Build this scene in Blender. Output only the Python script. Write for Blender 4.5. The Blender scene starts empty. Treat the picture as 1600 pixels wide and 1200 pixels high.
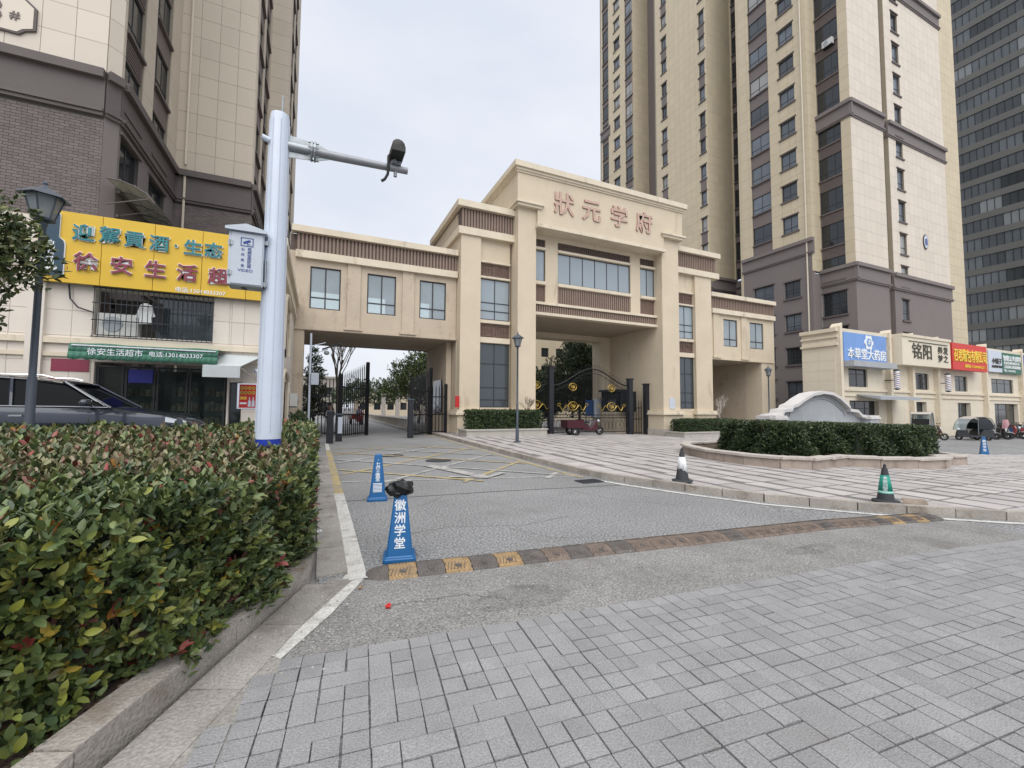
import bpy, math, random
import numpy as np
from mathutils import Vector, Matrix
random.seed(7); rng = np.random.default_rng(7)
R = math.radians
scn = bpy.context.scene
COL = scn.collection
# ------------------------------------------------------------------ camera, sky, sun, exposure
cam = bpy.data.objects.new('camera', bpy.data.cameras.new('camera')); COL.objects.link(cam); scn.camera = cam
cam.data.sensor_width = 36; cam.data.lens = 15.075; cam.data.clip_end = 3000; cam.data.clip_start = .05
_p = math.atan(37/670); _t = R(24.3); _r = 0.0064
_F = Vector((math.sin(_t)*math.cos(_p), math.cos(_t)*math.cos(_p), math.sin(_p)))
_R0 = Vector((math.cos(_t), -math.sin(_t), 0)); _U0 = _R0.cross(_F)
_R = _R0*math.cos(_r)+_U0*math.sin(_r); _U = _U0*math.cos(_r)-_R0*math.sin(_r)
_m = Matrix((_R, _U, -_F)).transposed().to_4x4(); _m.translation = (0, 0, 1.5)
cam.matrix_world = _m
w = bpy.data.worlds.new('World'); scn.world = w; w.use_nodes = True
nt = w.node_tree; nt.nodes.clear()
out = nt.nodes.new('ShaderNodeOutputWorld'); bg = nt.nodes.new('ShaderNodeBackground')
sky = nt.nodes.new('ShaderNodeTexSky'); sky.sky_type = 'NISHITA'; sky.sun_disc = False
sky.sun_elevation = R(56); sky.sun_rotation = R(202); sky.dust_density = 4; sky.air_density = 1.2
SKYK = .10
bg.inputs['Strength'].default_value = SKYK
tc = nt.nodes.new('ShaderNodeTexCoord'); mp = nt.nodes.new('ShaderNodeMapping'); mp.inputs['Scale'].default_value = (1, 1, 2.6)
no = nt.nodes.new('ShaderNodeTexNoise'); no.inputs['Scale'].default_value = 1.3; no.inputs['Detail'].default_value = 5; no.inputs['Roughness'].default_value = .5
cr = nt.nodes.new('ShaderNodeValToRGB')
cr.color_ramp.elements[0].position = .3; cr.color_ramp.elements[0].color = (4.75, 5.15, 6.0, 1)
cr.color_ramp.elements[1].position = .72; cr.color_ramp.elements[1].color = (6.5, 6.65, 7.0, 1)
mx = nt.nodes.new('ShaderNodeMix'); mx.data_type = 'RGBA'; mx.inputs[0].default_value = .93
nt.links.new(tc.outputs['Generated'], mp.inputs[0]); nt.links.new(mp.outputs[0], no.inputs[0]); nt.links.new(no.outputs[0], cr.inputs[0])
nt.links.new(sky.outputs[0], mx.inputs[6]); nt.links.new(cr.outputs[0], mx.inputs[7])
nt.links.new(mx.outputs[2], bg.inputs[0]); nt.links.new(bg.outputs[0], out.inputs[0])
sun = bpy.data.objects.new('sun', bpy.data.lights.new('sun', 'SUN')); COL.objects.link(sun)
sun.data.energy = 1.9; sun.data.angle = R(75); sun.data.color = (1, .97, .92)
sun.rotation_euler = (R(34), 0, R(-22))
scn.view_settings.view_transform = 'Standard'; scn.view_settings.look = 'None'
scn.view_settings.exposure = 0.58; scn.view_settings.gamma = 1

# ------------------------------------------------------------------ helpers
def link(n, a, b): n.links.new(a, b)
MATS = {}
def M(name, col, rough=.8, var=.12, scale=2.0, bump=0, bscale=40, rnd=0, metal=0, stain=None, attr=False, alpha=1, coat=0, spec=.5, fine=0, curtain=None):
    m = bpy.data.materials.new(name); m.use_nodes = True; n = m.node_tree; b = n.nodes['Principled BSDF']
    b.inputs['Roughness'].default_value = rough; b.inputs['Metallic'].default_value = metal
    b.inputs['Specular IOR Level'].default_value = spec
    if coat: b.inputs['Coat Weight'].default_value = coat
    geo = n.nodes.new('ShaderNodeNewGeometry'); pos = geo.outputs['Position']
    if attr:
        a = n.nodes.new('ShaderNodeAttribute'); a.attribute_name = 'Col'; c = a.outputs['Color']
    else:
        rgb = n.nodes.new('ShaderNodeRGB'); rgb.outputs[0].default_value = (*col, 1); c = rgb.outputs[0]
    nz = n.nodes.new('ShaderNodeTexNoise'); nz.inputs['Scale'].default_value = scale; nz.inputs['Detail'].default_value = 6; nz.inputs['Roughness'].default_value = .65
    link(n, pos, nz.inputs['Vector'])
    mr = n.nodes.new('ShaderNodeMapRange'); mr.inputs[1].default_value = .25; mr.inputs[2].default_value = .75
    mr.inputs[3].default_value = 1-var; mr.inputs[4].default_value = 1+var; link(n, nz.outputs[0], mr.inputs[0])
    val = mr.outputs[0]
    if fine:
        n2 = n.nodes.new('ShaderNodeTexNoise'); n2.inputs['Scale'].default_value = bscale; n2.inputs['Detail'].default_value = 2
        link(n, pos, n2.inputs['Vector'])
        m2 = n.nodes.new('ShaderNodeMapRange'); m2.inputs[1].default_value = .3; m2.inputs[2].default_value = .7
        m2.inputs[3].default_value = 1-fine; m2.inputs[4].default_value = 1+fine; link(n, n2.outputs[0], m2.inputs[0])
        mm = n.nodes.new('ShaderNodeMath'); mm.operation = 'MULTIPLY'; link(n, val, mm.inputs[0]); link(n, m2.outputs[0], mm.inputs[1]); val = mm.outputs[0]
    if rnd:
        oi = n.nodes.new('ShaderNodeObjectInfo'); ad = n.nodes.new('ShaderNodeMath'); ad.operation = 'ADD'
        link(n, oi.outputs['Random'], ad.inputs[0]); link(n, geo.outputs['Random Per Island'], ad.inputs[1])
        fr = n.nodes.new('ShaderNodeMath'); fr.operation = 'FRACT'; link(n, ad.outputs[0], fr.inputs[0])
        m3 = n.nodes.new('ShaderNodeMapRange'); m3.inputs[3].default_value = 1-rnd; m3.inputs[4].default_value = 1+rnd; link(n, fr.outputs[0], m3.inputs[0])
        mm = n.nodes.new('ShaderNodeMath'); mm.operation = 'MULTIPLY'; link(n, val, mm.inputs[0]); link(n, m3.outputs[0], mm.inputs[1]); val = mm.outputs[0]
    mul = n.nodes.new('ShaderNodeVectorMath'); mul.operation = 'SCALE'; link(n, c, mul.inputs[0]); link(n, val, mul.inputs['Scale'])
    fin = mul.outputs[0]
    if curtain:
        oi2 = n.nodes.new('ShaderNodeObjectInfo'); gt_ = n.nodes.new('ShaderNodeMath'); gt_.operation = 'GREATER_THAN'; gt_.inputs[1].default_value = curtain[1]; link(n, oi2.outputs['Random'], gt_.inputs[0])
        mc = n.nodes.new('ShaderNodeMix'); mc.data_type = 'RGBA'; link(n, gt_.outputs[0], mc.inputs[0]); link(n, fin, mc.inputs[6]); mc.inputs[7].default_value = (*curtain[0], 1); fin = mc.outputs[2]
    if stain:
        scol, ssc, th, vert = stain
        mpn = n.nodes.new('ShaderNodeMapping'); mpn.inputs['Scale'].default_value = (ssc, ssc, ssc*vert); link(n, pos, mpn.inputs[0])
        ns = n.nodes.new('ShaderNodeTexNoise'); ns.inputs['Scale'].default_value = 1; ns.inputs['Detail'].default_value = 8; ns.inputs['Roughness'].default_value = .7; link(n, mpn.outputs[0], ns.inputs['Vector'])
        ms = n.nodes.new('ShaderNodeMapRange'); ms.inputs[1].default_value = th; ms.inputs[2].default_value = th+.16; link(n, ns.outputs[0], ms.inputs[0])
        mxx = n.nodes.new('ShaderNodeMix'); mxx.data_type = 'RGBA'; link(n, ms.outputs[0], mxx.inputs[0]); link(n, fin, mxx.inputs[6]); mxx.inputs[7].default_value = (*scol, 1); fin = mxx.outputs[2]
    link(n, fin, b.inputs['Base Color'])
    if bump:
        nb = n.nodes.new('ShaderNodeTexNoise'); nb.inputs['Scale'].default_value = bscale; nb.inputs['Detail'].default_value = 4; link(n, pos, nb.inputs['Vector'])
        bm_ = n.nodes.new('ShaderNodeBump'); bm_.inputs['Strength'].default_value = bump; bm_.inputs['Distance'].default_value = .02
        link(n, nb.outputs[0], bm_.inputs['Height']); link(n, bm_.outputs[0], b.inputs['Normal'])
    if alpha < 1:
        tr = n.nodes.new('ShaderNodeBsdfTransparent'); ms_ = n.nodes.new('ShaderNodeMixShader'); ms_.inputs[0].default_value = alpha
        tr.inputs[0].default_value = (.85, .93, .92, 1)
        o = n.nodes['Material Output']; link(n, tr.outputs[0], ms_.inputs[1]); link(n, b.outputs[0], ms_.inputs[2]); link(n, ms_.outputs[0], o.inputs[0])
    MATS[name] = m; return m

ORG = {}
def org(o): return ORG.get(o.name, Vector((0, 0, 0))) if o else Vector((0, 0, 0))
def tag(o, label=None, cat=None, group=None, kind=None):
    if label: o['label'] = label
    if cat: o['category'] = cat
    if group: o['group'] = group
    if kind: o['kind'] = kind
    return o
def thing(name, loc, label, cat, group=None, rz=0):
    o = bpy.data.objects.new(name, None); COL.objects.link(o); o.location = loc; o.rotation_euler = (0, 0, rz); o.empty_display_size = .2
    ORG[o.name] = Vector(loc) if rz == 0 else Vector((0, 0, 0)); return tag(o, label, cat, group)
class MB:
    def __init__(s): s.v = []; s.f = []
    def add(s, vs, fs):
        k = len(s.v); s.v += [tuple(v) for v in vs]; s.f += [tuple(i+k for i in f) for f in fs]
    def box(s, x0, x1, y0, y1, z0, z1):
        s.add([(x0,y0,z0),(x1,y0,z0),(x1,y1,z0),(x0,y1,z0),(x0,y0,z1),(x1,y0,z1),(x1,y1,z1),(x0,y1,z1)],
              [(0,3,2,1),(4,5,6,7),(0,1,5,4),(1,2,6,5),(2,3,7,6),(3,0,4,7)])
    def hexa(s, b, t):   # b, t: four bottom, four top points (ccw)
        s.add(list(b)+list(t), [(0,3,2,1),(4,5,6,7),(0,1,5,4),(1,2,6,5),(2,3,7,6),(3,0,4,7)])
    def prism(s, pts, z0, z1, zf=None):
        n = len(pts)
        s.add([(x, y, z0) for x, y in pts]+[(x, y, z1 if zf is None else zf(x, y)) for x, y in pts],
              [tuple(range(n-1, -1, -1)), tuple(range(n, 2*n))]+[(i, (i+1) % n, n+(i+1) % n, n+i) for i in range(n)])
    def extr(s, pts, o, ux, uz, nn, d0, d1):  # 2-D outline (u,z) extruded along nn
        n = len(pts); o = Vector(o); ux = Vector(ux); uz = Vector(uz); nn = Vector(nn)
        s.add([o+ux*a+uz*b+nn*d0 for a, b in pts]+[o+ux*a+uz*b+nn*d1 for a, b in pts],
              [tuple(range(n-1, -1, -1)), tuple(range(n, 2*n))]+[(i, (i+1) % n, n+(i+1) % n, n+i) for i in range(n)])
    def tube(s, pts, r, n=8, cap=True):
        pts = [Vector(p) for p in pts]; rs = r if isinstance(r, (list, tuple)) else [r]*len(pts); k = len(s.v); vs = []; fs = []
        up = Vector((0, 0, 1)); prev = None
        for i, p in enumerate(pts):
            d = (pts[min(i+1, len(pts)-1)]-pts[max(i-1, 0)]).normalized()
            if prev is None:
                a = d.cross(up) if abs(d.z) < .95 else d.cross(Vector((1, 0, 0)))
            else: a = prev-d*prev.dot(d)
            a.normalize(); prev = a; b = d.cross(a)
            for j in range(n):
                t = 2*math.pi*j/n; vs.append(p+(a*math.cos(t)+b*math.sin(t))*rs[i])
        for i in range(len(pts)-1):
            for j in range(n): fs.append((i*n+j, i*n+(j+1) % n, (i+1)*n+(j+1) % n, (i+1)*n+j))
        if cap: fs.append(tuple(range(n-1, -1, -1))); fs.append(tuple((len(pts)-1)*n+j for j in range(n)))
        s.add(vs, fs)
    def lathe(s, prof, c=(0, 0, 0), n=16, sq=False):  # prof (r,z)
        vs = []; fs = []
        for r, z in prof:
            for j in range(n):
                t = 2*math.pi*(j+.5)/n; vs.append((c[0]+r*math.cos(t), c[1]+r*math.sin(t), c[2]+z))
        for i in range(len(prof)-1):
            for j in range(n): fs.append((i*n+j, i*n+(j+1) % n, (i+1)*n+(j+1) % n, (i+1)*n+j))
        fs.append(tuple(range(n-1, -1, -1))); fs.append(tuple((len(prof)-1)*n+j for j in range(n)))
        s.add(vs, fs)
    def loft(s, rings, cap=True):
        n = len(rings[0]); vs = [p for r in rings for p in r]; fs = []
        for i in range(len(rings)-1):
            for j in range(n): fs.append((i*n+j, i*n+(j+1) % n, (i+1)*n+(j+1) % n, (i+1)*n+j))
        if cap: fs.append(tuple(range(n-1, -1, -1))); fs.append(tuple((len(rings)-1)*n+j for j in range(n)))
        s.add(vs, fs)
    def sphere(s, c, r, n=10, m=7, sz=1, nz=0):
        prof = [(max(1e-3, r*math.sin(math.pi*i/m)), -r*sz*math.cos(math.pi*i/m)) for i in range(m+1)]
        k = len(s.v); s.lathe(prof, c, n)
        if nz:
            for i in range(k, len(s.v)):
                v = Vector(s.v[i])-Vector(c); q = 1+nz*(random.random()-.5)*2; s.v[i] = tuple(Vector(c)+v*q)
    def mesh(s, name, mat, off=None, smooth=False):
        me = bpy.data.meshes.new(name); o = off or Vector((0, 0, 0))
        me.from_pydata([(v[0]-o[0], v[1]-o[1], v[2]-o[2]) for v in s.v], [], s.f); me.materials.append(mat)
        if smooth: me.polygons.foreach_set('use_smooth', [True]*len(me.polygons))
        me.update(); return me
    def build(s, name, mat, parent=None, smooth=False, label=None, cat=None, group=None, kind=None, bevel=0):
        o = bpy.data.objects.new(name, s.mesh(name, mat, org(parent), smooth)); COL.objects.link(o)
        if parent: o.parent = parent; ORG[o.name] = org(parent)
        if bevel:
            bv = o.modifiers.new('bevel', 'BEVEL'); bv.width = bevel; bv.segments = 2; bv.limit_method = 'ANGLE'; bv.angle_limit = R(40)
        if smooth and hasattr(o.data, 'set_sharp_from_angle'): o.data.set_sharp_from_angle(angle=R(38))
        return tag(o, label, cat, group, kind)
def place(mesh, name, loc, parent=None, rz=0, scale=None, rot=None):
    o = bpy.data.objects.new(name, mesh); COL.objects.link(o)
    q = org(parent)
    o.location = (loc[0]-q[0], loc[1]-q[1], loc[2]-q[2]); o.rotation_euler = rot or (0, 0, rz)
    if scale: o.scale = scale
    if parent: o.parent = parent
    return o
def copy_tree(o, parent=None):
    c = o.copy(); COL.objects.link(c)
    if parent: c.parent = parent
    for ch in list(o.children): copy_tree(ch, c)
    return c
CUBE = {}
def cube(mat, name='piece', bev=0):
    k = (mat.name, name)
    if k not in CUBE:
        b = MB()
        if bev:
            e = bev
            b.loft([[(-.5, -.5, -.5), (.5, -.5, -.5), (.5, .5, -.5), (-.5, .5, -.5)], [(-.5, -.5, .5-e), (.5, -.5, .5-e), (.5, .5, .5-e), (-.5, .5, .5-e)],
                    [(-.5+e*.2, -.5+e*.2, .5), (.5-e*.2, -.5+e*.2, .5), (.5-e*.2, .5-e*.2, .5), (-.5+e*.2, .5-e*.2, .5)]])
        else: b.box(-.5, .5, -.5, .5, -.5, .5)
        CUBE[k] = b.mesh(name, mat)
    return CUBE[k]
CAM = Vector((0, 0, 1.5))
def pieces(parent, name, mat, cells, limit=300, stuff_name=None, tilt=0):
    """cells: (centre, (sx,sy,sz), rz).  Nearest in view as objects of their own, the rest joined."""
    def key(c):
        p = Vector(c[0])-CAM; d = p.dot(_F)
        if d < .3: return 1e6+p.length
        x = abs(p.dot(_R)/d)*670; y = abs(p.dot(_U)/d)*670
        return p.length+(1e5 if x > 840 or y > 640 else 0)
    cells = sorted(cells, key=key)
    me = cube(mat, name)
    for c, s, rz in cells[:limit]:
        rot = (random.uniform(-tilt, tilt), random.uniform(-tilt, tilt), rz) if tilt else (0, 0, rz)
        place(me, name, c, parent, rz, s, rot)
    rest = cells[limit:]
    if rest:
        b = MB()
        for c, s, rz in rest:
            ca, sa = math.cos(rz), math.sin(rz); vs = []
            for dz in (-.5, .5):
                for dx, dy in ((-.5, -.5), (.5, -.5), (.5, .5), (-.5, .5)):
                    x, y = dx*s[0], dy*s[1]; vs.append((c[0]+x*ca-y*sa, c[1]+x*sa+y*ca, c[2]+dz*s[2]))
            b.hexa(vs[:4], vs[4:])
        b.build(stuff_name or name, mat, parent, kind='stuff')
class Fr:
    """wall frame: u runs left to right as seen from outside, d outward"""
    def __init__(s, p0, p1):
        s.o = Vector((p0[0], p0[1], 0)); v = Vector((p1[0]-p0[0], p1[1]-p0[1], 0)); s.L = v.length; s.u = v.normalized()
        s.n = Vector((s.u.y, -s.u.x, 0)); s.a = math.atan2(s.u.y, s.u.x)
    def P(s, u, z, d=0): return s.o+s.u*u+s.n*d+Vector((0, 0, z))
    def box(s, b, u0, u1, z0, z1, d0, d1):
        q = [s.P(u0, 0, d1), s.P(u1, 0, d1), s.P(u1, 0, d0), s.P(u0, 0, d0)]
        b.hexa([p+Vector((0, 0, z0)) for p in q], [p+Vector((0, 0, z1)) for p in q])
    def cell(s, u0, u1, z0, z1, d0, d1):
        return (s.P((u0+u1)/2, (z0+z1)/2, (d0+d1)/2), (u1-u0, d1-d0, z1-z0), s.a)
WIN = {}
def window(parent, fr, u0, u1, z0, z1, d=-.12, cols=2, rows=(.0,), fmat='win_frame', gmat='tower_glass', ft=.05, bars=0, name='window'):
    key = (round(u1-u0, 3), round(z1-z0, 3), cols, tuple(rows), fmat, gmat, ft, bars)
    if key not in WIN:
        W, H = u1-u0, z1-z0; b = MB()
        b.box(0, ft, -.03, .03, 0, H); b.box(W-ft, W, -.03, .03, 0, H); b.box(ft, W-ft, -.03, .03, 0, ft); b.box(ft, W-ft, -.03, .03, H-ft, H)
        for i in range(1, cols): b.box(W*i/cols-ft/2, W*i/cols+ft/2, -.024, .024, ft, H-ft)
        for r_ in rows:
            if r_ > 0: b.box(ft, W-ft, -.027, .021, H*r_-ft/2, H*r_+ft/2)
        if bars:
            k = int(W/bars)
            for i in range(1, k): b.box(W*i/k-.008, W*i/k+.008, -.075, -.06, 0, H)
            for r_ in (.05, .5, .95): b.box(0, W, -.085, -.075, H*r_-.008, H*r_+.008)
        g = MB(); g.box(ft*.5, W-ft*.5, -.006, .006, ft*.5, H-ft*.5)
        WIN[key] = (b.mesh('window', MATS[fmat]), g.mesh('pane', MATS[gmat]))
    fm, gm = WIN[key]
    o = place(fm, name, fr.P(u0, z0, d), parent, fr.a)
    p = bpy.data.objects.new('pane', gm); COL.objects.link(p); p.parent = o
    return o
def facade(root, fr, z0, z1, ops, wall, th=.3, name='wall', cells=None, cw=.95, ch=1.0, zoff=0, joint=.014, proud=.028, u0=0, u1=None):
    """backing wall with real openings; panels (cells) clipped round them. ops: (u0,u1,z0,z1)"""
    u1 = fr.L if u1 is None else u1
    us = sorted({u0, u1} | {min(max(a, u0), u1) for o in ops for a in o[:2]}); b = MB()
    for i in range(len(us)-1):
        a, c = us[i], us[i+1]
        if c-a < 1e-4: continue
        m = (a+c)/2; hs = sorted([(o[2], o[3]) for o in ops if o[0] < m < o[1]]); z = z0
        for lo, hi in hs+[(z1, z1)]:
            lo_ = min(lo, z1)
            if lo_ > z+1e-4: fr.box(b, a+(.004 if i == 0 else 0), c-(.004 if i == len(us)-2 else 0), z, lo_, -th, 0)
            z = max(z, hi)
    b.build(name, wall, root)
    if cells is not None:
        ug = sorted(set([u0, u1]+[u for o in ops for u in o[:2] if u0 < u < u1]))
        k = max(1, round((u1-u0)/cw)); base = [u0+(u1-u0)*i/k for i in range(k+1)]
        ug = sorted(ug+[x for x in base if all(abs(x-y) > cw*.35 for y in ug)])
        zb = []; z = zoff+math.ceil((z0-zoff)/ch)*ch
        while z < z1: zb.append(z); z += ch
        zo = sorted(set([z0, z1]+[z for o in ops for z in o[2:4] if z0 < z < z1]))
        for i in range(len(ug)-1):
            a, c = ug[i], ug[i+1]
            if c-a < .05: continue
            m = (a+c)/2; hs = [(o[2], o[3]) for o in ops if o[0] < m < o[1]]
            zz = sorted({z0, z1} | {z for h in hs for z in h if z0 < z < z1} | set(zb))
            zz2 = [zz[0]]
            for z in zz[1:]:
                if z-zz2[-1] > .12: zz2.append(z)
                elif z == z1 or any(abs(z-q) < 1e-6 for h in hs for q in h): zz2[-1] = z if len(zz2) > 1 else zz2[-1]
            for j in range(len(zz2)-1):
                lo, hi = zz2[j], zz2[j+1]; mz = (lo+hi)/2
                if any(h[0] < mz < h[1] for h in hs): continue
                cells.append(fr.cell(a+joint/2, c-joint/2, lo+joint/2, hi-joint/2, -.01, proud))
def text(s, size, P, fr, mat, parent, name='character', weight=0, ext=.01, xs=1, zs=1, label=None, d=0, kind=None):
    """text centred at wall point P (middle of glyph height) facing fr.n"""
    cu = bpy.data.curves.new('t', 'FONT'); cu.body = s; cu.size = size; cu.align_x = 'CENTER'; cu.resolution_u = 2; cu.offset = size*.036 if name == 'character_edge' and mat.name == 'letter_white' else min(weight*.55, size*.014); cu.extrude = ext
    t = bpy.data.objects.new('t', cu); COL.objects.link(t); bpy.context.view_layer.update()
    me = bpy.data.meshes.new_from_object(t.evaluated_get(bpy.context.evaluated_depsgraph_get()))
    bpy.data.objects.remove(t); bpy.data.curves.remove(cu)
    ux, uz, nn = fr.u, Vector((0, 0, 1)), fr.n; q = org(parent); P = Vector(P)
    for v in me.vertices:
        x, y, z = v.co; v.co = P+ux*x*xs+uz*(y-.37*size)*zs+nn*(z+d)-q
    me.materials.clear(); me.materials.append(mat); me.update(); me.name = name
    o = bpy.data.objects.new(name, me); COL.objects.link(o)
    if parent: o.parent = parent; ORG[o.name] = q
    return tag(o, label, kind=kind)
def S(X): return -.025*min(max(0, X-6), 25)       # cross fall of the ground to the right

# ------------------------------------------------------------------ materials
M('asphalt', (.235, .237, .24), .9, .2, .45, .7, 38, fine=.6, stain=((.195, .195, .193), .55, .55, 1))
M('asphalt_coarse', (.245, .24, .233), .92, .22, 1.6, .7, 70, fine=.5, stain=((.17, .16, .15), 1.3, .56, 1))
M('asphalt_dark', (.19, .185, .18), .9, .3, 2.5, .6, 70, fine=.5, stain=((.24, .235, .23), 5, .5, 1))
M('lot_asphalt', (.26, .255, .25), .9, .15, .5, .3, 90, fine=.1)
M('joint', (.12, .117, .112), .95, .2, 5)
M('sett', (.285, .285, .29), .85, .14, 3, .5, 110, rnd=.08, fine=.22, stain=((.24, .225, .205), 1.1, .60, 1))
M('slab', (.42, .395, .385), .85, .14, 1.2, .25, 90, rnd=.1, fine=.08, stain=((.22, .2, .19), 1.1, .63, 1))
M('slab_joint', (.17, .158, .152), .95, .15, 3)
M('kerb', (.36, .33, .295), .88, .22, 3, .6, 60, rnd=.1, fine=.18, stain=((.21, .165, .125), 2.4, .53, 1))
M('gutter', (.33, .31, .285), .9, .22, 2.4, .5, 60, rnd=.12, fine=.22, stain=((.21, .185, .16), 2, .53, 1))
M('paint_white', (.58, .57, .54), .8, .15, 4, .3, 60, fine=.2, stain=((.3, .29, .275), 6, .52, 1))
M('paint_faded', (.42, .41, .39), .85, .15, 3, .3, 90, fine=.2, stain=((.235, .235, .235), 4, .46, 1))
M('paint_yellow', (.44, .35, .17), .85, .2, 3, .3, 60, fine=.3, stain=((.235, .235, .235), 3.2, .46, 1))
M('soil', (.085, .06, .042), .95, .4, 9, 1, 60, fine=.4)
M('cream', (.62, .53, .40), .85, .07, .6, .12, 60, stain=((.42, .34, .245), 1.1, .585, .2), fine=.05)
M('cream_trim', (.68, .60, .47), .8, .1, 1.5, .1, 60, stain=((.36, .295, .215), 1.6, .58, .4))
M('cream_rough', (.53, .445, .345), .9, .1, .8, .3, 30, stain=((.35, .28, .205), 1.2, .56, .45), fine=.08)
M('fluted', (.115, .082, .07), .7, .12, 2, .1, 30)
M('fluted_light', (.26, .19, .15), .75, .12, 2, .1, 30)
M('carved', (.15, .098, .078), .7, .35, 9, 1.0, 14)
M('red_letter', (.52, .36, .29), .7, .15, 6)
M('red_edge', (.25, .07, .05), .7, .1, 6)
M('win_frame', (.03, .033, .036), .45, .1, 3)
M('gate_glass', (.30, .35, .39), .07, .06, .3, spec=.8)
M('gate_glass_dark', (.05, .065, .075), .06, .1, .4, spec=.8)
M('clear_glass', (.58, .64, .70), .05, .1, 1, alpha=.42)  # sky reflection put into the pale bluish base colour
M('shop_glass', (.05, .055, .06), .04, .1, 1, alpha=.12, spec=.4)
M('tower_glass', (.075, .088, .105), .1, .35, .4, rnd=.7, spec=.8, curtain=((.30, .30, .29), .78))
M('dark_glass', (.022, .026, .03), .08, .2, .5, spec=.6)
M('panel_cream', (.56, .48, .345), .75, .05, .3, .05, 60, rnd=.035, stain=((.40, .345, .26), .5, .68, .2))
M('panel_pale', (.64, .57, .485), .75, .05, .3, .05, 60, rnd=.035)
M('panel_left', (.54, .475, .39), .75, .05, .3, .05, 60, rnd=.035)
M('panel_back', (.30, .26, .20), .9, .05, .5)
M('brick_brown', (.155, .132, .126), .85, .08, 2, .3, 60, rnd=.13)
M('brick_joint', (.085, .075, .072), .9, .05, 2)
M('brown_wall', (.19, .165, .16), .85, .06, .5, .1, 40, stain=((.24, .21, .2), .6, .66, .3))
M('brown_trim', (.12, .102, .098), .75, .08, 1, .1, 40)
M('spandrel', (.17, .142, .135), .8, .06, 1)
M('pipe', (.60, .54, .44), .5, .05, 2)
M('shop_cream', (.69, .62, .50), .8, .05, .8, .1, 60, stain=((.44, .37, .28), .8, .67, .4))
M('store_cream', (.69, .63, .56), .8, .05, .8, .1, 60, rnd=.03, stain=((.42, .37, .32), 1.4, .66, .4))
M('black_iron', (.012, .013, .017), .5, .1, 4, metal=.3)
M('dark_metal', (.013, .015, .021), .5, .1, 4)
M('lamp_post', (.06, .075, .10), .45, .1, 4)
M('lamp_glass', (.25, .28, .30), .3, .1, 4, alpha=.75)
M('pole_white', (.58, .64, .74), .35, .04, 3, coat=.3, stain=((.48, .5, .54), 3, .7, .3))
M('pole_blue', (.008, .035, .35), .4, .05, 3)
M('galv', (.32, .35, .37), .45, .2, 12, metal=.7)
M('arm_grey', (.3, .31, .33), .5, .1, 5, metal=.5)
M('cabinet', (.50, .55, .62), .4, .05, 4)
M('print_blue', (.02, .05, .25), .6, .05, 4)
M('black_plastic', (.012, .013, .011), .5, .1, 5)
M('cone_blue', (.01, .115, .31), .4, .08, 12, bump=.1, bscale=60)
M('white_print', (.72, .76, .80), .6, .06, 9)
M('bag_black', (.008, .009, .01), .38, .2, 9)
M('rubber', (.03, .03, .031), .75, .2, 9, .3, 50)
M('bump_dark', (.11, .098, .092), .85, .25, 8, .4, 50, fine=.2, stain=((.17, .145, .125), 5, .55, 1))
M('bump_yellow', (.31, .21, .105), .85, .25, 9, .4, 50, fine=.3, stain=((.2, .15, .1), 6, .5, 1))
M('bump_worn', (.17, .13, .105), .85, .3, 9, .4, 50, fine=.2, stain=((.11, .09, .08), 7, .5, 1))
M('cone_dark', (.035, .037, .043), .7, .2, 9)
M('cone_white', (.70, .72, .74), .6, .15, 20, stain=((.35, .35, .35), 12, .6, 1))
M('cone_green', (.01, .26, .19), .45, .1, 9)
M('cone_mint', (.30, .58, .52), .5, .1, 9)
M('stone_pale', (.48, .44, .40), .85, .12, 3, .4, 50, fine=.1, stain=((.26, .2, .155), 1.8, .58, .6))
M('stone_face', (.40, .33, .28), .85, .15, 3, .4, 50, rnd=.1, fine=.12, stain=((.2, .155, .12), 2, .55, .6))
M('stone_grey', (.36, .38, .40), .8, .1, 2, .3, 60, fine=.08, stain=((.46, .47, .48), 2, .62, .5))
M('stone_white', (.60, .58, .57), .8, .1, 3, .3, 50, stain=((.3, .28, .27), 1.6, .62, .5))
M('concrete_planter', (.44, .42, .38), .85, .1, 3, .3, 50, stain=((.30, .27, .24), 1.8, .6, .4))
M('leaf', (1, 1, 1), .42, .12, 14, attr=True, spec=.5)
M('leaf_green', (.095, .135, .045), .4, .15, 20, rnd=.35)
M('leaf_yellow', (.22, .235, .04), .4, .15, 20, rnd=.3)
M('leaf_red', (.22, .05, .035), .4, .15, 20, rnd=.3)
M('leaf_olive', (.19, .17, .085), .42, .15, 20, rnd=.3)
M('leaf_core', (.012, .02, .009), .95, .3, 6)  # near-black fill, the dark between the leaves put into its colour
M('bark', (.12, .095, .075), .9, .2, 8, .5, 30)
M('sign_yellow', (.68, .43, .02), .45, .05, 1.2, coat=.2, stain=((.6, .34, .02), 1.5, .66, .4))
M('letter_teal', (.01, .19, .22), .35, .1, 5)
M('letter_maroon', (.24, .03, .06), .35, .1, 5)
M('letter_white', (.78, .80, .80), .4, .05, 5)
M('bottle_blue', (.005, .04, .075), .3, .1, 4, coat=.3)
M('awning_green', (.05, .16, .11), .75, .12, 4, .1, 20, stain=((.12, .2, .15), 3, .62, .4))
M('canvas_grey', (.48, .52, .53), .75, .1, 3, .1, 20)
M('white_cloth', (.72, .73, .73), .8, .05, 6)
M('black_cloth', (.02, .02, .024), .9, .1, 6)
M('ac_white', (.55, .55, .53), .5, .06, 5)
M('poster_red', (.50, .02, .018), .5, .1, 9)
M('poster_yellow', (.72, .42, .05), .5, .1, 9)
M('screen_blue', (.015, .02, .35), .3, .1, 4)
M('shop_inside', (.16, .165, .15), .9, .3, 3)
M('shop_goods', (.42, .34, .24), .8, .6, 7, rnd=.5)
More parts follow.
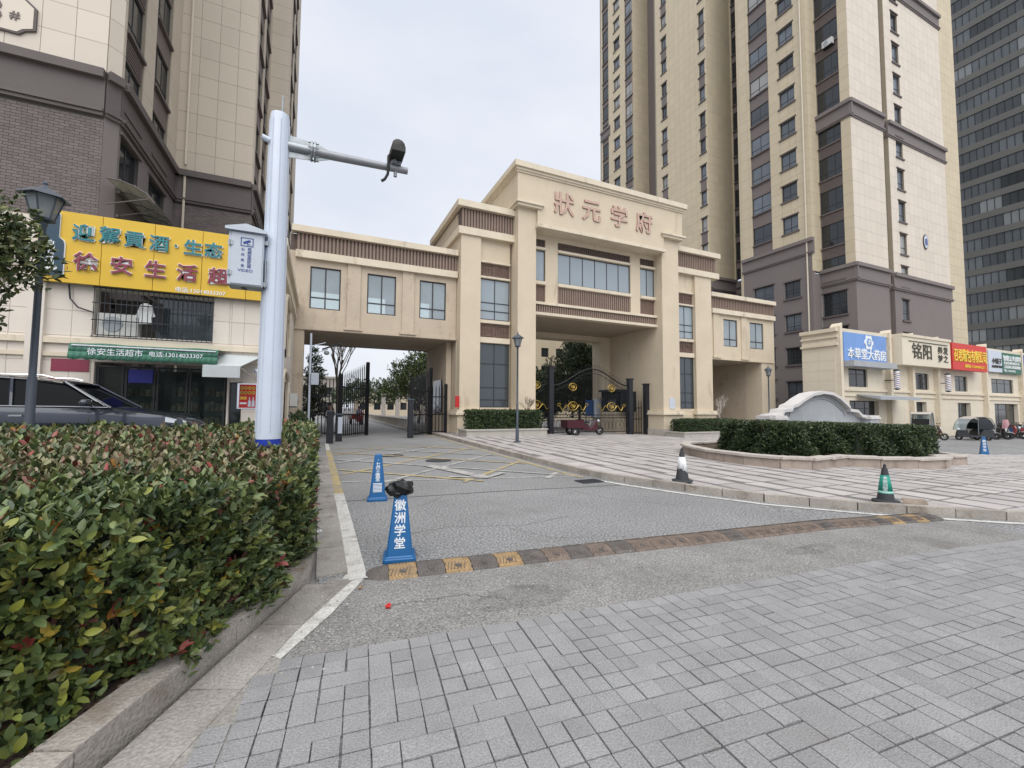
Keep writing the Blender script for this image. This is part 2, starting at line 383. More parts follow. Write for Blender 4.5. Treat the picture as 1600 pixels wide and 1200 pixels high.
M('car_paint', (.035, .04, .058), .22, .06, 3, metal=.55, coat=.9)
M('car_glass', (.006, .007, .009), .05, .1, 2, spec=.06)
M('chrome', (.75, .76, .78), .15, .05, 3, metal=1)
M('lamp_clear', (.7, .75, .8), .1, .05, 3)
M('tyre', (.02, .02, .02), .85, .1, 8)
M('poly_sheet', (.55, .53, .45), .5, .12, 3, alpha=.6, stain=((.28, .26, .2), 2, .6, .5))
M('sign_blue', (.16, .30, .62), .5, .12, 1.2, stain=((.3, .42, .7), .9, .58, .3))
M('sign_red', (.60, .035, .025), .5, .08, 1)
M('sign_green', (.02, .13, .085), .5, .1, 1)
M('sign_pale', (.55, .60, .68), .5, .06, 1)
M('sign_deep', (.02, .12, .48), .5, .1, 1)
M('print_yellow', (.80, .62, .06), .5, .05, 4)
M('print_dark', (.06, .055, .04), .6, .05, 4)
M('gold', (.52, .36, .09), .45, .1, 5, metal=.8)
M('maroon_paint', (.055, .008, .016), .4, .1, 4, coat=.4)
M('bike_red', (.30, .022, .018), .3, .1, 4, coat=.4)
M('bike_blue', (.03, .08, .22), .3, .1, 4, coat=.4)
M('bike_grey', (.22, .23, .24), .3, .1, 4, coat=.4)
M('bike_white', (.6, .6, .6), .3, .1, 4, coat=.4)
M('pink_cloth', (.55, .30, .33), .9, .12, 8)
M('skin', (.42, .26, .18), .6, .05, 9)
M('cloth_dark', (.03, .03, .04), .9, .1, 8)
M('cloth_lilac', (.35, .33, .50), .9, .1, 8)
M('hair', (.012, .01, .01), .6, .1, 20)
M('far_wall', (.36, .33, .30), .85, .08, 1)
M('curb_far', (.45, .42, .38), .85, .1, 2)
M('glass_tower', (.07, .078, .082), .15, .3, .15, rnd=.6, spec=.6, curtain=((.2, .21, .21), .9))
M('glass_spandrel', (.11, .108, .097), .55, .1, .3)
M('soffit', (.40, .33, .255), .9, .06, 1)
M('rock', (.26, .21, .17), .9, .3, 8, 1, 30)
M('litter_red', (.6, .03, .03), .5, .1, 9)
G = MATS
# ------------------------------------------------------------------ ground
b = MB()
xs = [-400, -1.4, 6, 31, 600]
for i in range(4):
    z0, z1 = S(xs[i])-.03, S(xs[i+1])-.03
    for ya, yb in ((-60, 600),):
        b.add([(xs[i], ya, z0), (xs[i+1], ya, z1), (xs[i+1], yb, z1), (xs[i], yb, z0)], [(0, 1, 2, 3)])
b.build('ground', G['lot_asphalt'], kind='structure')
KERB = [(5.75, 60), (5.8, 30), (5.75, 22), (5.6, 14), (5.53, 10), (5.52, 8.6), (5.6, 7.7), (5.85, 6.8), (6.25, 5.75), (6.8, 4.75), (7.8, 3.72), (9.3, 2.68), (12, 1.45), (16, .3), (24, -1.4), (40, -4)]
b = MB()   # road
b.add([(0.05, 2.9, 0), (0.05, 62, 0), (5.6, 62, 0), (6, 30, 0), (6, 2.3, 0), (6, -30, 0), (-14, -30, 0), (-14, -2, 0), (-2.4, -2, 0)], [(0, 8, 7, 6, 5, 4, 3, 2, 1)])
b.add([(6, -30, 0), (6, 30, 0), (31, 30, S(31)), (31, -30, S(31)), (70, 30, S(31)), (70, -30, S(31))], [(0, 3, 2, 1), (3, 5, 4, 2)])
b.build('road', G['asphalt'], kind='structure')
b = MB()   # coarse strip between setts and speed bump
b.add([(-.28, 2.96, .004), (2.5, 2.68, .004), (6, 2.36, .004), (8.0, 2.16, S(8)+.004), (8.4, 3.0, S(8.4)+.004), (6, 3.36, .004), (.4, 3.98, .004), (.14, 3.7, .004)], [(0, 1, 2, 5, 6, 7), (2, 3, 4, 5)])
b.build('road_patch', G['asphalt_coarse'], kind='structure')
# road beyond the gate
# left service ground (raised)
b = MB(); b.prism([(-60, 5), (-9.5, 5), (-9.5, 9.0), (-1.9, 9.0), (-1.9, 14.4), (-60, 14.4)], -.05, .40); b.build('service_road', G['lot_asphalt'], kind='structure')
b = MB(); b.prism([(-60, 14.4), (-1.16, 14.4), (-1.16, 60), (-60, 60)], -.05, .38); b.build('terrain', G['lot_asphalt'], kind='structure')

# ------------------------------------------------------------------ foreground setts
AN = R(-5.1); ca, sa = math.cos(AN), math.sin(AN)
U_ = .122
def pav(u, v): return (-.28+u*ca-v*sa, 2.93+u*sa+v*ca)
b = MB(); pts = [pav(-6, .0), pav(-6, -9), pav(14.5, -9), pav(14.5, 0)]
b.prism(pts, -.03, .006, lambda x, y: S(x)+.006); pavement = b.build('pavement', G['joint'], kind='structure')
b = MB(); b.add([(-2.35, -1.35, .0105), (-1.7, -1.6, .0105), (-.1, 2.87, .0105), (-.22, 3.02, .0105), (.32, 4.02, .0105), (.14, 4.12, .0105)], [(0, 1, 2, 3, 4, 5)]); b.build('mortar_strip', G['gutter'], kind='structure')
occ = set(); cells = []
kd = Vector((.394, .919))
for j in range(1, 70):
    for i in range(-17, 90):
        if (i, j) in occ: continue
        q = random.random(); w_, h_ = (1, 1) if q < .76 else (2, 1) if q < .89 else (1, 2) if q < .985 else (2, 2)
        x, y = pav((i+.5)*U_, -(j-.5)*U_)
        if (Vector((x, y))-Vector((.05, 4.2))).dot(Vector((.919, -.394))) < .6: w_ = h_ = 1
        while any((i+a, j+c) in occ for a in range(w_) for c in range(h_)):
            if w_ > 1: w_ -= 1
            else: h_ -= 1
        for a in range(w_):
            for c in range(h_): occ.add((i+a, j+c))
        cu_, cv = (i+w_/2)*U_, -(j+h_/2-1)*U_
        x, y = pav(cu_, cv)
        # keep to the right of the left kerb / gutter
        if (Vector((x, y))-Vector((.05, 4.2))).dot(Vector((.919, -.394))) < .29: continue
        p = Vector((x, y, 0))-CAM; dd = p.dot(_F)
        if dd < .35 or abs(p.dot(_R)/dd)*670 > 960 or abs(p.dot(_U)/dd)*670 > 900 or dd > 9: continue
        jt = random.uniform(.004, .011)
        cells.append(((x+random.uniform(-.002, .002), y+random.uniform(-.002, .002), S(x)-.006+random.uniform(-.002, .002)), (w_*U_-jt, h_*U_-jt, .05), AN+random.uniform(-.006, .006)))
cells2 = [(c, s_, r_) for c, s_, r_ in cells]
pieces(pavement, 'paving_stone', G['sett'], cells2, 300, 'paving_stones', tilt=.006)

# ------------------------------------------------------------------ plaza of large slabs
def inpoly(x, y, P):
    c = False; n = len(P); j = n-1
    for i in range(n):
        if (P[i][1] > y) != (P[j][1] > y) and x < (P[j][0]-P[i][0])*(y-P[i][1])/(P[j][1]-P[i][1])+P[i][0]: c = not c
        j = i
    return c
PLZ = [(5.75, 33), (5.75, 22), (5.6, 14), (5.53, 10), (5.52, 8.6), (5.6, 7.7), (5.85, 6.8), (6.25, 5.75), (6.8, 4.75), (7.8, 3.72), (9.3, 2.68), (12, 1.45), (16, .3), (24, -1.4), (30, -2.6), (30, 8.2), (24.5, 9.4), (24.5, 33)]
b = MB(); zf = lambda x, y: S(x)+.095
b.prism([p for p in PLZ if p[0] <= 6.0]+[(6, 6.3), (6, 33)], -.03, .1, zf)
b2 = [(6, 33), (6, 6.3)]+[p for p in PLZ if p[0] > 6.0]
b.prism(b2, -.7, .1, zf)
plaza = b.build('plaza', G['slab_joint'], kind='structure')
cells = []; row = 0; y = -3.0
while y < 32:
    rh = .74; x = 5+(row*.37) % .66*1.0-(.33 if row % 2 else 0)
    while x < 31:
        sw = .66 if (int(x*7+row) % 3) else .66
        cx, cy = x+sw/2, y+rh/2
        ok = all(inpoly(a, c, PLZ) for a, c in ((cx, cy), (x+.02, y+.02), (x+sw-.02, y+.02), (x+.02, y+rh-.02), (x+sw-.02, y+rh-.02)))
        if ok: cells.append(((cx, cy, S(cx)+.073+random.uniform(-.003, .002)), (sw-.026, rh-.06, .05), 0))
        else:
            # cut slabs near the kerb: narrow strips
            for k in range(3):
                for l in range(3):
                    qx, qy = x+sw*(k+.5)/3, y+rh*(l+.5)/3
                    if inpoly(qx, qy, PLZ) and inpoly(qx-sw/6, qy-rh/6, PLZ) and inpoly(qx-sw/6, qy+rh/6, PLZ): cells.append(((qx, qy, S(qx)+.073), (sw/3-.004, rh/3-.004, .05), 0))
        x += sw
    y += rh; row += 1
pieces(plaza, 'paving_slab', G['slab'], [c for c in cells if c[0][1] < 26], 300, 'paving_slabs', tilt=.003)
# kerb stones along the plaza
def along(poly, step):
    out_ = []; carry = 0
    for (x0, y0), (x1, y1) in zip(poly, poly[1:]):
        L = math.hypot(x1-x0, y1-y0); t = carry
        while t < L: out_.append((x0+(x1-x0)*t/L, y0+(y1-y0)*t/L)); t += step
        carry = t-L
    return out_
pts = along(KERB[1:], .62); me = cube(G['kerb'], 'kerb_stone')
kb = thing('kerb', (0, 0, 0), 'curved pale stone kerb between the asphalt road and the slab plaza', 'kerb')
for (x0, y0), (x1, y1) in zip(pts, pts[1:]):
    cx, cy = (x0+x1)/2, (y0+y1)/2; L = math.hypot(x1-x0, y1-y0); a = math.atan2(y1-y0, x1-x0)
    nx, ny = -math.sin(a), math.cos(a)
    place(me, 'kerb_stone', (cx+nx*.015, cy+ny*.015, S(cx)+.045), kb, a, (L-.012, .14, .17+random.uniform(-.004, .004)))
# painted lines (thin sheets)
def strip(pts, wd, z, mat, name, zz=None):
    b = MB(); n = len(pts); L = []
    for i, p in enumerate(pts):
        a = Vector(pts[max(i-1, 0)]); c = Vector(pts[min(i+1, n-1)]); d = (c-a).normalized(); nn = Vector((-d.y, d.x)); q = Vector(p)
        L.append((q+nn*wd/2, q-nn*wd/2))
    for i in range(n-1):
        (a, c), (e, f) = L[i], L[i+1]
        b.add([(v.x, v.y, S(v.x)+z) for v in (a, c, f, e)], [(0, 1, 2, 3)])
    return b.build(name, mat, kind='structure')
off = [(x-.3, y-.1 if y < 9 else y) for x, y in along(KERB, .5) if y > -3]
strip([p for p in off if p[1] < 7.6], .11, .008, G['paint_white'], 'road_marking')
strip([p for p in off if 7.7 < p[1] < 27], .11, .008, G['paint_yellow'], 'road_marking')
strip([p for p in off if 27 < p[1] < 58], .11, .008, G['paint_white'], 'road_marking')
strip([(-.25, 2.98), (.05, 3.48), (.36, 4.12)], .19, .009, G['paint_white'], 'road_marking')
strip([(.36, 4.0), (.37, 6), (.37, 8.0)], .155, .0125, G['paint_white'], 'road_marking')
strip([(.37, 8.02), (.37, 12), (.36, 16)], .155, .008, G['paint_yellow'], 'road_marking')
strip([(.36, 16.05), (.36, 19)], .13, .008, G['paint_white'], 'road_marking')
for k, (c, e) in enumerate((((.47, 9.25), (5.2, 8.15)), ((.47, 16.6), (5.2, 16.2)))): strip([c, e], .11, .006, G['paint_yellow'] if k else G['paint_faded'], 'road_marking')
for k in range(-3, 4):
    for sgn in (1, -1):
        x0, y0 = .5, 10.2+k*2.1; pts_ = []
        for t in np.linspace(0, 4.6, 24):
            yy = (y0+t*1.05) if sgn > 0 else (y0+5.0-t*1.05)
            if 8.2+(.5-t*.18) < yy < 16.3: pts_.append((x0+t, yy))
        if len(pts_) > 2: strip(pts_, .12, .0105 if sgn > 0 else .0145, G['paint_yellow'] if (k+sgn) % 2 else G['paint_faded'], 'road_marking')
strip([(3.3, 8.7), (2.6, 11.0)], .3, .0185, G['paint_faded'], 'road_marking')
strip([(2.6, 9.0), (3.3, 8.6), (3.9, 9.1)], .16, .0225, G['paint_faded'], 'road_marking')
b = MB(); b.add([(.3, 7.36, .005), (.3, 7.385, .005), (3, 7.2, .005), (5.7, 6.83, .005), (5.7, 6.8, .005), (3, 7.17, .005)], [(0, 5, 2, 1), (5, 4, 3, 2)])
b.build('road_joint', G['joint'], kind='structure')
for cx, cy in ((3.12, 11.9), (2.1, 13.6)):
    m_ = MB(); m_.lathe([(.36, 0), (.36, .012), (.33, .012), (.33, .007), (.30, .007), (.30, .012)], (cx, cy, .001), 24)
    m_.build('manhole_cover', G['cone_dark'], label='round iron manhole cover %s the yellow hatching' % ('in the middle of' if cx > 3 else 'at the far left part of'), cat='manhole cover')
m_ = MB(); m_.box(4.85, 5.35, 7.25, 7.6, .001, .018)
for i in range(8): m_.box(4.88+i*.06, 4.9+i*.06, 7.28, 7.57, .018, .026)
m_.build('drain_grate', G['cone_dark'], label='dark iron drain grate beside the curved kerb', cat='drain')

def crack(pts, wd, name='road_crack'):
    b = MB(); L = []
    for (x0, y0), (x1, y1) in zip(pts, pts[1:]):
        for k in range(10): t = k/10; L.append((x0+(x1-x0)*t+random.uniform(-.02, .02), y0+(y1-y0)*t+random.uniform(-.02, .02)))
    for i in range(len(L)-1):
        (x0, y0), (x1, y1) = L[i], L[i+1]; w0 = wd*random.uniform(.5, 1.2); d = math.hypot(x1-x0, y1-y0)+1e-6; nx, ny = -(y1-y0)/d*w0/2, (x1-x0)/d*w0/2
        b.add([(x0+nx, y0+ny, S(x0)+.0062), (x0-nx, y0-ny, S(x0)+.0062), (x1-nx, y1-ny, S(x1)+.0062), (x1+nx, y1+ny, S(x1)+.0062)], [(0, 1, 2, 3)])
    b.build(name, G['joint'], kind='structure')
crack([(.6, 5.1), (1.6, 5.3), (2.4, 5.0), (3.3, 5.2)], .007); crack([(2.2, 5.0), (2.5, 4.4), (3.4, 4.1)], .006); crack([(4.2, 7.0), (4.5, 5.8), (5.3, 4.9)], .008); crack([(.6, 6.3), (1.5, 6.6), (2.0, 7.2)], .006)
crack([(.45, 3.4), (1.1, 3.36), (1.5, 3.1)], .007); crack([(1.5, 3.1), (1.35, 2.85)], .006)
for cx, cy, rx, ry in ((1.55, 3.15, .42, .2), (4.9, 2.95, .4, .12)):
    b = MB(); n_ = 26; b.add([(cx+rx*math.cos(6.2832*i/n_)*(1+random.uniform(-.16, .16)), cy+ry*math.sin(6.2832*i/n_)*(1+random.uniform(-.16, .16)), .0052+S(cx)) for i in range(n_)], [tuple(range(n_))]); b.build('asphalt_patch', G['asphalt_dark'], kind='structure')
# ------------------------------------------------------------------ left planter kerb and gutter
KL = [(-2.35, -1.35), (-.83, 2.3), (-.02, 4.18), (.0, 4.5), (.05, 8), (.05, 14.3)]
kb2 = thing('planter_kerb', (0, 0, 0), 'stone kerb edging the hedge bed on the left of the road', 'kerb')
def stones(poly, step, wd, off_, z0, z1, mat, name, parent, gap=.01):
    for (x0, y0), (x1, y1) in zip(poly, poly[1:]):
        L = math.hypot(x1-x0, y1-y0); k = max(1, round(L/step)); a = math.atan2(y1-y0, x1-x0); nx, ny = math.sin(a), -math.cos(a)
        for i in range(k):
            t = (i+.5)/k; cx, cy = x0+(x1-x0)*t+nx*off_, y0+(y1-y0)*t+ny*off_
            place(cube(mat, name), name, (cx, cy, (z0+z1)/2+random.uniform(-.003, .003)), parent, a+random.uniform(-.004, .004), (L/k-gap, wd, z1-z0))
stones(KL, 1.02, .16, -.08, -.03, .15, G['kerb'], 'kerb_stone', kb2)
stones([(-2.3, -1.3), (-.85, 2.2), (-.06, 4.06)], .62, .27, .15, -.03, .016, G['gutter'], 'gutter_slab', kb2)
stones([(.06, 4.2), (.07, 9), (.07, 14.3)], .8, .26, .1, -.03, .014, G['gutter'], 'gutter_slab', kb2)
b = MB(); b.prism([(-2.42, -1.35), (-.97, 2.25), (-.16, 4.2), (-.12, 8), (-.12, 14.2), (-1.16, 14.2), (-1.9, 9), (-9.5, 9), (-9.5, -1.35)], -.03, .1, lambda x, y: .1+max(0, min(1, (y-3.5)/5))*.3*max(0, min(1, (-x-.5)/3)))
soil = b.build('flowerbed_soil', G['soil'], kind='structure')

# ------------------------------------------------------------------ foliage tools
def leafmesh(name, P, D, N, L, W, C, mat, parent=None, **kw):
    n = len(P); Sd = np.cross(D, N); Sd /= np.linalg.norm(Sd, axis=1, keepdims=True)+1e-9
    T = [(0, 0, 0), (.32, .46, .07), (.74, .36, .04), (1, 0, -.07), (.74, -.36, .04), (.32, -.46, .07)]
    V = np.zeros((n, 6, 3), np.float32)
    for k, (a, s_, h) in enumerate(T):
        V[:, k] = P+D*(a*L)[:, None]+Sd*(s_*W)[:, None]+N*(h*L)[:, None]
    me = bpy.data.meshes.new(name); me.vertices.add(n*6); me.vertices.foreach_set('co', (V.reshape(-1, 3)-np.array(org(parent), np.float32)).ravel())
    idx = np.array([0, 3, 2, 1, 0, 5, 4, 3], np.int32)[None]+(np.arange(n, dtype=np.int32)*6)[:, None]
    me.loops.add(n*8); me.loops.foreach_set('vertex_index', idx.ravel()); me.polygons.add(n*2)
    me.polygons.foreach_set('loop_start', np.arange(n*2, dtype=np.int32)*4); me.polygons.foreach_set('loop_total', np.full(n*2, 4, np.int32))
    me.update(calc_edges=True)
    ca_ = me.color_attributes.new('Col', 'FLOAT_COLOR', 'POINT'); cc = np.ones((n, 6, 4), np.float32); cc[:, :, :3] = C[:, None, :]
    ca_.data.foreach_set('color', cc.ravel()); me.materials.append(mat)
    o = bpy.data.objects.new(name, me); COL.objects.link(o)
    if parent: o.parent = parent
    return tag(o, **kw)
def sprigs(P, N, size, col, k=6, lean=.6, spread=(.35, 1.15)):
    """whorls of k leaves on shoot tips P with axis N; returns arrays"""
    n = len(P); A = N+np.array([0, 0, lean])+rng.normal(0, .35, (n, 3)); A /= np.linalg.norm(A, axis=1, keepdims=True)
    ref = np.where(np.abs(A[:, 2:3]) < .9, np.array([[0, 0, 1.]]), np.array([[1., 0, 0]])); X = np.cross(A, ref); X /= np.linalg.norm(X, axis=1, keepdims=True); Y = np.cross(A, X)
    ph = rng.uniform(0, 6.28, n); o = []
    for j in range(k):
        a = ph+j*2.4+rng.normal(0, .55, n); t = rng.uniform(*spread, n)*(1-.35*j/k)
        rad = X*np.cos(a)[:, None]+Y*np.sin(a)[:, None]; D = rad*np.sin(t)[:, None]+A*np.cos(t)[:, None]; NN = A*np.sin(t)[:, None]-rad*np.cos(t)[:, None]
        s_ = size*rng.uniform(.7, 1.2, n); c = col*rng.uniform(.72, 1.3, (n, 1)); o.append((P-A*(size*.3*(k-j)*rng.uniform(.5, 1.3, n))[:, None]+rng.normal(0, .006, (n, 3)), D, NN, s_, s_*rng.uniform(.4, .56, n), c))
    return [np.concatenate([q[i] for q in o]) for i in range(6)]
def mixcol(n, opts):
    pr = np.array([o[1] for o in opts]); pr = pr/pr.sum(); idx = rng.choice(len(opts), n, p=pr); return np.array([o[0] for o in opts])[idx].astype(float)
GREENS = [((.095, .13, .042), 5), ((.075, .11, .042), 5), ((.135, .17, .055), 4), ((.055, .088, .042), 2.5), ((.185, .20, .065), 2)]
OLIVE = [((.21, .18, .10), 4), ((.17, .17, .08), 5), ((.23, .185, .12), 2.0), ((.08, .11, .045), 4), ((.21, .06, .045), .35), ((.2, .11, .075), .8)]  # hedge top: sky sheen put into the olive greys, among brownish new leaves
DARKG = [((.045, .075, .03), 5), ((.035, .06, .026), 5), ((.065, .1, .036), 3), ((.1, .125, .05), 1)]

# ------------------------------------------------------------------ near hedge
HP = [(-.12, 4.55), (-.12, 4.2), (-.22, 3.72), (-.48, 3.12), (-.95, 2.58), (-1.6, 2.05), (-2.5, 1.6), (-9.3, 0.3)]  # front outline, road side first
HPoly = [(-.12, 14.1), (-.12, 9)]+HP+[(-9.3, 8.7), (-1.7, 8.7), (-1.1, 14.1)]
def htop(x, y):
    a = np.clip((y-3.3)/4.6, 0, 1); l = np.clip((-x-.2)/2.2, 0, 1)
    return 1.0+.16*a*l+.03*np.sin(x*5.1+y*2)+.025*np.sin(y*6.3-x*3)
hedge = thing('hedge', (-2.5, 5, .1), 'large clipped hedge with green, yellow and red leaves in the near left bed', 'hedge')
core = MB()
inner = [(-.3, 14), (-.3, 4.3), (-.55, 3.6), (-1.2, 3.0), (-1.85, 2.62), (-2.7, 2.2), (-9.1, .9), (-9.1, 8.4), (-1.9, 8.4), (-1.0, 13.9)]
gx = []
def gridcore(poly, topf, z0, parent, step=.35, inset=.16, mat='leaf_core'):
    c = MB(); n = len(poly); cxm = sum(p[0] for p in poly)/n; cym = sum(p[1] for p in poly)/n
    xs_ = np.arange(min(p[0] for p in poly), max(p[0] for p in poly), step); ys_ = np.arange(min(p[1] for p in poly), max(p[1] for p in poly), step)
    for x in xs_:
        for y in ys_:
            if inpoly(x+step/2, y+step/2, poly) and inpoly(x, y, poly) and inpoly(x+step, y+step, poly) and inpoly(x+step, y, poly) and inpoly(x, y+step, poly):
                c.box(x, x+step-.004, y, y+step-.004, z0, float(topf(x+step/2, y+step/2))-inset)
    return c.build('shade_core', G[mat], parent)  # solid dark blocks stand in for the shade inside the hedge
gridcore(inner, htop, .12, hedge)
acc = []
def facepts(poly, dens, topf, z0, closed=False):
    P = []; N = []
    for (x0, y0), (x1, y1) in zip(poly, poly[1:]+([poly[0]] if closed else [])):
        L = math.hypot(x1-x0, y1-y0); dx, dy = (x1-x0)/L, (y1-y0)/L; xm, ym = (x0+x1)/2, (y0+y1)/2; h = float(topf(xm, ym))-z0
        n = int(L*h*dens(xm, ym)); t = rng.uniform(0, 1, n); z = z0+h*rng.uniform(0, 1, n)**1.15
        nx, ny = dy, -dx
        if inpoly(xm+nx*.05, ym+ny*.05, HPoly if not closed else poly): nx, ny = -nx, -ny
        d = rng.uniform(-.16, .05, n)
        bulge = .09*np.sin((x0+(x1-x0)*t)*7+z*5+(y0+(y1-y0)*t)*6)
        P.append(np.stack([x0+(x1-x0)*t+nx*(d+bulge), y0+(y1-y0)*t+ny*(d+bulge), z], 1)); N.append(np.tile([nx, ny, .1], (n, 1)))
    return np.concatenate(P), np.concatenate(N)
def toppts(poly, dens, topf, n):
    xa, xb = min(p[0] for p in poly), max(p[0] for p in poly); ya, yb = min(p[1] for p in poly), max(p[1] for p in poly); P = []
    x = rng.uniform(xa, xb, n); y = rng.uniform(ya, yb, n); keep = [inpoly(a, c, poly) and random.random() < dens(a, c) for a, c in zip(x, y)]
    x, y = x[keep], y[keep]; return np.stack([x, y, topf(x, y)+rng.uniform(-.09, .04, len(x))], 1), np.tile([0, 0, 1.], (len(x), 1))
def dist(x, y): return math.hypot(x, y)
Pf, Nf = facepts([p for p in [(-.12, 14), (-.12, 9), (-.12, 6.5)]]+HP[:6]+[(-2.6, 1.9)], lambda x, y: min(760, 3900/dist(x, y)**1.3), htop, .13)
Pt, Nt = toppts(HPoly, lambda x, y: min(1, (3.6/max(dist(x, y), 3.6))**1.25), htop, 60000)
for P, N, top in ((Pf, Nf, 0), (Pt, Nt, 1)):
    ds = np.hypot(P[:, 0], P[:, 1]); sz = .074*np.clip((ds/4.6)**.55, .85, 2.0)
    C = mixcol(len(P), GREENS)
    if top:
        CO = mixcol(len(P), OLIVE); mk = rng.uniform(0, 1, len(P)) < np.clip((P[:, 1]-3.3)/1.0, 0, .8)*np.clip((9.5-P[:, 1])/4, .25, 1); C[mk] = CO[mk]
    # yellow-green shoots hang in patches
    nzv = np.sin(P[:, 0]*4.2+1.3)+np.sin(P[:, 2]*5.5+P[:, 0]*2.5)+np.sin(P[:, 1]*3.1+.4)
    dd_ = ((P[:, 0]+.95)/.75)**2+((P[:, 2]-.52)/.42)**2
    pt = (rng.uniform(0, 1, len(P)) < np.clip((nzv-.35)*.14, 0, .14)+np.clip(1.05-dd_, 0, .42)) & (P[:, 1] < 4.0)
    C[pt] = mixcol(pt.sum(), [((.15, .18, .045), 4), ((.22, .22, .045), 1.6), ((.30, .22, .04), .6), ((.11, .15, .045), 4)])
    rd = rng.uniform(0, 1, len(P)) < .028; C[rd] = mixcol(rd.sum(), [((.24, .045, .04), 2), ((.2, .09, .07), 2), ((.36, .16, .03), 1)])
    acc.append(sprigs(P, N, sz, C, 6))
A_ = [np.concatenate([q[i] for q in acc]) for i in range(6)]
# the biggest-looking leaves are parts of their own
vis = (A_[0]-np.array(CAM)); dep = vis@np.array(_F); xx = vis@np.array(_R)/dep*670; yy = vis@np.array(_U)/dep*670
facing = (A_[2]*(-vis)).sum(1)/np.linalg.norm(vis, axis=1)
score = A_[3]/np.maximum(dep, .1)*np.clip(facing, 0, 1); score[(np.abs(xx) > 795) | (np.abs(yy) > 595) | (dep < .5)] = -1
ps = np.hypot(A_[0][:, 0]+.0, A_[0][:, 1]); big = np.argsort(-score)[:300]
b = MB(); T = [(0, 0, 0), (.3, .24, .10), (.72, .22, .07), (1, 0, -.06), (.72, -.22, .07), (.3, -.24, .10), (.5, 0, .01)]
hw = [(.0, .0), (.12, .1), (.3, .205), (.5, .235), (.7, .2), (.87, .11), (1, 0)]
mid_ = [(a, 0, -.10*a*a+.015*math.sin(a*9)) for a, _ in hw]; L_ = [(a, q, -.10*a*a+q*.28) for a, q in hw]; R_ = [(a, -q, -.10*a*a+q*.28) for a, q in hw]
b.add(mid_+L_[1:-1]+R_[1:-1], [(0, 1, 7), (0, 12, 1)]+[(i, i+1, 7+i, 6+i) for i in range(1, 5)]+[(i+1, i, 11+i, 12+i) for i in range(1, 5)]+[(5, 6, 11), (6, 5, 16)])
LM = {k: b.mesh('leaf', G[k], smooth=True) for k in ('leaf_green', 'leaf_yellow', 'leaf_red', 'leaf_olive')}
for i in big:
    P, D, N, L, W, C = [a[i] for a in A_]; k = 'leaf_red' if C[0] > 1.5*C[1] else 'leaf_yellow' if C[1] > .17 else 'leaf_olive' if C[0] > C[1] else 'leaf_green'
    Sd = np.cross(D, N); Sd /= np.linalg.norm(Sd); N = np.cross(Sd, D)
    o = bpy.data.objects.new('leaf', LM[k]); COL.objects.link(o); o.parent = hedge
    m4 = Matrix((Vector(D), Vector(-Sd), Vector(N))).transposed().to_4x4(); m4.translation = Vector(P)-org(hedge); o.matrix_local = m4 @ Matrix.Scale(float(L), 4)
mask = np.ones(len(A_[0]), bool); mask[big] = False
leafmesh('leaves', *[a[mask] for a in A_], G['leaf'], hedge, kind='stuff')
# stems at the foot
for i in range(70):
    b = MB(); t = random.random(); a, c = random.choice(list(zip(inner[2:6], inner[3:7]))); x = a[0]+(c[0]-a[0])*t; y = a[1]+(c[1]-a[1])*t
    b.tube([(x, y, .08), (x+random.uniform(-.06, .06), y-random.uniform(-.02, .08), .3), (x+random.uniform(-.12, .12), y-random.uniform(0, .14), .55)], [.009, .007, .005], 5); b.build('stem', G['bark'], hedge)
# leaf litter on soil
n = 2600; P = np.stack([rng.uniform(-2.4, .0, n), rng.uniform(-.8, 4.4, n), np.full(n, .108)], 1)
k_ = [inpoly(a, c, [(-.97, 2.25), (-.16, 4.2), (-.4, 4.2), (-.9, 3.4), (-2.2, 3.0), (-3.6, 2.6), (-2.5, -1)]) for a, c in P[:, :2]]; P = P[k_]; n = len(P)
a = rng.uniform(0, 6.28, n); D = np.stack([np.cos(a), np.sin(a), rng.uniform(-.1, .35, n)], 1); D /= np.linalg.norm(D, axis=1, keepdims=True); N = np.tile([0, 0, 1.], (n, 1))+rng.normal(0, .3, (n, 3))
leafmesh('fallen_leaves', P, D, N, rng.uniform(.03, .055, n), rng.uniform(.015, .03, n), mixcol(n, [((.11, .07, .045), 3), ((.17, .11, .07), 2), ((.06, .04, .03), 3), ((.25, .14, .06), .6)]), G['leaf'], soil, kind='stuff')

# ------------------------------------------------------------------ gate building
gate = thing('gatehouse', (16, 22, 0), 'cream two-storey gate building with large red name over a central carriage opening', 'building')
F0 = Fr((0, 0), (1, 0))   # front-facing frame helper: u = X, d toward viewer when offset by Y
def FY(Y, X0=0): return Fr((X0, Y), (X0+1, Y))
def slab(b, x0, x1, y0, y1, z0, z1): b.box(x0, x1, y0, y1, z0, z1)
BK = 28.2
def part(name, boxes, mat, parent=gate, **kw):
    b = MB()
    for q in boxes: b.box(*q)
    return b.build(name, G[mat], parent, **kw)
def flutes(fr, u0, u1, z0, z1, n, mat='fluted_light', parent=gate, d=.0, depth=.05, back='fluted'):
    b = MB(); fr.box(b, u0, u1, z0, z1, -.12+d, d); p = b.build('fluted_band', G[back], parent)
    w_ = (u1-u0)/n
    key = ('rib', round(w_, 3), round(z1-z0, 3), mat)
    if key not in WIN:
        c = MB(); c.box(-w_*.27, w_*.27, -depth, 0, 0, z1-z0); WIN[key] = c.mesh('slat', G[mat])
    for i in range(n): place(WIN[key], 'slat', fr.P(u0+w_*(i+.5), z0, d), parent, fr.a)
    return p
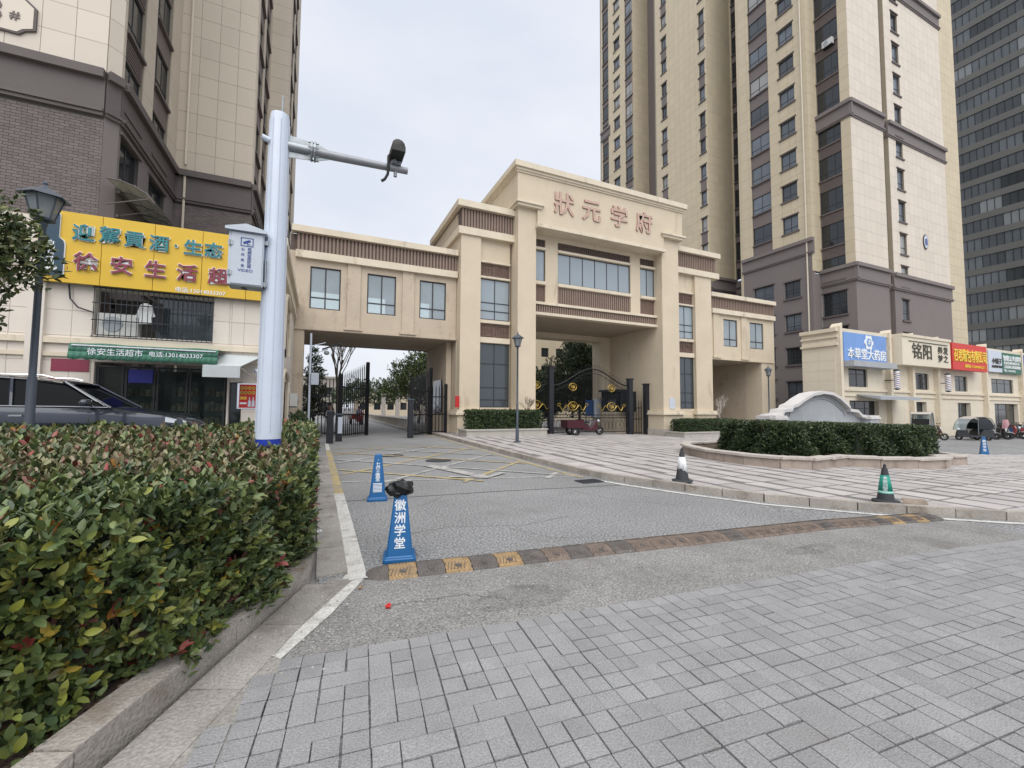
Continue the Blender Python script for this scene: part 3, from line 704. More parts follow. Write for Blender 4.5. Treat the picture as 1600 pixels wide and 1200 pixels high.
# --- wings
def wing(x0, x1, pil, wins, open0, open1, mirror=False, mat='cream_rough'):
    fr = FY(22.6); Z0 = 5.17
    ops = [(a, c, 6.22, 8.28) for a, c in wins]
    facade(gate, fr, Z0, 8.6, ops, G[mat], .3, u0=x0, u1=x1)
    # rear wall with lower openings, so that the sky shows through
    fb = Fr((x1, BK), (x0, BK)); ops2 = [(x1-c, x1-a, 7.0, 8.4) for a, c in (((-.62, 1.05), (2.65, 3.75), (5.97, 6.6)) if x0 < 0 else ((28.6, 30), (31, 32.5)))]
    facade(gate, fb, Z0, 8.6, ops2, G['soffit'], .25, name='rear_wall')
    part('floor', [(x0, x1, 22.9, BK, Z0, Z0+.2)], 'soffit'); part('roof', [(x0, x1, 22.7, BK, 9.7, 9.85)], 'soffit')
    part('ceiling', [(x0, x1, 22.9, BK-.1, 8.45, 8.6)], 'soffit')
    for a, c in wins: window(gate, fr, a, c, 6.22, 8.28, -.1, 2, (.27,), gmat='clear_glass', ft=.06)
    for a, c in pil:
        part('pilaster', [(a, c, 22.52, 22.598, 5.4, 8.6)], mat); part('corbel', [(a-.12, c+.12, 22.46, 22.596, 5.28, 5.4)], mat)
    part('ledge', [(x0-.02, x1, 22.38, 22.599, 8.6, 8.95)], 'cream_trim'); part('cornice', [(x0-.2, x1, 22.3, 22.75, 9.82, 10.12)], 'cream_trim')
    flutes(FY(22.55), x0, x1, 8.95, 9.82, int((x1-x0)/.17))
    part('lintel', [(x0, x1, 22.54, 22.6, 5.17, 5.3)], mat)
wing(-1.15, 6.8, [(1.17, 1.78), (3.86, 4.47)], [(-.52, .86), (2.11, 3.54), (4.77, 6.21)], -.7, 6.8)
wing(26.3, 33.3, [(26.5, 27.1), (29.5, 30.1)], [(27.62, 29.12), (30.52, 32.1)], 26.3, 31.8, mat='cream')
part('side_wall', [(-1.4, -1.15, 22.75, BK, 8.95, 9.8)], 'fluted'); part('side_wall', [(-1.45, -1.15, 22.6, BK, 0, 8.95)], 'cream_rough')
part('pier', [(-1.15, -.7, 22.62, 23.4, 0, 5.17)], 'cream_rough'); part('pier', [(31.8, 33.3, 22.61, 24, -.5, 5.17)], 'cream')
part('side_wall', [(31.8, 32.1, 24, BK, -.5, 5.17)], 'cream_rough')
# cut of the cream end wall of right wing
part('end_wall', [(33.3, 33.5, 22.7, BK, -.5, 9.8)], 'cream')
part('rear_pier', [(26.3, 27.6, BK-.5, BK, -.5, 5.17)], 'cream_rough'); part('rear_wall', [(28.9, 31.8, BK-.3, BK, -.5, 5.17)], 'cream_rough')
# --- towers
def tower(xa, xb, bx0, bx1, colx, mir):
    Yf = 22.0
    part('column', [(colx[0], colx[1], Yf, Yf+.9, -.3, 10.95)], 'cream')
    fr = FY(Yf+.22); ops = [(bx0, bx1, 1.5, 5.08), (bx0, bx1, 5.42, 6.18), (bx0, bx1, 6.4, 8.72), (bx0, bx1, 8.86, 9.6)]
    facade(gate, fr, -.3, 10.95, ops, G['cream'], .35, u0=min(bx0, bx1)-.02, u1=max(bx0, bx1)+.02)
    part('wall', [(xa, xb, Yf+.55, BK, 5.1, 12.5)] if False else [(xa+.02, xa+.3, Yf+.6, BK, -.3, 12.3), (xb-.3, xb-.02, Yf+.6, BK, -.3, 12.3), (xa+.3, xb-.3, BK-.3, BK, -.3, 12.3)], 'cream_rough')
    window(gate, fr, bx0, bx1, 1.5, 5.08, -.06, 2, (.12, .31, .68), gmat='gate_glass_dark', ft=.05)
    window(gate, fr, bx0, bx1, 6.4, 8.72, -.06, 2, (.22, .42), gmat='gate_glass', ft=.05)
    mid = (bx0+bx1)/2
    for z0, z1 in ((5.42, 6.18), (8.86, 9.6)):
        b = MB(); fr.box(b, bx0, bx1, z0, z1, -.2, -.06); pn = b.build('carved_panel', G['carved'], gate)
        for a, c in ((bx0+.05, mid-.07), (mid+.07, bx1-.05)):
            q = MB(); fr.box(q, a, c, z0+.06, z0+.11, -.06, -.02); fr.box(q, a, c, z1-.11, z1-.06, -.06, -.02); fr.box(q, a, a+.05, z0+.11, z1-.11, -.06, -.02); fr.box(q, c-.05, c, z0+.11, z1-.11, -.06, -.02)
            for k in range(4): q.tube([fr.P(a+.12+k*(c-a-.24)/3, z0+.2, -.05), fr.P(a+.2+k*(c-a-.3)/3, (z0+z1)/2, -.03), fr.P(a+.1+k*(c-a-.24)/3, z1-.2, -.05)], .022, 5)
            q.build('carving', G['carved'], pn)
    for z0, z1 in ((5.10, 5.4), (6.2, 6.38), (8.74, 8.85), (9.62, 9.72)): part('sill', [(bx0, bx1, Yf+.13, Yf+.218, z0, z1)], 'cream_trim')
    part('ledge', [(xa-.12, xb+.12, Yf-.12, Yf+1.0, 10.95, 11.35), (xa-.12 if not mir else xb-.3, xa+.3 if not mir else xb+.12, Yf+1, BK, 10.95, 11.35)], 'cream_trim')
    part('cornice', [(xa-.2, xb+.2, Yf-.2, BK+.1, 12.45, 12.8)], 'cream_trim')
    part('attic', [(xa+.06, xb-.06, Yf+.08, BK, 11.35, 12.45)], 'fluted')
    flutes(FY(Yf+.075), xa+.06, xb-.06, 11.35, 12.45, int((xb-xa)/.17), d=.0)
    # moulded plinth
    for a, c in (colx,):
        part('plinth', [(a-.12, c+.12, Yf-.14, Yf+1.2, -.35, 1.1)], 'cream'); part('plinth_cap', [(a-.24, c+.24, Yf-.26, Yf+1.3, 1.1, 1.22), (a-.17, c+.17, Yf-.19, Yf+1.25, 1.22, 1.38)], 'cream_trim')
        part('plinth_base', [(a-.18, c+.18, Yf-.2, Yf+1.25, -.36, .18)], 'stone_pale')
tower(6.8, 10.0, 8.02, 9.85, (6.85, 8.0), False)
tower(22.45, 26.3, 22.5, 24.1, (24.12, 25.7), True)
part('plinth', [(8.13, 9.9, 22.12, 22.9, -.1, 1.1)], 'cream'); part('plinth', [(22.4, 24.0, 22.1, 22.9, -.35, 1.1)], 'cream')
# --- centre
for a, c in ((9.98, 11.12), (20.5, 21.95)):
    part('pier', [(a, c, 21.4, 22.6, -.3, 13.0)], 'cream'); part('capital', [(a-.25, c+.35, 21.0, 22.6, 12.98, 13.1), (a-.15, c+.22, 21.1, 22.6, 12.83, 12.98)], 'cream_trim')
    part('plinth', [(a-.12, c+.12, 21.28, 22.7, -.35, 1.1)], 'cream'); part('plinth_cap', [(a-.24, c+.24, 21.14, 22.8, 1.1, 1.22), (a-.17, c+.17, 21.2, 22.75, 1.22, 1.38)], 'cream_trim')
    part('plinth_base', [(a-.18, c+.18, 21.22, 22.75, -.36, .18)], 'stone_pale')
part('name_board', [(11.12, 20.5, 21.2, 22.5, 11.98, 13.1), (9.85, 22.15, 21.2, 27.4, 13.1, 14.75)], 'cream')
part('board_ledge', [(11.06, 20.56, 21.08, 22.4, 11.78, 11.98)], 'cream_trim')
part('cornice', [(9.6, 22.4, 20.95, 27.5, 14.98, 15.3), (9.72, 22.28, 21.06, 27.45, 14.84, 14.98), (9.78, 22.22, 21.13, 27.4, 14.74, 14.84)], 'cream_trim')
fc = FY(22.08); W1, W2, W3 = (11.12, 12.1), (12.95, 18.45), (19.25, 20.5)
ops = [(a, c, z0, z1) for a, c in (W1, W2, W3) for z0, z1 in ((7.75, 8.75), (9.0, 10.85), (11.05, 11.5))]
facade(gate, fc, 6.95, 11.8, ops, G['cream'], .4, u0=11.12, u1=20.5)
for (a, c), k in ((W1, 1), (W2, 6), (W3, 2)):
    window(gate, fc, a, c, 9.0, 10.85, -.12, k, (), gmat='gate_glass', ft=.05)
    flutes(FY(22.2), a, c, 11.05, 11.5, max(4, int((c-a)/.14)), 'fluted')
    if k == 6: flutes(FY(22.14), a, c, 7.75, 8.75, 34)
    else:
        b = MB(); fc.box(b, a, c, 7.75, 8.75, -.2, -.1); b.build('carved_panel', G['carved'], gate)
    part('sill', [(a, c, 21.98, 22.078, 8.78, 8.97), (a, c, 22.0, 22.078, 10.87, 11.0)], 'cream_trim')
part('ledge', [(11.12, 20.5, 21.86, 22.077, 7.55, 7.7), (11.12, 20.5, 21.84, 22.077, 6.92, 7.08)], 'cream_trim')
flutes(FY(22.0), 11.12, 20.5, 7.08, 7.55, 60)
# storey behind the centre (hollow carriage opening below)
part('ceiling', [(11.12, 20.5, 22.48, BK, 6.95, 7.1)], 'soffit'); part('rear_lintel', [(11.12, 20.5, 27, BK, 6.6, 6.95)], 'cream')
part('upper_wall', [(10.2, 21.9, 22.7, BK-.2, 12.3, 14.7), (11.1, 20.6, 27.6, BK, 7.1, 12.4), (10.0, 10.3, 22.6, BK, 6.95, 12.4), (21.6, 21.9, 22.6, BK, 6.95, 12.4)], 'cream')
for q in ((10.9, 11.12, 22.6, BK, -.3, 6.95), (20.5, 20.8, 22.6, BK, -.35, 6.95), (19.7, 20.498, 27, BK, -.35, 6.6)): part('inner_wall', [q], 'cream')
part('inner_wall', [(6.5, 6.79, 23.4, BK, -.1, 5.17)], 'cream_rough'); part('inner_wall', [(26.31, 26.6, 23.4, BK-.5, -.5, 5.17)], 'cream_rough')
part('window', [(6.42, 6.499, 24.2, 26, 1.2, 3.1)], 'dark_glass')
# letters
for ch, x in zip('狀元学府', (12.84, 14.78, 16.85, 18.84)):
    c1 = text(ch, 1.42, (x, 21.2, 13.46), FY(21.2), G['red_letter'], gate, 'character', .035, .03, d=.045)
    text(ch, 1.42, (x, 21.2, 13.46), FY(21.2), G['red_edge'], c1, 'character_edge', .05, .02, d=.022)
# small marks: poster box, red extinguisher box
part('notice', [(21.0, 21.45, 21.36, 21.398, 1.5, 2.2)], 'sign_pale'); part('hose_box', [(6.6, 6.82, 21.86, 21.93, 1.5, 2.1)], 'poster_red')
part('guard_window', [(19.2, 20.46, 24.0, 24.1, 1.3, 2.7)], 'dark_glass')

# ------------------------------------------------------------------ iron gates
def iron_gate(name, p0, p1, h0, h1, label, posts=True, cat='gate', n=None, zb=.08, group=None, mid=True):
    g = thing(name, (p0[0], p0[1], S(p0[0])), label, cat, group); fr = Fr(p0, p1); z = S(p0[0]); L = fr.L
    n = n or max(3, int(L/.16))
    for i in range(n+1):
        t = i/n; hh = h0+(h1-h0)*t**1.3; b = MB(); u = t*L
        b.tube([fr.P(u, z+zb), fr.P(u, z+hh-.12)], .026, 6); b.tube([fr.P(u, z+hh-.12), fr.P(u, z+hh+.14)], [.03, .003], 6); b.build('bar', G['black_iron'], g, smooth=True)
    b = MB()
    b = None
    for zz in (zb+.05, zb+1.0, min(h0, h1)*.8): b = MB(); fr.box(b, 0, L, z+zz, z+zz+.06, -.022, .022); b.build('rail', G['black_iron'], g)
    if mid:
        for k in range(max(1, int(L/1.0))):
            u = L*(k+.5)/max(1, int(L/1.0))
            for s_ in (1, -1): b = MB(); b.tube([fr.P(u-.22, z+zb+1.2 if s_ > 0 else z+zb+1.7), fr.P(u+.22, z+zb+1.7 if s_ > 0 else z+zb+1.2)], .016, 5); b.build('brace', G['black_iron'], g)
    if posts:
        for u, hh in ((0, h0+.05), (L, h1+.1)):
            b = MB(); fr.box(b, u-.07, u+.07, z+.02, z+hh, -.07, .07); b.build('gate_post', G['black_iron'], g)
    return g
iron_gate('iron_gate', (.95, 21.9), (2.35, 23.7), 3.0, 3.75, 'black barred gate leaf standing open at the left side of the vehicle passage')
iron_gate('iron_gate', (4.2, 21.3), (5.6, 23.2), 2.9, 3.55, 'black barred gate leaf standing open at the right side of the vehicle passage')
iron_gate('iron_fence', (-.65, 23.6), (.85, 23.6), 2.5, 2.95, 'short black spiked fence panel between the left pier and the open gate', False, 'fence')
iron_gate('iron_fence', (5.55, 23.3), (6.5, 23.4), 2.55, 2.7, 'short black spiked fence panel against the tower beside the open gate', True, 'fence')
# barrier posts
for (x, y, h, lb) in ((.47, 19.0, 1.35, 'dark grey steel barrier cabinet at the left road edge before the gate'), (.85, 20.0, 1.2, 'slim dark barrier post with pale panel just behind the grey cabinet'), (4.12, 21.1, 1.9, 'thick dark gate stop post in front of the right gate leaf')):
    t_ = thing('barrier_post', (x, y, 0), lb, 'post'); b = MB(); b.box(x-.13, x+.13, y-.13, y+.13, 0, h-.06); b.build('housing', G['dark_metal'], t_, bevel=.02)
    b = MB(); b.box(x-.15, x+.15, y-.15, y+.15, h-.06, h); b.build('cap', G['lamp_post'], t_)
    if x > .5 and x < 1: b = MB(); b.box(x-.05, x+.12, y-.16, y-.131, .35, h-.15); b.build('front_panel', G['sign_pale'], t_)
# ornate centre gate
def ornate(p0, p1, rise0, rise1, label, z, group=None):
    g = thing('ornamental_gate', (p0[0], p0[1], z), label, 'gate', group); fr = Fr(p0, p1); L = fr.L
    H = lambda t: rise0+(rise1-rise0)*(.5-.5*math.cos(math.pi*t))
    n = int(L/.105)
    for i in range(n+1):
        b = MB(); t = i/n; b.tube([fr.P(t*L, z+.1), fr.P(t*L, z+H(t))], .012, 5); b.build('bar', G['black_iron'], g, smooth=True)
    b = MB(); b.tube([fr.P(t*L, z+H(t)) for t in np.linspace(0, 1, 15)], .04, 7); b.tube([fr.P(t*L, z+H(t)-.28) for t in np.linspace(0, 1, 15)], .016, 6)
    for zz in (.1, 1.0, 1.18): fr.box(b, 0, L, z+zz, z+zz+.05, -.02, .02)
    b.build('frame', G['black_iron'], g)
    b = MB()
    for i in range(10):
        t = (i+.5)/10; c = fr.P(t*L, z+H(t)+.16); b.tube([c+fr.u*(.13*math.cos(a)*(1-a/9))+Vector((0, 0, .13*math.sin(a)*(1-a/9))) for a in np.linspace(-1.6, 4.8, 12)], .011, 5)
    for i in range(int(L/.3)):
        c = fr.P((i+.5)*.3, z+.55); b.tube([c+fr.u*(.12*math.cos(a))+Vector((0, 0, .3*math.sin(a))) for a in np.linspace(0, 6.28, 14)], .01, 5)
    b.build('scrollwork', G['black_iron'], g)
    for u, zz, r_ in ((L*.5, 2.95, .28), (L*.5, 1.75, .33)):
        b = MB(); c = fr.P(u, z+zz, .05); b.tube([c+fr.u*(r_*math.cos(a))+Vector((0, 0, r_*.8*math.sin(a))) for a in np.linspace(0, 6.2832, 20)], .021, 6)
        for s_ in (-1, 1):
            for q in (.25, .5): b.tube([c+fr.u*(s_*r_*q*math.sin(a))+Vector((0, 0, r_*(.1-q*math.cos(a)*.9))) for a in np.linspace(.4, 2.6, 8)], .022, 5)
        b.tube([c+Vector((0, 0, -r_)), c+Vector((0, 0, r_*.3))], .024, 5)
        if zz < 2:
            for s_ in (-1, 1):
                b.tube([c+fr.u*s_*(r_+q*.8)+Vector((0, 0, .16*math.sin(q*9)-.1)) for q in np.linspace(0, .75, 12)], .024, 5)
                cc = c+fr.u*s_*(r_+.68)+Vector((0, 0, .05)); b.tube([cc+fr.u*(.14*math.cos(a)*(1-a/9))+Vector((0, 0, .14*math.sin(a)*(1-a/9))) for a in np.linspace(0, 6.5, 12)], .02, 5)
        b.build('gold_emblem', G['gold'], g)
    return g
og = ornate((13.0, 22.9), (16.0, 22.9), 3.0, 4.15, 'left leaf of the black ornamental gate with gold emblems in the main opening', -.12)
og2 = ornate((16.05, 22.9), (18.85, 22.9), 4.15, 3.15, 'right leaf of the black ornamental gate with gold emblems in the main opening', -.14)
for ob in list(og2.children): pass
ornate((11.15, 23.0), (12.8, 23.0), 2.4, 3.0, 'narrow fixed side panel of the black gate next to the left pier', -.06)
for x, h, lb in ((12.9, 3.95, 'square black gate post left of the gold emblem gate'), (18.95, 3.4, 'square black gate post right of the gold emblem gate'), (20.35, 3.1, 'square black post of the small pedestrian gate by the right pier')):
    t_ = thing('gate_post', (x, 22.85, -.1), lb, 'gate post'); b = MB(); b.box(x-.15, x+.15, 22.7, 23.0, -.3, h); b.build('shaft', G['dark_metal'], t_); b = MB(); b.box(x-.19, x+.19, 22.66, 23.04, h, h+.1); b.build('cap', G['dark_metal'], t_)
iron_gate('pedestrian_gate', (19.25, 23.6), (20.3, 23.3), 2.4, 2.3, 'small black barred pedestrian gate beside the right pier', False, mid=False)
kx = thing('guard_booth', (19.6, 25.5, -.2), 'small guard booth with dark window inside the gate beside the right inner wall', 'booth')
b = MB(); b.box(19.15, 20.4, 24.6, 26.4, -.3, 1.25); b.build('wall', G['cream'], kx); b = MB(); b.box(19.2, 20.4, 24.65, 26.35, 1.25, 2.7); b.build('window', G['dark_glass'], kx); b = MB(); b.box(19.05, 20.45, 24.5, 26.5, 2.7, 2.85); b.build('roof', G['dark_metal'], kx)
bd = thing('notice_board', (19.4, 27.9, -.2), 'blue and white notice board seen through the right gate leaf', 'board')
b = MB(); b.box(18.2, 19.6, 26.9, 26.95, .9, 2.1); b.build('panel', G['bike_blue'], bd); b = MB(); b.box(18.9, 19.6, 26.86, 26.89, .8, 2.2); b.build('poster', G['sign_pale'], bd)
for x in (18.25, 19.55):
    b = MB(); b.box(x-.03, x+.03, 26.96, 27.0, -.2, 2.3); b.build('leg', G['dark_metal'], bd)

# ------------------------------------------------------------------ apartment towers
def mark_sill(b, fr, u0, u1, z, ov=.12, h=.1, d=.14): fr.box(b, u0-ov, u1+ov, z-h, z, -.05, d)
def apt_column(root, fr, u0, u1, z0, z1, sill0, wh, cols, ops, kind, bars=0, gmat='tower_glass', rows=(.3,), mesh_spandrel=True, louvre=False):
    """adds openings to ops and returns deferred builder"""
    zs = []
    z = sill0
    while z < z1-.5:
        if z+wh > z0+.3: zs.append(z)
        z += 3.0
    if kind == 'strip': ops.append((u0, u1, z0, z1))
    else:
        for z in zs: ops.append((u0, u1, z, z+wh))
    def go():
        for z in zs:
            lo, hi = max(z, z0+.02), min(z+wh, z1)
            if hi-lo < .4: continue
            window(root, fr, u0+.005, u1-.005, lo, hi, -.14, cols, rows, gmat=gmat, bars=bars)
            b = MB()
            if kind == 'strip': fr.box(b, u0, u1, z-.12, z, -.2, .1); b.build('sill', G['brown_trim'], root)
            else: fr.box(b, u0-.12, u1+.12, z-.14, z-.002, -.02, .12); fr.box(b, u0-.1, u1+.1, hi+.002, hi+.1, -.02, .1); b.build('window_trim', G['brown_trim'], root)
            if kind == 'strip2' and int((z+40)/3) % 2: b = MB(); fr.box(b, u0, u1, hi+.1, z+3.0-.15, .0, .05); b.build('spandrel', G['spandrel'], root)
            if kind == 'strip':
                top = min(z+3.0-.12, z1)
                if top > hi+.05:
                    b = MB(); fr.box(b, u0, u1, hi, top, -.2, -.05)
                    if louvre:
                        for k in range(6): fr.box(b, u0+.1, u1-.1, hi+.1+k*.12, hi+.15+k*.12, -.05, -.01)
                    b.build('spandrel', G['spandrel'], root)
        if kind == 'strip' and zs and zs[0]-.12 > z0+.05:
            b = MB(); fr.box(b, u0, u1, z0, zs[0]-.12, -.2, -.05); b.build('spandrel', G['spandrel'], root)
    return go
def band(root, frs, z0, z1, over=.18):
    b = MB()
    for fr in frs:
        fr.box(b, -over*.5, fr.L+over, z0+.22, z1-.3, -.1, .06)
        fr.box(b, -over*.5, fr.L+over, z1-.3, z1, -.1, .24); fr.box(b, -over*.5, fr.L+over, z0, z0+.11, -.1, .12); fr.box(b, -over*.5, fr.L+over, z0+.12, z0+.22, -.1, .18)
    return b
# ---- near right tower
rt = thing('apartment_tower', (45, 24, -.5), 'tall cream apartment tower with brown base standing right behind the shop row', 'apartment tower', 'apartment towers')
TOP = 63
P1 = Fr((38.6, 29.1), (38.6, 22.55)); RT = Fr((38.6, 22.55), (39.8, 22.55)); P2 = Fr((39.8, 22.55), (39.8, 19.9)); PA = Fr((39.8, 19.9), (44.7, 19.9)); NT = Fr((44.7, 20.5), (46.0, 20.5)); NU = Fr((46.0, 20.5), (46.0, 20.1)); NTs = Fr((44.7, 19.9), (44.7, 20.5))
PB = Fr((46.0, 20.1), (56.2, 20.1)); PC = Fr((56.2, 22.4), (66.0, 22.4)); PCs = Fr((56.2, 20.1), (56.2, 22.4))
cells = []; pale = []; jobs = []
def wallseg(root, fr, z0, zm, z1, cols, up, cs, backm='panel_back', lowm='brown_wall', zoff=.5, cw=.8):
    o1 = []; o2 = []
    for c in cols:
        u0, u1, sill0, wh, nc, kind, kw = c
        jobs.append(apt_column(root, fr, u0, u1, zm, z1, sill0, wh, nc, o1, kind, **kw))
        jobs.append(apt_column(root, fr, u0, u1, z0, zm-1.45, sill0, wh, nc, o2, kind if kind != 'strip' else 'win', **dict(kw, bars=.14)))
    facade(root, fr, zm, z1, o1, G[backm], cells=cs, cw=cw, ch=1.0, zoff=zoff); facade(root, fr, z0, zm-.2, o2, G[lowm], name='base_wall')
wallseg(rt, P1, -.5, 16.4, TOP, [(29.1-27.98, 29.1-26.02, 2.5, 1.7, 2, 'strip', {}), (29.1-24.99, 29.1-23.61, 2.5, 1.5, 2, 'win', {})], None, cells)
wallseg(rt, RT, -.5, 13.5, TOP, [], None, cells)
wallseg(rt, P2, -.5, 13.5, TOP, [(22.55-22.45, 22.55-20.6, 3.5, 2.0, 3, 'strip', dict(gmat='dark_glass', louvre=True))], None, cells)
wallseg(rt, PA, -.5, 13.5, TOP, [], None, pale); wallseg(rt, NT, -.5, 13.5, TOP, [], None, pale)
b = MB(); b.box(44.3, 44.696, 20.22, 20.8, -.5, TOP); b.box(46.004, 46.4, 20.42, 20.8, -.5, TOP); b.build('return_wall', G['panel_back'], rt)
wallseg(rt, PB, -.5, 13.5, TOP, [(1.2, 2.35, 3.5, 1.9, 1, 'win', dict(rows=(.35,)))], None, pale)
wallseg(rt, PCs, -.5, 13.5, TOP, [], None, cells); wallseg(rt, PC, -.5, 1, TOP, [], None, cells)
for j in jobs: j()
b = MB(); b.box(38.9, 56, 22.9, 29, TOP, TOP+.4); b.build('roof', G['panel_back'], rt)
b = MB(); b.box(38.62, 39.0, 28.9, 29.4, -.5, TOP); b.build('rear_corner', G['panel_cream'], rt)
pieces(rt, 'cladding_panel', G['panel_cream'], cells, 170, 'cladding_panels'); pieces(rt, 'cladding_panel', G['panel_pale'], pale, 130, 'pale_cladding_panels')
band(rt, [P1], 15.0, 16.4).build('band_course', G['brown_wall'], rt)
for z0 in (12.1, 26.0, 40.0): band(rt, [P2, PA, NT, PB], z0, z0+1.5).build('band_course', G['brown_wall'], rt)
b = MB(); b.tube([P1.P(6.2, -.5, .12), P1.P(6.2, TOP, .12)], .06, 7); b.build('drainpipe', G['pipe'], rt, smooth=True)
def ac_unit(parent, fr, u, z, d=.0, lab=None, s_=1.0):
    b = MB(); fr.box(b, u, u+.8*s_, z, z+.55*s_, d, d+.3); o = b.build('air_conditioner', G['ac_white'], parent)
    b = MB(); b.tube([fr.P(u+.3*s_, z+.28*s_, d+.3), fr.P(u+.3*s_, z+.28*s_, d+.315)], .2*s_, 14); b.build('fan_grille', G['galv'], o)
    return o
def ac_thing(fr, u, z, d, label, s_=1.0, group=None):
    q = fr.P(u, z, d); t_ = thing('air_conditioner', q, label, 'air conditioner', group)
    b = MB(); fr.box(b, u, u+.8*s_, z, z+.55*s_, d, d+.3); b.build('casing', G['ac_white'], t_)
    b = MB(); b.tube([fr.P(u+.3*s_, z+.28*s_, d+.3), fr.P(u+.3*s_, z+.28*s_, d+.315)], .2*s_, 14); b.build('fan_grille', G['galv'], t_)
    b = MB(); fr.box(b, u, u+.8*s_, z-.05, z-.002, .0, d+.25); b.build('bracket', G['dark_metal'], t_)
    return t_
ac_thing(P2, .9, 33.1, .1, 'white air conditioner fixed outside the dark balconies near the top of the right tower')
# wall emblem (dark oval plaque)
b = MB(); b.lathe([(.5, 0), (.5, .06)], (0, 0, 0), 20)
bb = MB(); bb.extr([(.42*math.cos(a), .72*math.sin(a)) for a in np.linspace(0, 6.2832, 22)[:-1]], PB.P(5.6, 17.3), PB.u, (0, 0, 1), PB.n, .03, .10); pl_ = bb.build('plaque', G['print_dark'], rt)
bb = MB(); bb.extr([(.34*math.cos(a), .62*math.sin(a)) for a in np.linspace(0, 6.2832, 22)[:-1]], PB.P(5.6, 17.3), PB.u, (0, 0, 1), PB.n, .10, .115); bb.build('plaque_face', G['sign_pale'], pl_)
text('8', .9, PB.P(5.6, 17.3), PB, G['print_blue'], pl_, 'number', .02, .01, d=.13)
# ---- far right tower
rf = thing('apartment_tower', (45, 42, -.5), 'tall cream apartment tower farther back directly behind the gatehouse', 'apartment tower', 'apartment towers')
cells = []; jobs = []; TF = 72
Q1 = Fr((38.4, 52.3), (38.4, 50.3)); Q2 = Fr((38.4, 50.3), (38.4, 45.0)); Q3 = Fr((38.4, 45.0), (42.3, 45.0)); Q4 = Fr((38.4, 40.7), (38.4, 32.9)); Q5 = Fr((38.4, 32.9), (42.2, 32.9)); Q6 = Fr((42.2, 32.9), (42.2, 28.5))
wallseg(rf, Q1, -.5, 13.5, TF, [(.3, 1.8, 3, 2.2, 2, 'strip', dict(gmat='dark_glass'))], None, cells)
wallseg(rf, Q2, -.5, 13.5, TF, [(50.3-49.2, 50.3-47.9, 3, 1.6, 2, 'win', {}), (50.3-46.7, 50.3-45.05, 3, 2.0, 2, 'strip', {})], None, cells)
wallseg(rf, Q3, -.5, 13.5, TF, [], None, cells)
wallseg(rf, Q4, -.5, 15.9, TF, [(40.7-39.7, 40.7-38.85, 1.6, 1.6, 2, 'strip2', {}), (40.7-33.9, 40.7-33.15, 3, 1.6, 1, 'strip2', {})], None, cells)
wallseg(rf, Q5, -.5, 15.9, TF, [], None, cells)
wallseg(rf, Q6, -.5, 15.9, TF, [(.2, 3.3, 3, 2.1, 2, 'strip', dict(gmat='dark_glass'))], None, cells)
for j in jobs: j()
b = MB(); b.box(41, 41.4, 40.7, 45, -.5, TF); b.build('recess_wall', G['spandrel'], rf); b = MB(); b.box(38.7, 45, 32.9, 52, TF, TF+.4); b.build('roof', G['panel_back'], rf)
b = MB(); b.box(38.4, 45, 52.3, 52.6, -.5, TF); b.box(38.42, 41.4, 40.71, 40.95, -.5, TF); b.build('rear_wall', G['panel_back'], rf)
pieces(rf, 'cladding_panel', G['panel_cream'], cells, 300, 'cladding_panels')
for z0 in (14.4, 28, 42): band(rf, [Q1], z0, z0+1.5).build('band_course', G['brown_wall'], rf)
band(rf, [Q4, Q5], 14.4, 15.9).build('band_course', G['brown_wall'], rf)
Q7 = Fr((41, 45), (41, 40.7))
ac_thing(Q7, 2.4, 25.6, .1, 'upper air conditioner in the narrow recess of the far right tower', 1.3); ac_thing(Q7, 2.4, 22.9, .1, 'lower air conditioner in the narrow recess of the far right tower', 1.3)
# ---- glass office tower
gt = thing('office_tower', (112, 34, -.5), 'dark glass office tower at the far right edge', 'office tower')
GF = Fr((111, 41), (111, 12)); b = MB(); GF.box(b, 0, GF.L, -.5, 112, -6, -.4); b.build('core', G['glass_spandrel'], gt)
mull = MB()
for k in range(33):
    z = -.5+k*3.4; b = MB(); GF.box(b, 0, GF.L, z, z+1.15, -.4, 0); b.build('floor_band', G['glass_spandrel'], gt)
    for i in range(10):
        u = GF.L*i/10; key = ('gpane',)
        if key not in WIN:
            c = MB(); c.box(.04, GF.L/10-.04, -.012, .012, 0, 2.2); WIN[key] = c.mesh('window', G['glass_tower'])
        if k < 28: place(WIN[key], 'window', GF.P(u, z+1.17, -.18), gt, GF.a)
    for i in range(31): GF.box(mull, GF.L*i/30-.035, GF.L*i/30+.035, z+1.15, z+3.4, -.3, -.1)
mull.build('mullions', G['dark_metal'], gt, kind='stuff')
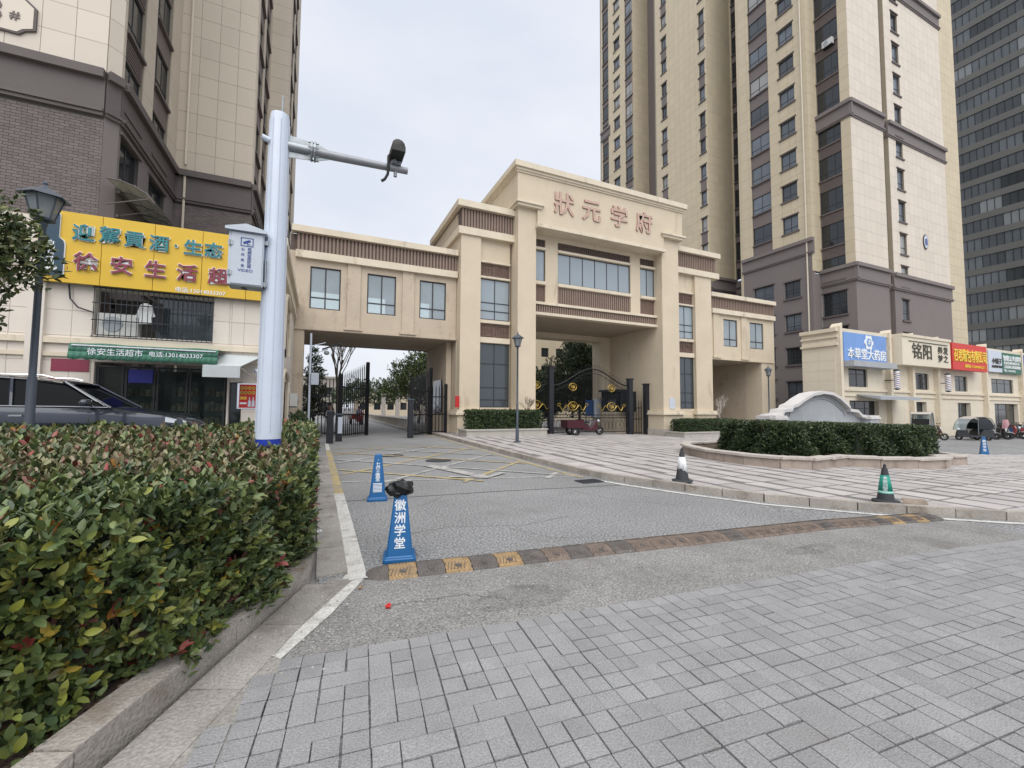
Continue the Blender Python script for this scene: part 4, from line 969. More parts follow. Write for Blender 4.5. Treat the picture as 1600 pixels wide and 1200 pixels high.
# ---- left tower
lt = thing('apartment_tower', (-6.7, 22, .4), 'tall apartment tower with brown brick base above the yellow shop sign on the left', 'apartment tower', 'apartment towers')
L1 = Fr((-24, 18.8), (-7.0, 18.8)); LC = Fr((-7.0, 18.8), (-6.7, 19.1)); L2 = Fr((-6.7, 19.1), (-6.7, 25.3)); L3 = Fr((-6.7, 25.3), (-3.45, 25.3)); L4 = Fr((-3.45, 25.3), (-3.45, 31)); L5 = Fr((-3.45, 31), (-2.35, 31)); L6 = Fr((-2.35, 31), (-2.35, 40))
cells = []; pale = []; jobs = []; TL = 51
def lseg(fr, cols, cs, mat='panel_back'):
    o1 = []; o2 = []
    for u0, u1, s0, wh, nc, kind, kw in cols:
        jobs.append(apt_column(lt, fr, u0, u1, 13.0, TL, s0, wh, nc, o1, kind, **kw)); jobs.append(apt_column(lt, fr, u0, u1, .4, 11.4, s0, wh, nc, o2, 'win', **dict(kw, bars=0)))
    facade(lt, fr, 13.0, TL, o1, G[mat], cells=cs, cw=.85, ch=1.0, zoff=0); facade(lt, fr, .4, 12.9, o2, G['brick_joint'], name='base_wall'); return o2
ob1 = lseg(L1, [], pale); lseg(LC, [], pale)
ob2 = lseg(L2, [(.15, 1.85, 3.1, 2.0, 2, 'strip', dict(gmat='dark_glass', louvre=True)), (2.95, 4.9, 3.1, 1.95, 3, 'strip', dict(gmat='dark_glass'))], cells)
ob3 = lseg(L3, [], cells); ob4 = lseg(L4, [(.5, 2.3, 3.1, 1.9, 2, 'strip', {}), (3.0, 5.0, 3.1, 1.9, 2, 'strip', {})], cells); ob5 = lseg(L5, [], cells); ob6 = lseg(L6, [(.8, 2.6, 3.1, 1.9, 2, 'strip', {}), (3.6, 5.6, 3.1, 1.9, 2, 'strip', {})], cells)
for j in jobs: j()
pieces(lt, 'cladding_panel', G['panel_left'], cells, 160, 'cladding_panels'); pieces(lt, 'cladding_panel', G['panel_pale'], pale, 120, 'pale_cladding_panels')
bricks = []
for fr, zb0 in ((L1, 5.8), (L3, 5.8), (L5, 7)):
    ua = 6 if fr is L1 else 0
    for z0, z1 in ((zb0, 11.35), (11.75, 12.7)):
        k = 0; z = z0
        while z+.1 <= z1+.001:
            u = ua-(.13 if k % 2 else 0)
            while u < fr.L-.02:
                a = max(u, ua)+.006; c = min(u+.26, fr.L)-.006
                if c-a > .05: bricks.append(fr.cell(a, c, z+.006, z+.1-.006, -.01, .012))
                u += .26
            z += .1; k += 1
pieces(lt, 'brick', G['brick_brown'], bricks, 300, 'bricks')
b = MB()
for fr in (LC, L2, L4, L6):
    o_ = {id(LC): [], id(L2): ob2, id(L4): ob4, id(L6): ob6}[id(fr)]; us = sorted({0, fr.L} | {a for o in o_ for a in o[:2]})
    for a, c in zip(us, us[1:]):
        m = (a+c)/2; z = .4
        for lo, hi in sorted([(o[2], o[3]) for o in o_ if o[0] < m < o[1]])+[(12.9, 12.9)]:
            if lo > z+.01: fr.box(b, a, c, z, lo, -.01, .014)
            z = max(z, hi)
b.build('render_coat', G['brown_wall'], lt)
band(lt, [L1, LC, L2, L3, L4, L5, L6], 11.4, 13.0, .0).build('band_course', G['brown_trim'], lt)
b = MB(); b.tube([L3.P(.45, .5, .12), L3.P(.45, 12.9, .12)], .055, 7); b.tube([L3.P(.45, 13.3, .12), L3.P(.45, TL, .12)], .055, 7); b.build('drainpipe', G['pipe'], lt, smooth=True)
b = MB(); b.box(-23, -7, 19.2, 40, TL, TL+.4); b.box(-7, -3.6, 25.6, 40, TL, TL+.4); b.build('roof', G['panel_back'], lt)
# number plaque
fp = FY(18.8)
bb = MB(); shp = [(-1.05, .62), (.6, .62), (.95, .3), (.95, -.45), (.7, -.55), (.55, -.7), (-.75, -.7), (-1.0, -.5), (-1.15, -.45), (-1.15, .4)]
bb.extr(shp, (-9.75, 18.8, 14.2), (1, 0, 0), (0, 0, 1), (0, -1, 0), .03, .10); pq = bb.build('plaque', G['brown_trim'], lt)
bb = MB(); bb.extr([(a*.93, c*.92) for a, c in shp], (-9.75, 18.8, 14.2), (1, 0, 0), (0, 0, 1), (0, -1, 0), .10, .112); bb.build('plaque_face', G['panel_pale'], pq)
text('3', 1.1, (-9.8, 18.8, 14.15), fp, G['spandrel'], pq, 'number', .03, .01, d=.125); text('#', .4, (-9.3, 18.8, 14.1), fp, G['spandrel'], pq, 'number', .02, .01, d=.125)
# polycarbonate canopy over the balcony
cn = thing('canopy', (-6.7, 20, 9), 'brown framed curved polycarbonate canopy fixed to the brick tower above the yellow sign', 'canopy')
ys = np.linspace(18.3, 24.3, 7)
arc = [(0, 0), (.35, -.02), (.75, -.14), (1.1, -.34), (1.3, -.6)]
for i in range(6):
    for j in range(4):
        b = MB(); (a0, h0), (a1, h1) = arc[j], arc[j+1]; y0, y1 = ys[i]+.03, ys[i+1]-.03
        b.hexa([(-6.66+a0, y0, 9.1+h0), (-6.66+a1, y0, 9.1+h1), (-6.66+a1, y1, 9.1+h1), (-6.66+a0, y1, 9.1+h0)], [(-6.66+a0, y0, 9.115+h0), (-6.66+a1, y0, 9.115+h1), (-6.66+a1, y1, 9.115+h1), (-6.66+a0, y1, 9.115+h0)])
        b.build('roof_sheet', G['poly_sheet'], cn)
for y in ys:
    b = MB(); b.tube([(-6.66+a, y, 9.09+h) for a, h in arc], .028, 6); b.tube([(-6.64, y, 8.2), (-5.5, y, 8.6)], .02, 6); b.build('rib', G['brown_trim'], cn)
b = MB()
for a, h in arc: b.tube([(-6.66+a, ys[0], 9.13+h), (-6.66+a, ys[-1], 9.13+h)], .022, 6)
b.build('purlin', G['brown_trim'], cn)

# ------------------------------------------------------------------ left store
st = thing('store_building', (-4, 14, .4), 'two-storey cream grocery store with green awning and barred upper window at left', 'shop')
SF = Fr((-16, 14), (-1.16, 14)); SS = Fr((-1.16, 14), (-1.16, 22.5)); X = lambda x: x+16
ops = [(X(-5.17), X(-2.68), 3.25, 4.42), (X(-5.1), X(-2.3), .4, 2.58), (X(-2.25), X(-1.95), .4, 2.15)]
cells = []
facade(st, SF, .4, 6.08, ops, G['store_cream'], .3, cells=cells, cw=1.15, ch=.62, zoff=.1, joint=.012, proud=.016, u0=6)
pieces(st, 'facing_panel', G['store_cream'], cells, 200, 'facing_panels')
facade(st, SS, 0, 6.2, [(2.2, 4.4, 3.3, 5.0), (2.0, 4.6, .3, 2.4)], G['store_cream'], .3)
cells = []; facade(st, SS, 0.0, 6.2, [(2.2, 4.4, 3.3, 5.0), (2.0, 4.6, .3, 2.4)], G['store_cream'], .05, cells=cells, cw=1.2, ch=.6, proud=.014); pieces(st, 'facing_panel', G['store_cream'], cells, 60, 'side_facing_panels')
window(st, SS, 2.2, 4.4, 3.3, 5.0, -.12, 2, (.5,), gmat='dark_glass'); window(st, SS, 2.0, 4.6, .3, 2.4, -.12, 2, (.5,), gmat='dark_glass')
part('window_arch', [], 'cream_trim', st) if False else None
b = MB()
for uc, zc, hw, hh in ((3.3, 5.0, 1.1, .35), (3.3, 2.4, 1.3, .3)):
    b.tube([SS.P(uc-hw-.12, zc-1.6 if zc > 3 else .3, .06)]+[SS.P(uc-hw*math.cos(a)*1.1, zc+hh*math.sin(a)+.05, .08) for a in np.linspace(0, math.pi, 9)]+[SS.P(uc+hw+.12, zc-1.6 if zc > 3 else .3, .06)], .07, 6)
b.build('window_surround', G['cream_trim'], st)
b = MB(); SS.box(b, -.1, 8.5, 6.2, 6.42, -.3, .22); SS.box(b, -.1, 8.5, 5.6, 5.75, -.02, .14); SS.box(b, -.1, 8.5, 5.9, 6.2, -.3, .1); b.build('cornice', G['cream_trim'], st)
b = MB(); SF.box(b, X(-16), X(-1.16), 3.0, 3.14, -.02, .10); SF.box(b, X(-16), X(-1.16), 2.68, 2.78, -.02, .07); b.build('string_course', G['cream_trim'], st)
for xa, xb in ((-1.42, -1.12), (-6.35, -6.05), (-7.6, -7.35), (-10.2, -9.9)):
    b = MB(); SF.box(b, X(xa), X(xb), .4, 5.9, .0, .12); b.build('pilaster', G['store_cream'], st)
b = MB(); b.box(-16, -1.3, 14.3, 18.7, 6.1, 6.2); b.build('roof', G['panel_back'], st)
# upper window: dark room, frame, bars
b = MB(); SF.box(b, X(-5.17), X(-2.68), 3.25, 4.42, -1.3, -1.2); b.build('room_wall', G['shop_inside'], st)
b = MB(); SF.box(b, X(-4.0), X(-2.7), 3.27, 4.4, -.3, -.28); b.build('pane', G['gate_glass_dark'], st)
b = MB()
for i in range(24): b.tube([SF.P(X(-5.15)+i*.107, 3.2, .12), SF.P(X(-5.15)+i*.107, 4.44, .12)], .009, 5)
for z in (3.2, 3.62, 4.05, 4.44): SF.box(b, X(-5.18), X(-2.66), z-.012, z+.012, .1, .13)
b.build('window_grille', G['dark_metal'], st)
SFw = SF
ac_thing(SF, X(-5.1), 3.27, -.28, 'white air conditioner behind the barred upper window of the store')
t_ = thing('hanging_shirt', (-4.15, 13.95, 4.2), 'white shirt hanging inside the barred store window', 'shirt'); b = MB()
b.loft([[(-4.28, 13.98, 3.6), (-4.02, 13.98, 3.62), (-4.02, 14.04, 3.62), (-4.28, 14.04, 3.6)], [(-4.27, 13.97, 3.95), (-4.04, 13.97, 3.95), (-4.04, 14.05, 3.95), (-4.27, 14.05, 3.95)], [(-4.2, 13.98, 4.15), (-4.1, 13.98, 4.15), (-4.1, 14.04, 4.15), (-4.2, 14.04, 4.15)]]); b.build('fabric', G['white_cloth'], t_, smooth=True)
b = MB(); b.tube([(-4.22, 14, 4.1), (-4.33, 14, 3.75)], [.05, .045], 8); b.tube([(-4.08, 14, 4.1), (-3.98, 14, 3.8)], [.05, .045], 8); b.build('sleeve', G['white_cloth'], t_, smooth=True)
t_ = thing('hanging_trousers', (-3.9, 13.95, 4.0), 'dark trousers hanging beside the white shirt in the store window', 'trousers'); b = MB(); b.box(-3.98, -3.9, 13.98, 14.03, 3.42, 4.1); b.box(-3.88, -3.79, 13.98, 14.03, 3.42, 4.1); b.box(-3.98, -3.79, 13.975, 14.035, 4.1, 4.18); b.build('fabric', G['black_cloth'], t_)
# shop interior
b = MB(); SF.box(b, X(-5.1), X(-2.3), .4, 2.58, -3.0, -2.9); SF.box(b, X(-5.1), X(-2.3), .38, .42, -2.9, 0); b.build('interior_wall', G['shop_inside'], st)
for i, xx_ in enumerate((-4.9, -3.9, -3.1)):
    sh = MB(); SF.box(sh, X(xx_), X(xx_)+.7, .42, 2.2, -1.9, -1.5); shv = sh.build('shelf', G['shop_inside'], st)
    for k in range(4):
        for j in range(5):
            b = MB(); SF.box(b, X(xx_)+.03+j*.13, X(xx_)+.14+j*.13, .5+k*.42, .5+k*.42+random.uniform(.15, .3), -1.5, -1.4); b.build('carton', G['shop_goods'], shv)
for x0, x1 in ((-5.08, -4.55), (-4.52, -3.9), (-3.87, -3.2), (-3.17, -2.35)):
    window(st, SF, X(x0), X(x1), .42, 2.5, -.1, 1, (), gmat='shop_glass', ft=.04)
b = MB(); SF.box(b, X(-4.45), X(-3.95), 2.08, 2.42, -.07, -.04); b.build('screen', G['screen_blue'], st)
b = MB(); SF.box(b, X(-2.25), X(-1.95), .42, 2.13, -.2, -.15); q_ = b.build('side_door', G['dark_glass'], st)
b = MB(); SF.box(b, X(-5.9), X(-5.2), 2.32, 2.62, .02, .035); b.build('pink_notice', G['letter_maroon'], st)
# poster
ps_ = thing('poster', (-2.0, 13.95, 1.5), 'red poster with yellow lettering and two bottles on the store wall', 'poster')
b = MB(); SF.box(b, X(-2.02)-.03, X(-1.58)+.03, 1.42, 2.13, .02, .032); b.build('frame', G['chrome'], ps_); b = MB(); SF.box(b, X(-2.0), X(-1.6), 1.45, 2.1, .033, .04); b.build('sheet', G['poster_red'], ps_)
for r_, s_ in enumerate(('欢迎光临', '酒烟茶饮')):
    for k, ch in enumerate(s_):
        c = SF.P(X(-1.94)+k*.093, 2.0-r_*.13, .042); b = MB(); b.extr([(.044*math.cos(a), .05*math.sin(a)) for a in np.linspace(0, 6.2832, 13)[:-1]], c, SF.u, (0, 0, 1), SF.n, 0, .003); d_ = b.build('disc', G['poster_yellow'], ps_)
        text(ch, .07, c, SF, G['print_dark'], d_, 'character', .001, .0005, d=.005)
b = MB(); SF.box(b, X(-1.98), X(-1.82), 1.68, 1.76, .041, .044); b.build('strip', G['poster_yellow'], ps_); b = MB(); SF.box(b, X(-1.98), X(-1.82), 1.55, 1.6, .041, .044); b.build('strip', G['white_print'], ps_)
for k in range(2):
    b = MB(); c = SF.P(X(-1.75)+k*.09, 1.48, .041); b.extr([(-.035, 0), (.035, 0), (.035, .14), (.012, .2), (.012, .27), (-.012, .27), (-.012, .2), (-.035, .14)], c, SF.u, (0, 0, 1), SF.n, 0, .004); b.build('bottle_picture', G['sign_pale'], ps_)
# yellow sign
sg = thing('shop_sign', (-4, 13.8, 4.5), 'big yellow shop sign with teal and maroon characters above the store window', 'sign')
xsn = [-6.2, -5.02, -3.98, -2.95, -1.92, -1.42]
for i in range(5):
    b = MB(); zt = 6.2; b.box(xsn[i]+.006, xsn[i+1]-.006, 13.76, 13.86, 4.46, zt if i else zt); b.build('sign_panel', G['sign_yellow'], sg)
b = MB(); b.box(-6.2, -1.42, 13.861, 13.95, 4.5, 6.1); b.build('backing_frame', G['dark_metal'], sg)
fs = FY(13.76)
for ch, x, z in zip('迎駕貢酒·生态', (-5.36, -4.86, -4.38, -3.87, -3.52, -3.15, -2.7), (5.72, 5.74, 5.72, 5.7, 5.7, 5.7, 5.7)):
    c1 = text(ch, .43, (x, 13.76, z), fs, G['letter_teal'], sg, 'character', .009, .012, d=.055); text(ch, .43, (x+.008, 13.76, z-.008), fs, G['letter_white'], c1, 'character_edge', .02, .014, d=.022)
for ch, x in zip('徐安生活超市', (-5.28, -4.6, -3.92, -3.25, -2.56, -1.9)):
    c1 = text(ch, .47, (x, 13.76, 5.0), fs, G['letter_maroon'], sg, 'character', .011, .012, d=.055); text(ch, .47, (x-.008, 13.76, 5.008), fs, G['letter_white'], c1, 'character_edge', .02, .014, d=.022)
text('电话:13014033307', .145, (-2.95, 13.76, 4.55), fs, G['letter_white'], sg, 'phone_number', .003, .004, d=.006)
b = MB(); bo = [(-.33, 0), (.33, 0), (.36, .06), (.36, .78), (.33, .86), (.2, .94), (.2, 1.5), (-.2, 1.5), (-.2, .94), (-.33, .86), (-.36, .78), (-.36, .06)]
b.extr([(a*.64, c) for a, c in bo], (-5.93, 13.76, 4.6), (1, 0, 0), (0, 0, 1), (0, -1, 0), .005, .05); bt = b.build('bottle_board', G['bottle_blue'], sg)
b = MB(); b.extr([(a*.70, c*1.015-.01) for a, c in bo], (-5.93, 13.76, 4.6), (1, 0, 0), (0, 0, 1), (0, -1, 0), .001, .03); b.build('bottle_edge', G['letter_white'], bt)
for k, ch in enumerate('迎駕貢酒'): text(ch, .17, (-5.93, 13.76, 5.36-k*.15), fs, G['white_print'], bt, 'character', .003, .003, d=.055)
b = MB(); b.extr([(.14*math.cos(a), .07*math.sin(a)) for a in np.linspace(0, 6.28, 20)[:-1]], (-5.93, 13.76, 4.78), (1, 0, 0), (0, 0, 1), (0, -1, 0), .051, .056); b.build('label_oval', G['letter_white'], bt)
# neighbour sign left
t_ = thing('shop_sign', (-7.5, 13.8, 4.5), 'pale shop sign partly behind the tree at the far left', 'sign'); b = MB(); b.box(-11, -6.75, 13.78, 13.9, 4.5, 6.1); b.build('sign_panel', G['panel_pale'], t_); b = MB(); b.box(-11, -6.8, 13.75, 13.779, 4.75, 4.9); b.build('stripe', G['letter_teal'], t_)
# awnings
aw = thing('awning', (-3.8, 13, 2.8), 'green fabric awning with white lettering over the store entrance', 'awning')
b = MB(); n_ = 24; top = []; 
rows = []
for q, (yy_, zz_) in enumerate(((13.95, 3.0), (13.5, 2.96), (13.02, 2.92), (12.98, 2.88), (12.94, 2.72), (12.91, 2.56))):
    rows.append([(-5.2+2.85*i/n_, yy_+.009*math.sin(i*1.05+q*.4)*(1 if q > 3 else .2), zz_+(.03*math.sin(i*.4) if q in (0, 1) else 0)-(.03*abs(math.sin(i*math.pi/2)) if q == 5 else 0)) for i in range(n_+1)])
for q in range(5):
    for i in range(n_): b.add([rows[q][i], rows[q][i+1], rows[q+1][i+1], rows[q+1][i]], [(0, 3, 2, 1)])
o = b.build('canvas', G['awning_green'], aw, smooth=True); sm = o.modifiers.new('thickness', 'SOLIDIFY'); sm.thickness = .006
b = MB(); b.tube([(-5.15, 12.98, 2.86), (-2.4, 12.98, 2.86)], .03, 8)
for x in (-4.9, -2.6): b.tube([(x, 13.95, 2.8), (x+.2, 13.4, 2.78), (x, 12.98, 2.84)], .018, 6)
b.build('awning_frame', G['galv'], aw)
text('徐安生活超市', .17, (-4.35, 12.915, 2.73), FY(12.93), G['white_print'], aw, 'lettering', .002, .002, d=.008); text('电话:13014033307', .14, (-3.2, 12.915, 2.73), FY(12.93), G['white_print'], aw, 'phone_number', .002, .002, d=.008)
aw = thing('awning', (-2.1, 13, 2.8), 'grey canvas awning beside the green awning above the side door', 'awning')
b = MB(); b.hexa([(-2.5, 13.95, 2.9), (-2.65, 12.9, 2.5), (-1.85, 12.9, 2.5), (-1.5, 13.95, 2.88)], [(-2.5, 13.95, 2.92), (-2.65, 12.9, 2.52), (-1.85, 12.9, 2.52), (-1.5, 13.95, 2.9)]); b.box(-2.65, -1.85, 12.88, 12.9, 2.22, 2.52); b.build('canvas', G['canvas_grey'], aw)
b = MB(); b.tube([(-1.86, 12.9, 2.5), (-1.4, 13.95, 2.05)], .014, 6); b.tube([(-2.64, 12.9, 2.5), (-2.6, 13.95, 2.1)], .014, 6); b.build('strut', G['chrome'], aw)
t_ = thing('security_camera', (-1.5, 13.85, 2.6), 'small white security camera on the store corner below the grey awning', 'camera'); b = MB(); b.tube([(-1.62, 13.7, 2.46), (-1.45, 13.82, 2.5)], [.055, .05], 8); b.build('housing', G['pole_white'], t_); b = MB(); b.tube([(-1.45, 13.83, 2.5), (-1.42, 13.95, 2.42)], .014, 6); b.build('bracket', G['pole_white'], t_)
b = MB(); b.tube([(-5.65, 13.93, 4.45), (-5.6, 13.9, 4.1), (-5.45, 13.9, 3.9), (-5.15, 13.92, 3.8)], .018, 6); b.build('cable', G['dark_metal'], label='dark cable drooping from the yellow sign to the barred window', cat='cable')
acx = Fr((-1.16, 14), (-1.16, 22)); ac_thing(acx, 6.6, 1.5, .05, 'white air conditioner on the store side wall just before the gate')

# ------------------------------------------------------------------ surveillance pole
pl = thing('surveillance_pole', (-.52, 5.77, .1), 'tall pale blue-white tapered pole with a blue base standing in the hedge', 'pole')
rp = lambda z: .142-.036*(z/5.05)
b = MB(); b.lathe([(rp(z), z) for z in (1.12, 2, 3, 4, 5.0)]+[(.1, 5.04), (.06, 5.06)], (-.52, 5.77, 0), 24); b.build('shaft', G['pole_white'], pl, smooth=True)
b = MB(); b.lathe([(.2, .05), (.2, .12), (.15, .12), (.1425, .4), (rp(1.118), 1.118)], (-.52, 5.77, 0), 24); b.build('blue_base', G['pole_blue'], pl, smooth=True)
b = MB()
for i in range(8): b.tube([(-.52+(rp(1.2)+.001)*math.cos(i*.785+.2), 5.77+(rp(1.2)+.001)*math.sin(i*.785+.2), 1.2), (-.52+(rp(4.95)+.001)*math.cos(i*.785+.2), 5.77+(rp(4.95)+.001)*math.sin(i*.785+.2), 4.95)], .006, 4)
b.build('fluting', G['pole_white'], pl)
b = MB(); az = 4.68
b.tube([(-.43, 5.77, az), (-.14, 5.77, az)], .062, 12); arm_s = b.build('arm_socket', G['galv'], pl, smooth=True)
b = MB(); b.tube([(-.17, 5.77, az), (-.15, 5.77, az)], .12, 14); b.tube([(-.135, 5.77, az), (-.115, 5.77, az)], .12, 14)
for i in range(6): a = i*1.047; b.tube([(-.2, 5.77+.098*math.cos(a), az+.098*math.sin(a)), (-.08, 5.77+.098*math.cos(a), az+.098*math.sin(a))], .009, 6)
for dz in (1, -1): b.hexa([(-.42, 5.765, az+dz*.06), (-.17, 5.765, az+dz*.06), (-.17, 5.775, az+dz*.06), (-.42, 5.775, az+dz*.06)], [(-.42, 5.765, az+dz*.14), (-.17, 5.765, az+dz*.115), (-.17, 5.775, az+dz*.115), (-.42, 5.775, az+dz*.14)]); b.hexa([(-.115, 5.765, az+dz*.05), (.06, 5.765, az+dz*.045), (.06, 5.775, az+dz*.045), (-.115, 5.775, az+dz*.05)], [(-.115, 5.765, az+dz*.115), (.06, 5.765, az+dz*.05), (.06, 5.775, az+dz*.05), (-.115, 5.775, az+dz*.115)])
b.build('flange', G['galv'], arm_s)
b = MB(); b.tube([(-.115, 5.77, az), (1.02, 5.77, az+.03)], [.056, .044], 14); b.build('arm', G['arm_grey'], pl, smooth=True)
b = MB(); b.tube([(.86, 5.77, az), (.86, 5.77, az-.085)], .022, 10); b.build('pipe_stub', G['arm_grey'], pl, smooth=True)
b = MB(); b.box(.80, .93, 5.73, 5.81, az+.07, az+.125); b.tube([(.84, 5.70, az+.1), (.84, 5.84, az+.1)], .03, 8); b.build('camera_bracket', G['galv'], pl, bevel=.006)
b = MB(); b.loft([[(.86+r*math.cos(a), y, az+.215+r*1.0*math.sin(a)) for a in np.linspace(0, 6.28, 13)[:-1]] for y, r in ((5.52, .07), (5.53, .085), (5.72, .088), (5.9, .085), (5.98, .05))]); b.box(.775, .945, 5.5, 5.8, az+.13, az+.2); b.build('camera_housing', G['black_plastic'], pl, smooth=True)
b = MB(); b.tube([(.80, 5.7, az+.2), (.755, 5.68, az+.12), (.76, 5.7, az-.02), (.755, 5.72, az-.1), (.72, 5.73, az-.17), (.68, 5.74, az-.2)], .019, 8); b.build('cable', G['black_plastic'], pl, smooth=True)
b = MB(); b.tube([(-.7, 5.72, az+.02), (-.62, 5.74, az-.0)], .035, 10); b.build('small_camera', G['pole_white'], pl)
b = MB(); b.tube([(-.5, 5.8, 5.0), (-.5, 5.84, 5.35)], .012, 6); b.build('antenna', G['arm_grey'], pl)
# cabinet on the pole
cb = thing('control_cabinet', (-.78, 5.7, 2.85), 'pale grey camera control cabinet with blue lettering hung on the left of the pole', 'cabinet')
cf = FY(5.60); x0, x1, z0, z1 = -.965, -.62, 2.86, 3.47
b = MB(); b.box(x0, x1, 5.602, 5.84, z0, z1); b.build('body', G['cabinet'], cb, bevel=.006)
b = MB(); b.box(x0+.03, x1-.012, 5.59, 5.6015, z0+.012, z1-.01); b.build('door', G['cabinet'], cb, bevel=.004)
b = MB(); b.hexa([(x0-.03, 5.55, z1), (x1+.03, 5.55, z1), (x1+.03, 5.87, z1), (x0-.03, 5.87, z1)], [(x0-.03, 5.55, z1+.03), (x1+.03, 5.55, z1+.03), (x1+.03, 5.87, z1+.03), (x0-.03, 5.87, z1+.03)]); xm = (x0+x1)/2
b.add([(x0-.03, 5.55, z1+.031), (x1+.03, 5.55, z1+.031), (x1+.03, 5.87, z1+.031), (x0-.03, 5.87, z1+.031), (xm, 5.55, z1+.085), (xm, 5.87, z1+.085)], [(0, 1, 4), (2, 3, 5), (1, 2, 5, 4), (3, 0, 4, 5), (0, 3, 2, 1)]); b.build('lid', G['cabinet'], cb)
for z in (z0+.13, z1-.14):
    b = MB(); b.tube([(x0+.015, 5.585, z-.03), (x0+.015, 5.585, z+.03)], .009, 8); b.box(x0-.005, x0+.045, 5.583, 5.589, z-.025, z+.025); b.build('hinge', G['galv'], cb)
for x in (xm-.02, xm-.02):
    pass
b = MB(); b.box(xm-.05, xm+.0, 5.7, 5.73, z0-.004, z0-.001); b.box(xm-.05, xm+.0, 5.76, 5.79, z0-.004, z0-.001); b.build('cable_hole', G['black_plastic'], cb)
b = MB(); b.box(x1, -.62+.04, 5.64, 5.80, z0+.02, z0+.07); b.box(x1, -.58, 5.64, 5.8, z1-.1, z1-.05); b.box(-.6, -.594, 5.62, 5.82, z0+.0, z0+.34); b.build('mounting_bracket', G['galv'], cb)
ic = MB(); cxx, czz = xm+.008, 3.355
for q in ((cxx-.062, cxx+.062, czz+.042, czz+.05), (cxx-.062, cxx+.062, czz-.05, czz-.042), (cxx-.062, cxx-.054, czz-.042, czz+.042), (cxx+.054, cxx+.062, czz-.042, czz+.042)): ic.box(q[0], q[1], 5.586, 5.589, q[2], q[3])
ic.extr([(-.038, -.012), (-.03, -.026), (.03, .002), (.036, .02), (.02, .027), (-.038, .0)], (cxx, 5.589, czz), (1, 0, 0), (0, 0, 1), (0, -1, 0), 0, .003); ic.extr([(.0, -.03), (.036, -.03), (.036, -.024), (.008, -.024), (.008, -.01), (.0, -.013)], (cxx, 5.589, czz), (1, 0, 0), (0, 0, 1), (0, -1, 0), 0, .003)
ic.build('camera_pictogram', G['print_blue'], cb)
for k, ch in enumerate('公共安全'): text(ch, .036, (xm-.03, 5.589, 3.27-k*.062), cf, G['print_blue'], cb, 'character', .0006, .001, d=.001)
for k, ch in enumerate('视频监控区域'): text(ch, .041, (xm+.034, 5.589, 3.275-k*.0395), cf, G['print_blue'], cb, 'character', .0006, .001, d=.001)
text('VIDEO', .044, (xm+.0, 5.589, 3.03), cf, G['print_blue'], cb, 'word', .0005, .001, d=.001, xs=1.15)

# ------------------------------------------------------------------ street lamps
def lamp(x, y, z, h, label, k=1.0, rz=0.0):
    t_ = thing('street_lamp', (x, y, z), label, 'street lamp', 'classical lantern street lamps')
    c = (x, y, z)
    b = MB(); b.lathe([(.16*k, 0), (.16*k, .02), (.075*k, .03), (.075*k, .5), (.06*k, .55), (.05*k, .6), (.05*k, 1.6), (.04*k, 1.62), (.037*k, h-.62), (.05*k, h-.6), (.05*k, h-.56)], c, 14); b.build('post', G['lamp_post'], t_, smooth=True)
    b = MB(); zz = h-.56; b.lathe([(.03*k, zz), (.12*k, zz+.03), (.13*k, zz+.06), (.11*k, zz+.07)], c, 6); b.build('holder', G['lamp_post'], t_)
    b = MB(); b.lathe([(.105*k, zz+.07), (.185*k, zz+.40)], c, 6); b.build('lantern_glass', G['lamp_glass'], t_)
    b = MB()
    for i in range(6): a = 2*math.pi*(i+.5)/6; b.tube([(x+.108*k*math.cos(a), y+.108*k*math.sin(a), z+zz+.07), (x+.19*k*math.cos(a), y+.19*k*math.sin(a), z+zz+.4)], .009*k, 5)
    b.build('lantern_frame', G['lamp_post'], t_)
    b = MB(); b.lathe([(.19*k, zz+.4), (.27*k, zz+.39), (.26*k, zz+.41), (.14*k, zz+.5), (.05*k, zz+.56), (.02*k, zz+.6), (.03*k, zz+.63), (.005, zz+.68)], c, 6); b.build('lamp_roof', G['lamp_post'], t_)
    return t_
lamp(7.67, 16.42, S(7.67)+.11, 4.55, 'lantern street lamp on the slab plaza in front of the left gate tower')
lamp(-4.0, 9.0, .3, 4.6, 'large near lantern street lamp behind the hedge at the left edge', 1.15)
lamp(25.5, 17.7, S(25.5)+.1, 4.5, 'distant lantern street lamp at the right end of the gatehouse')

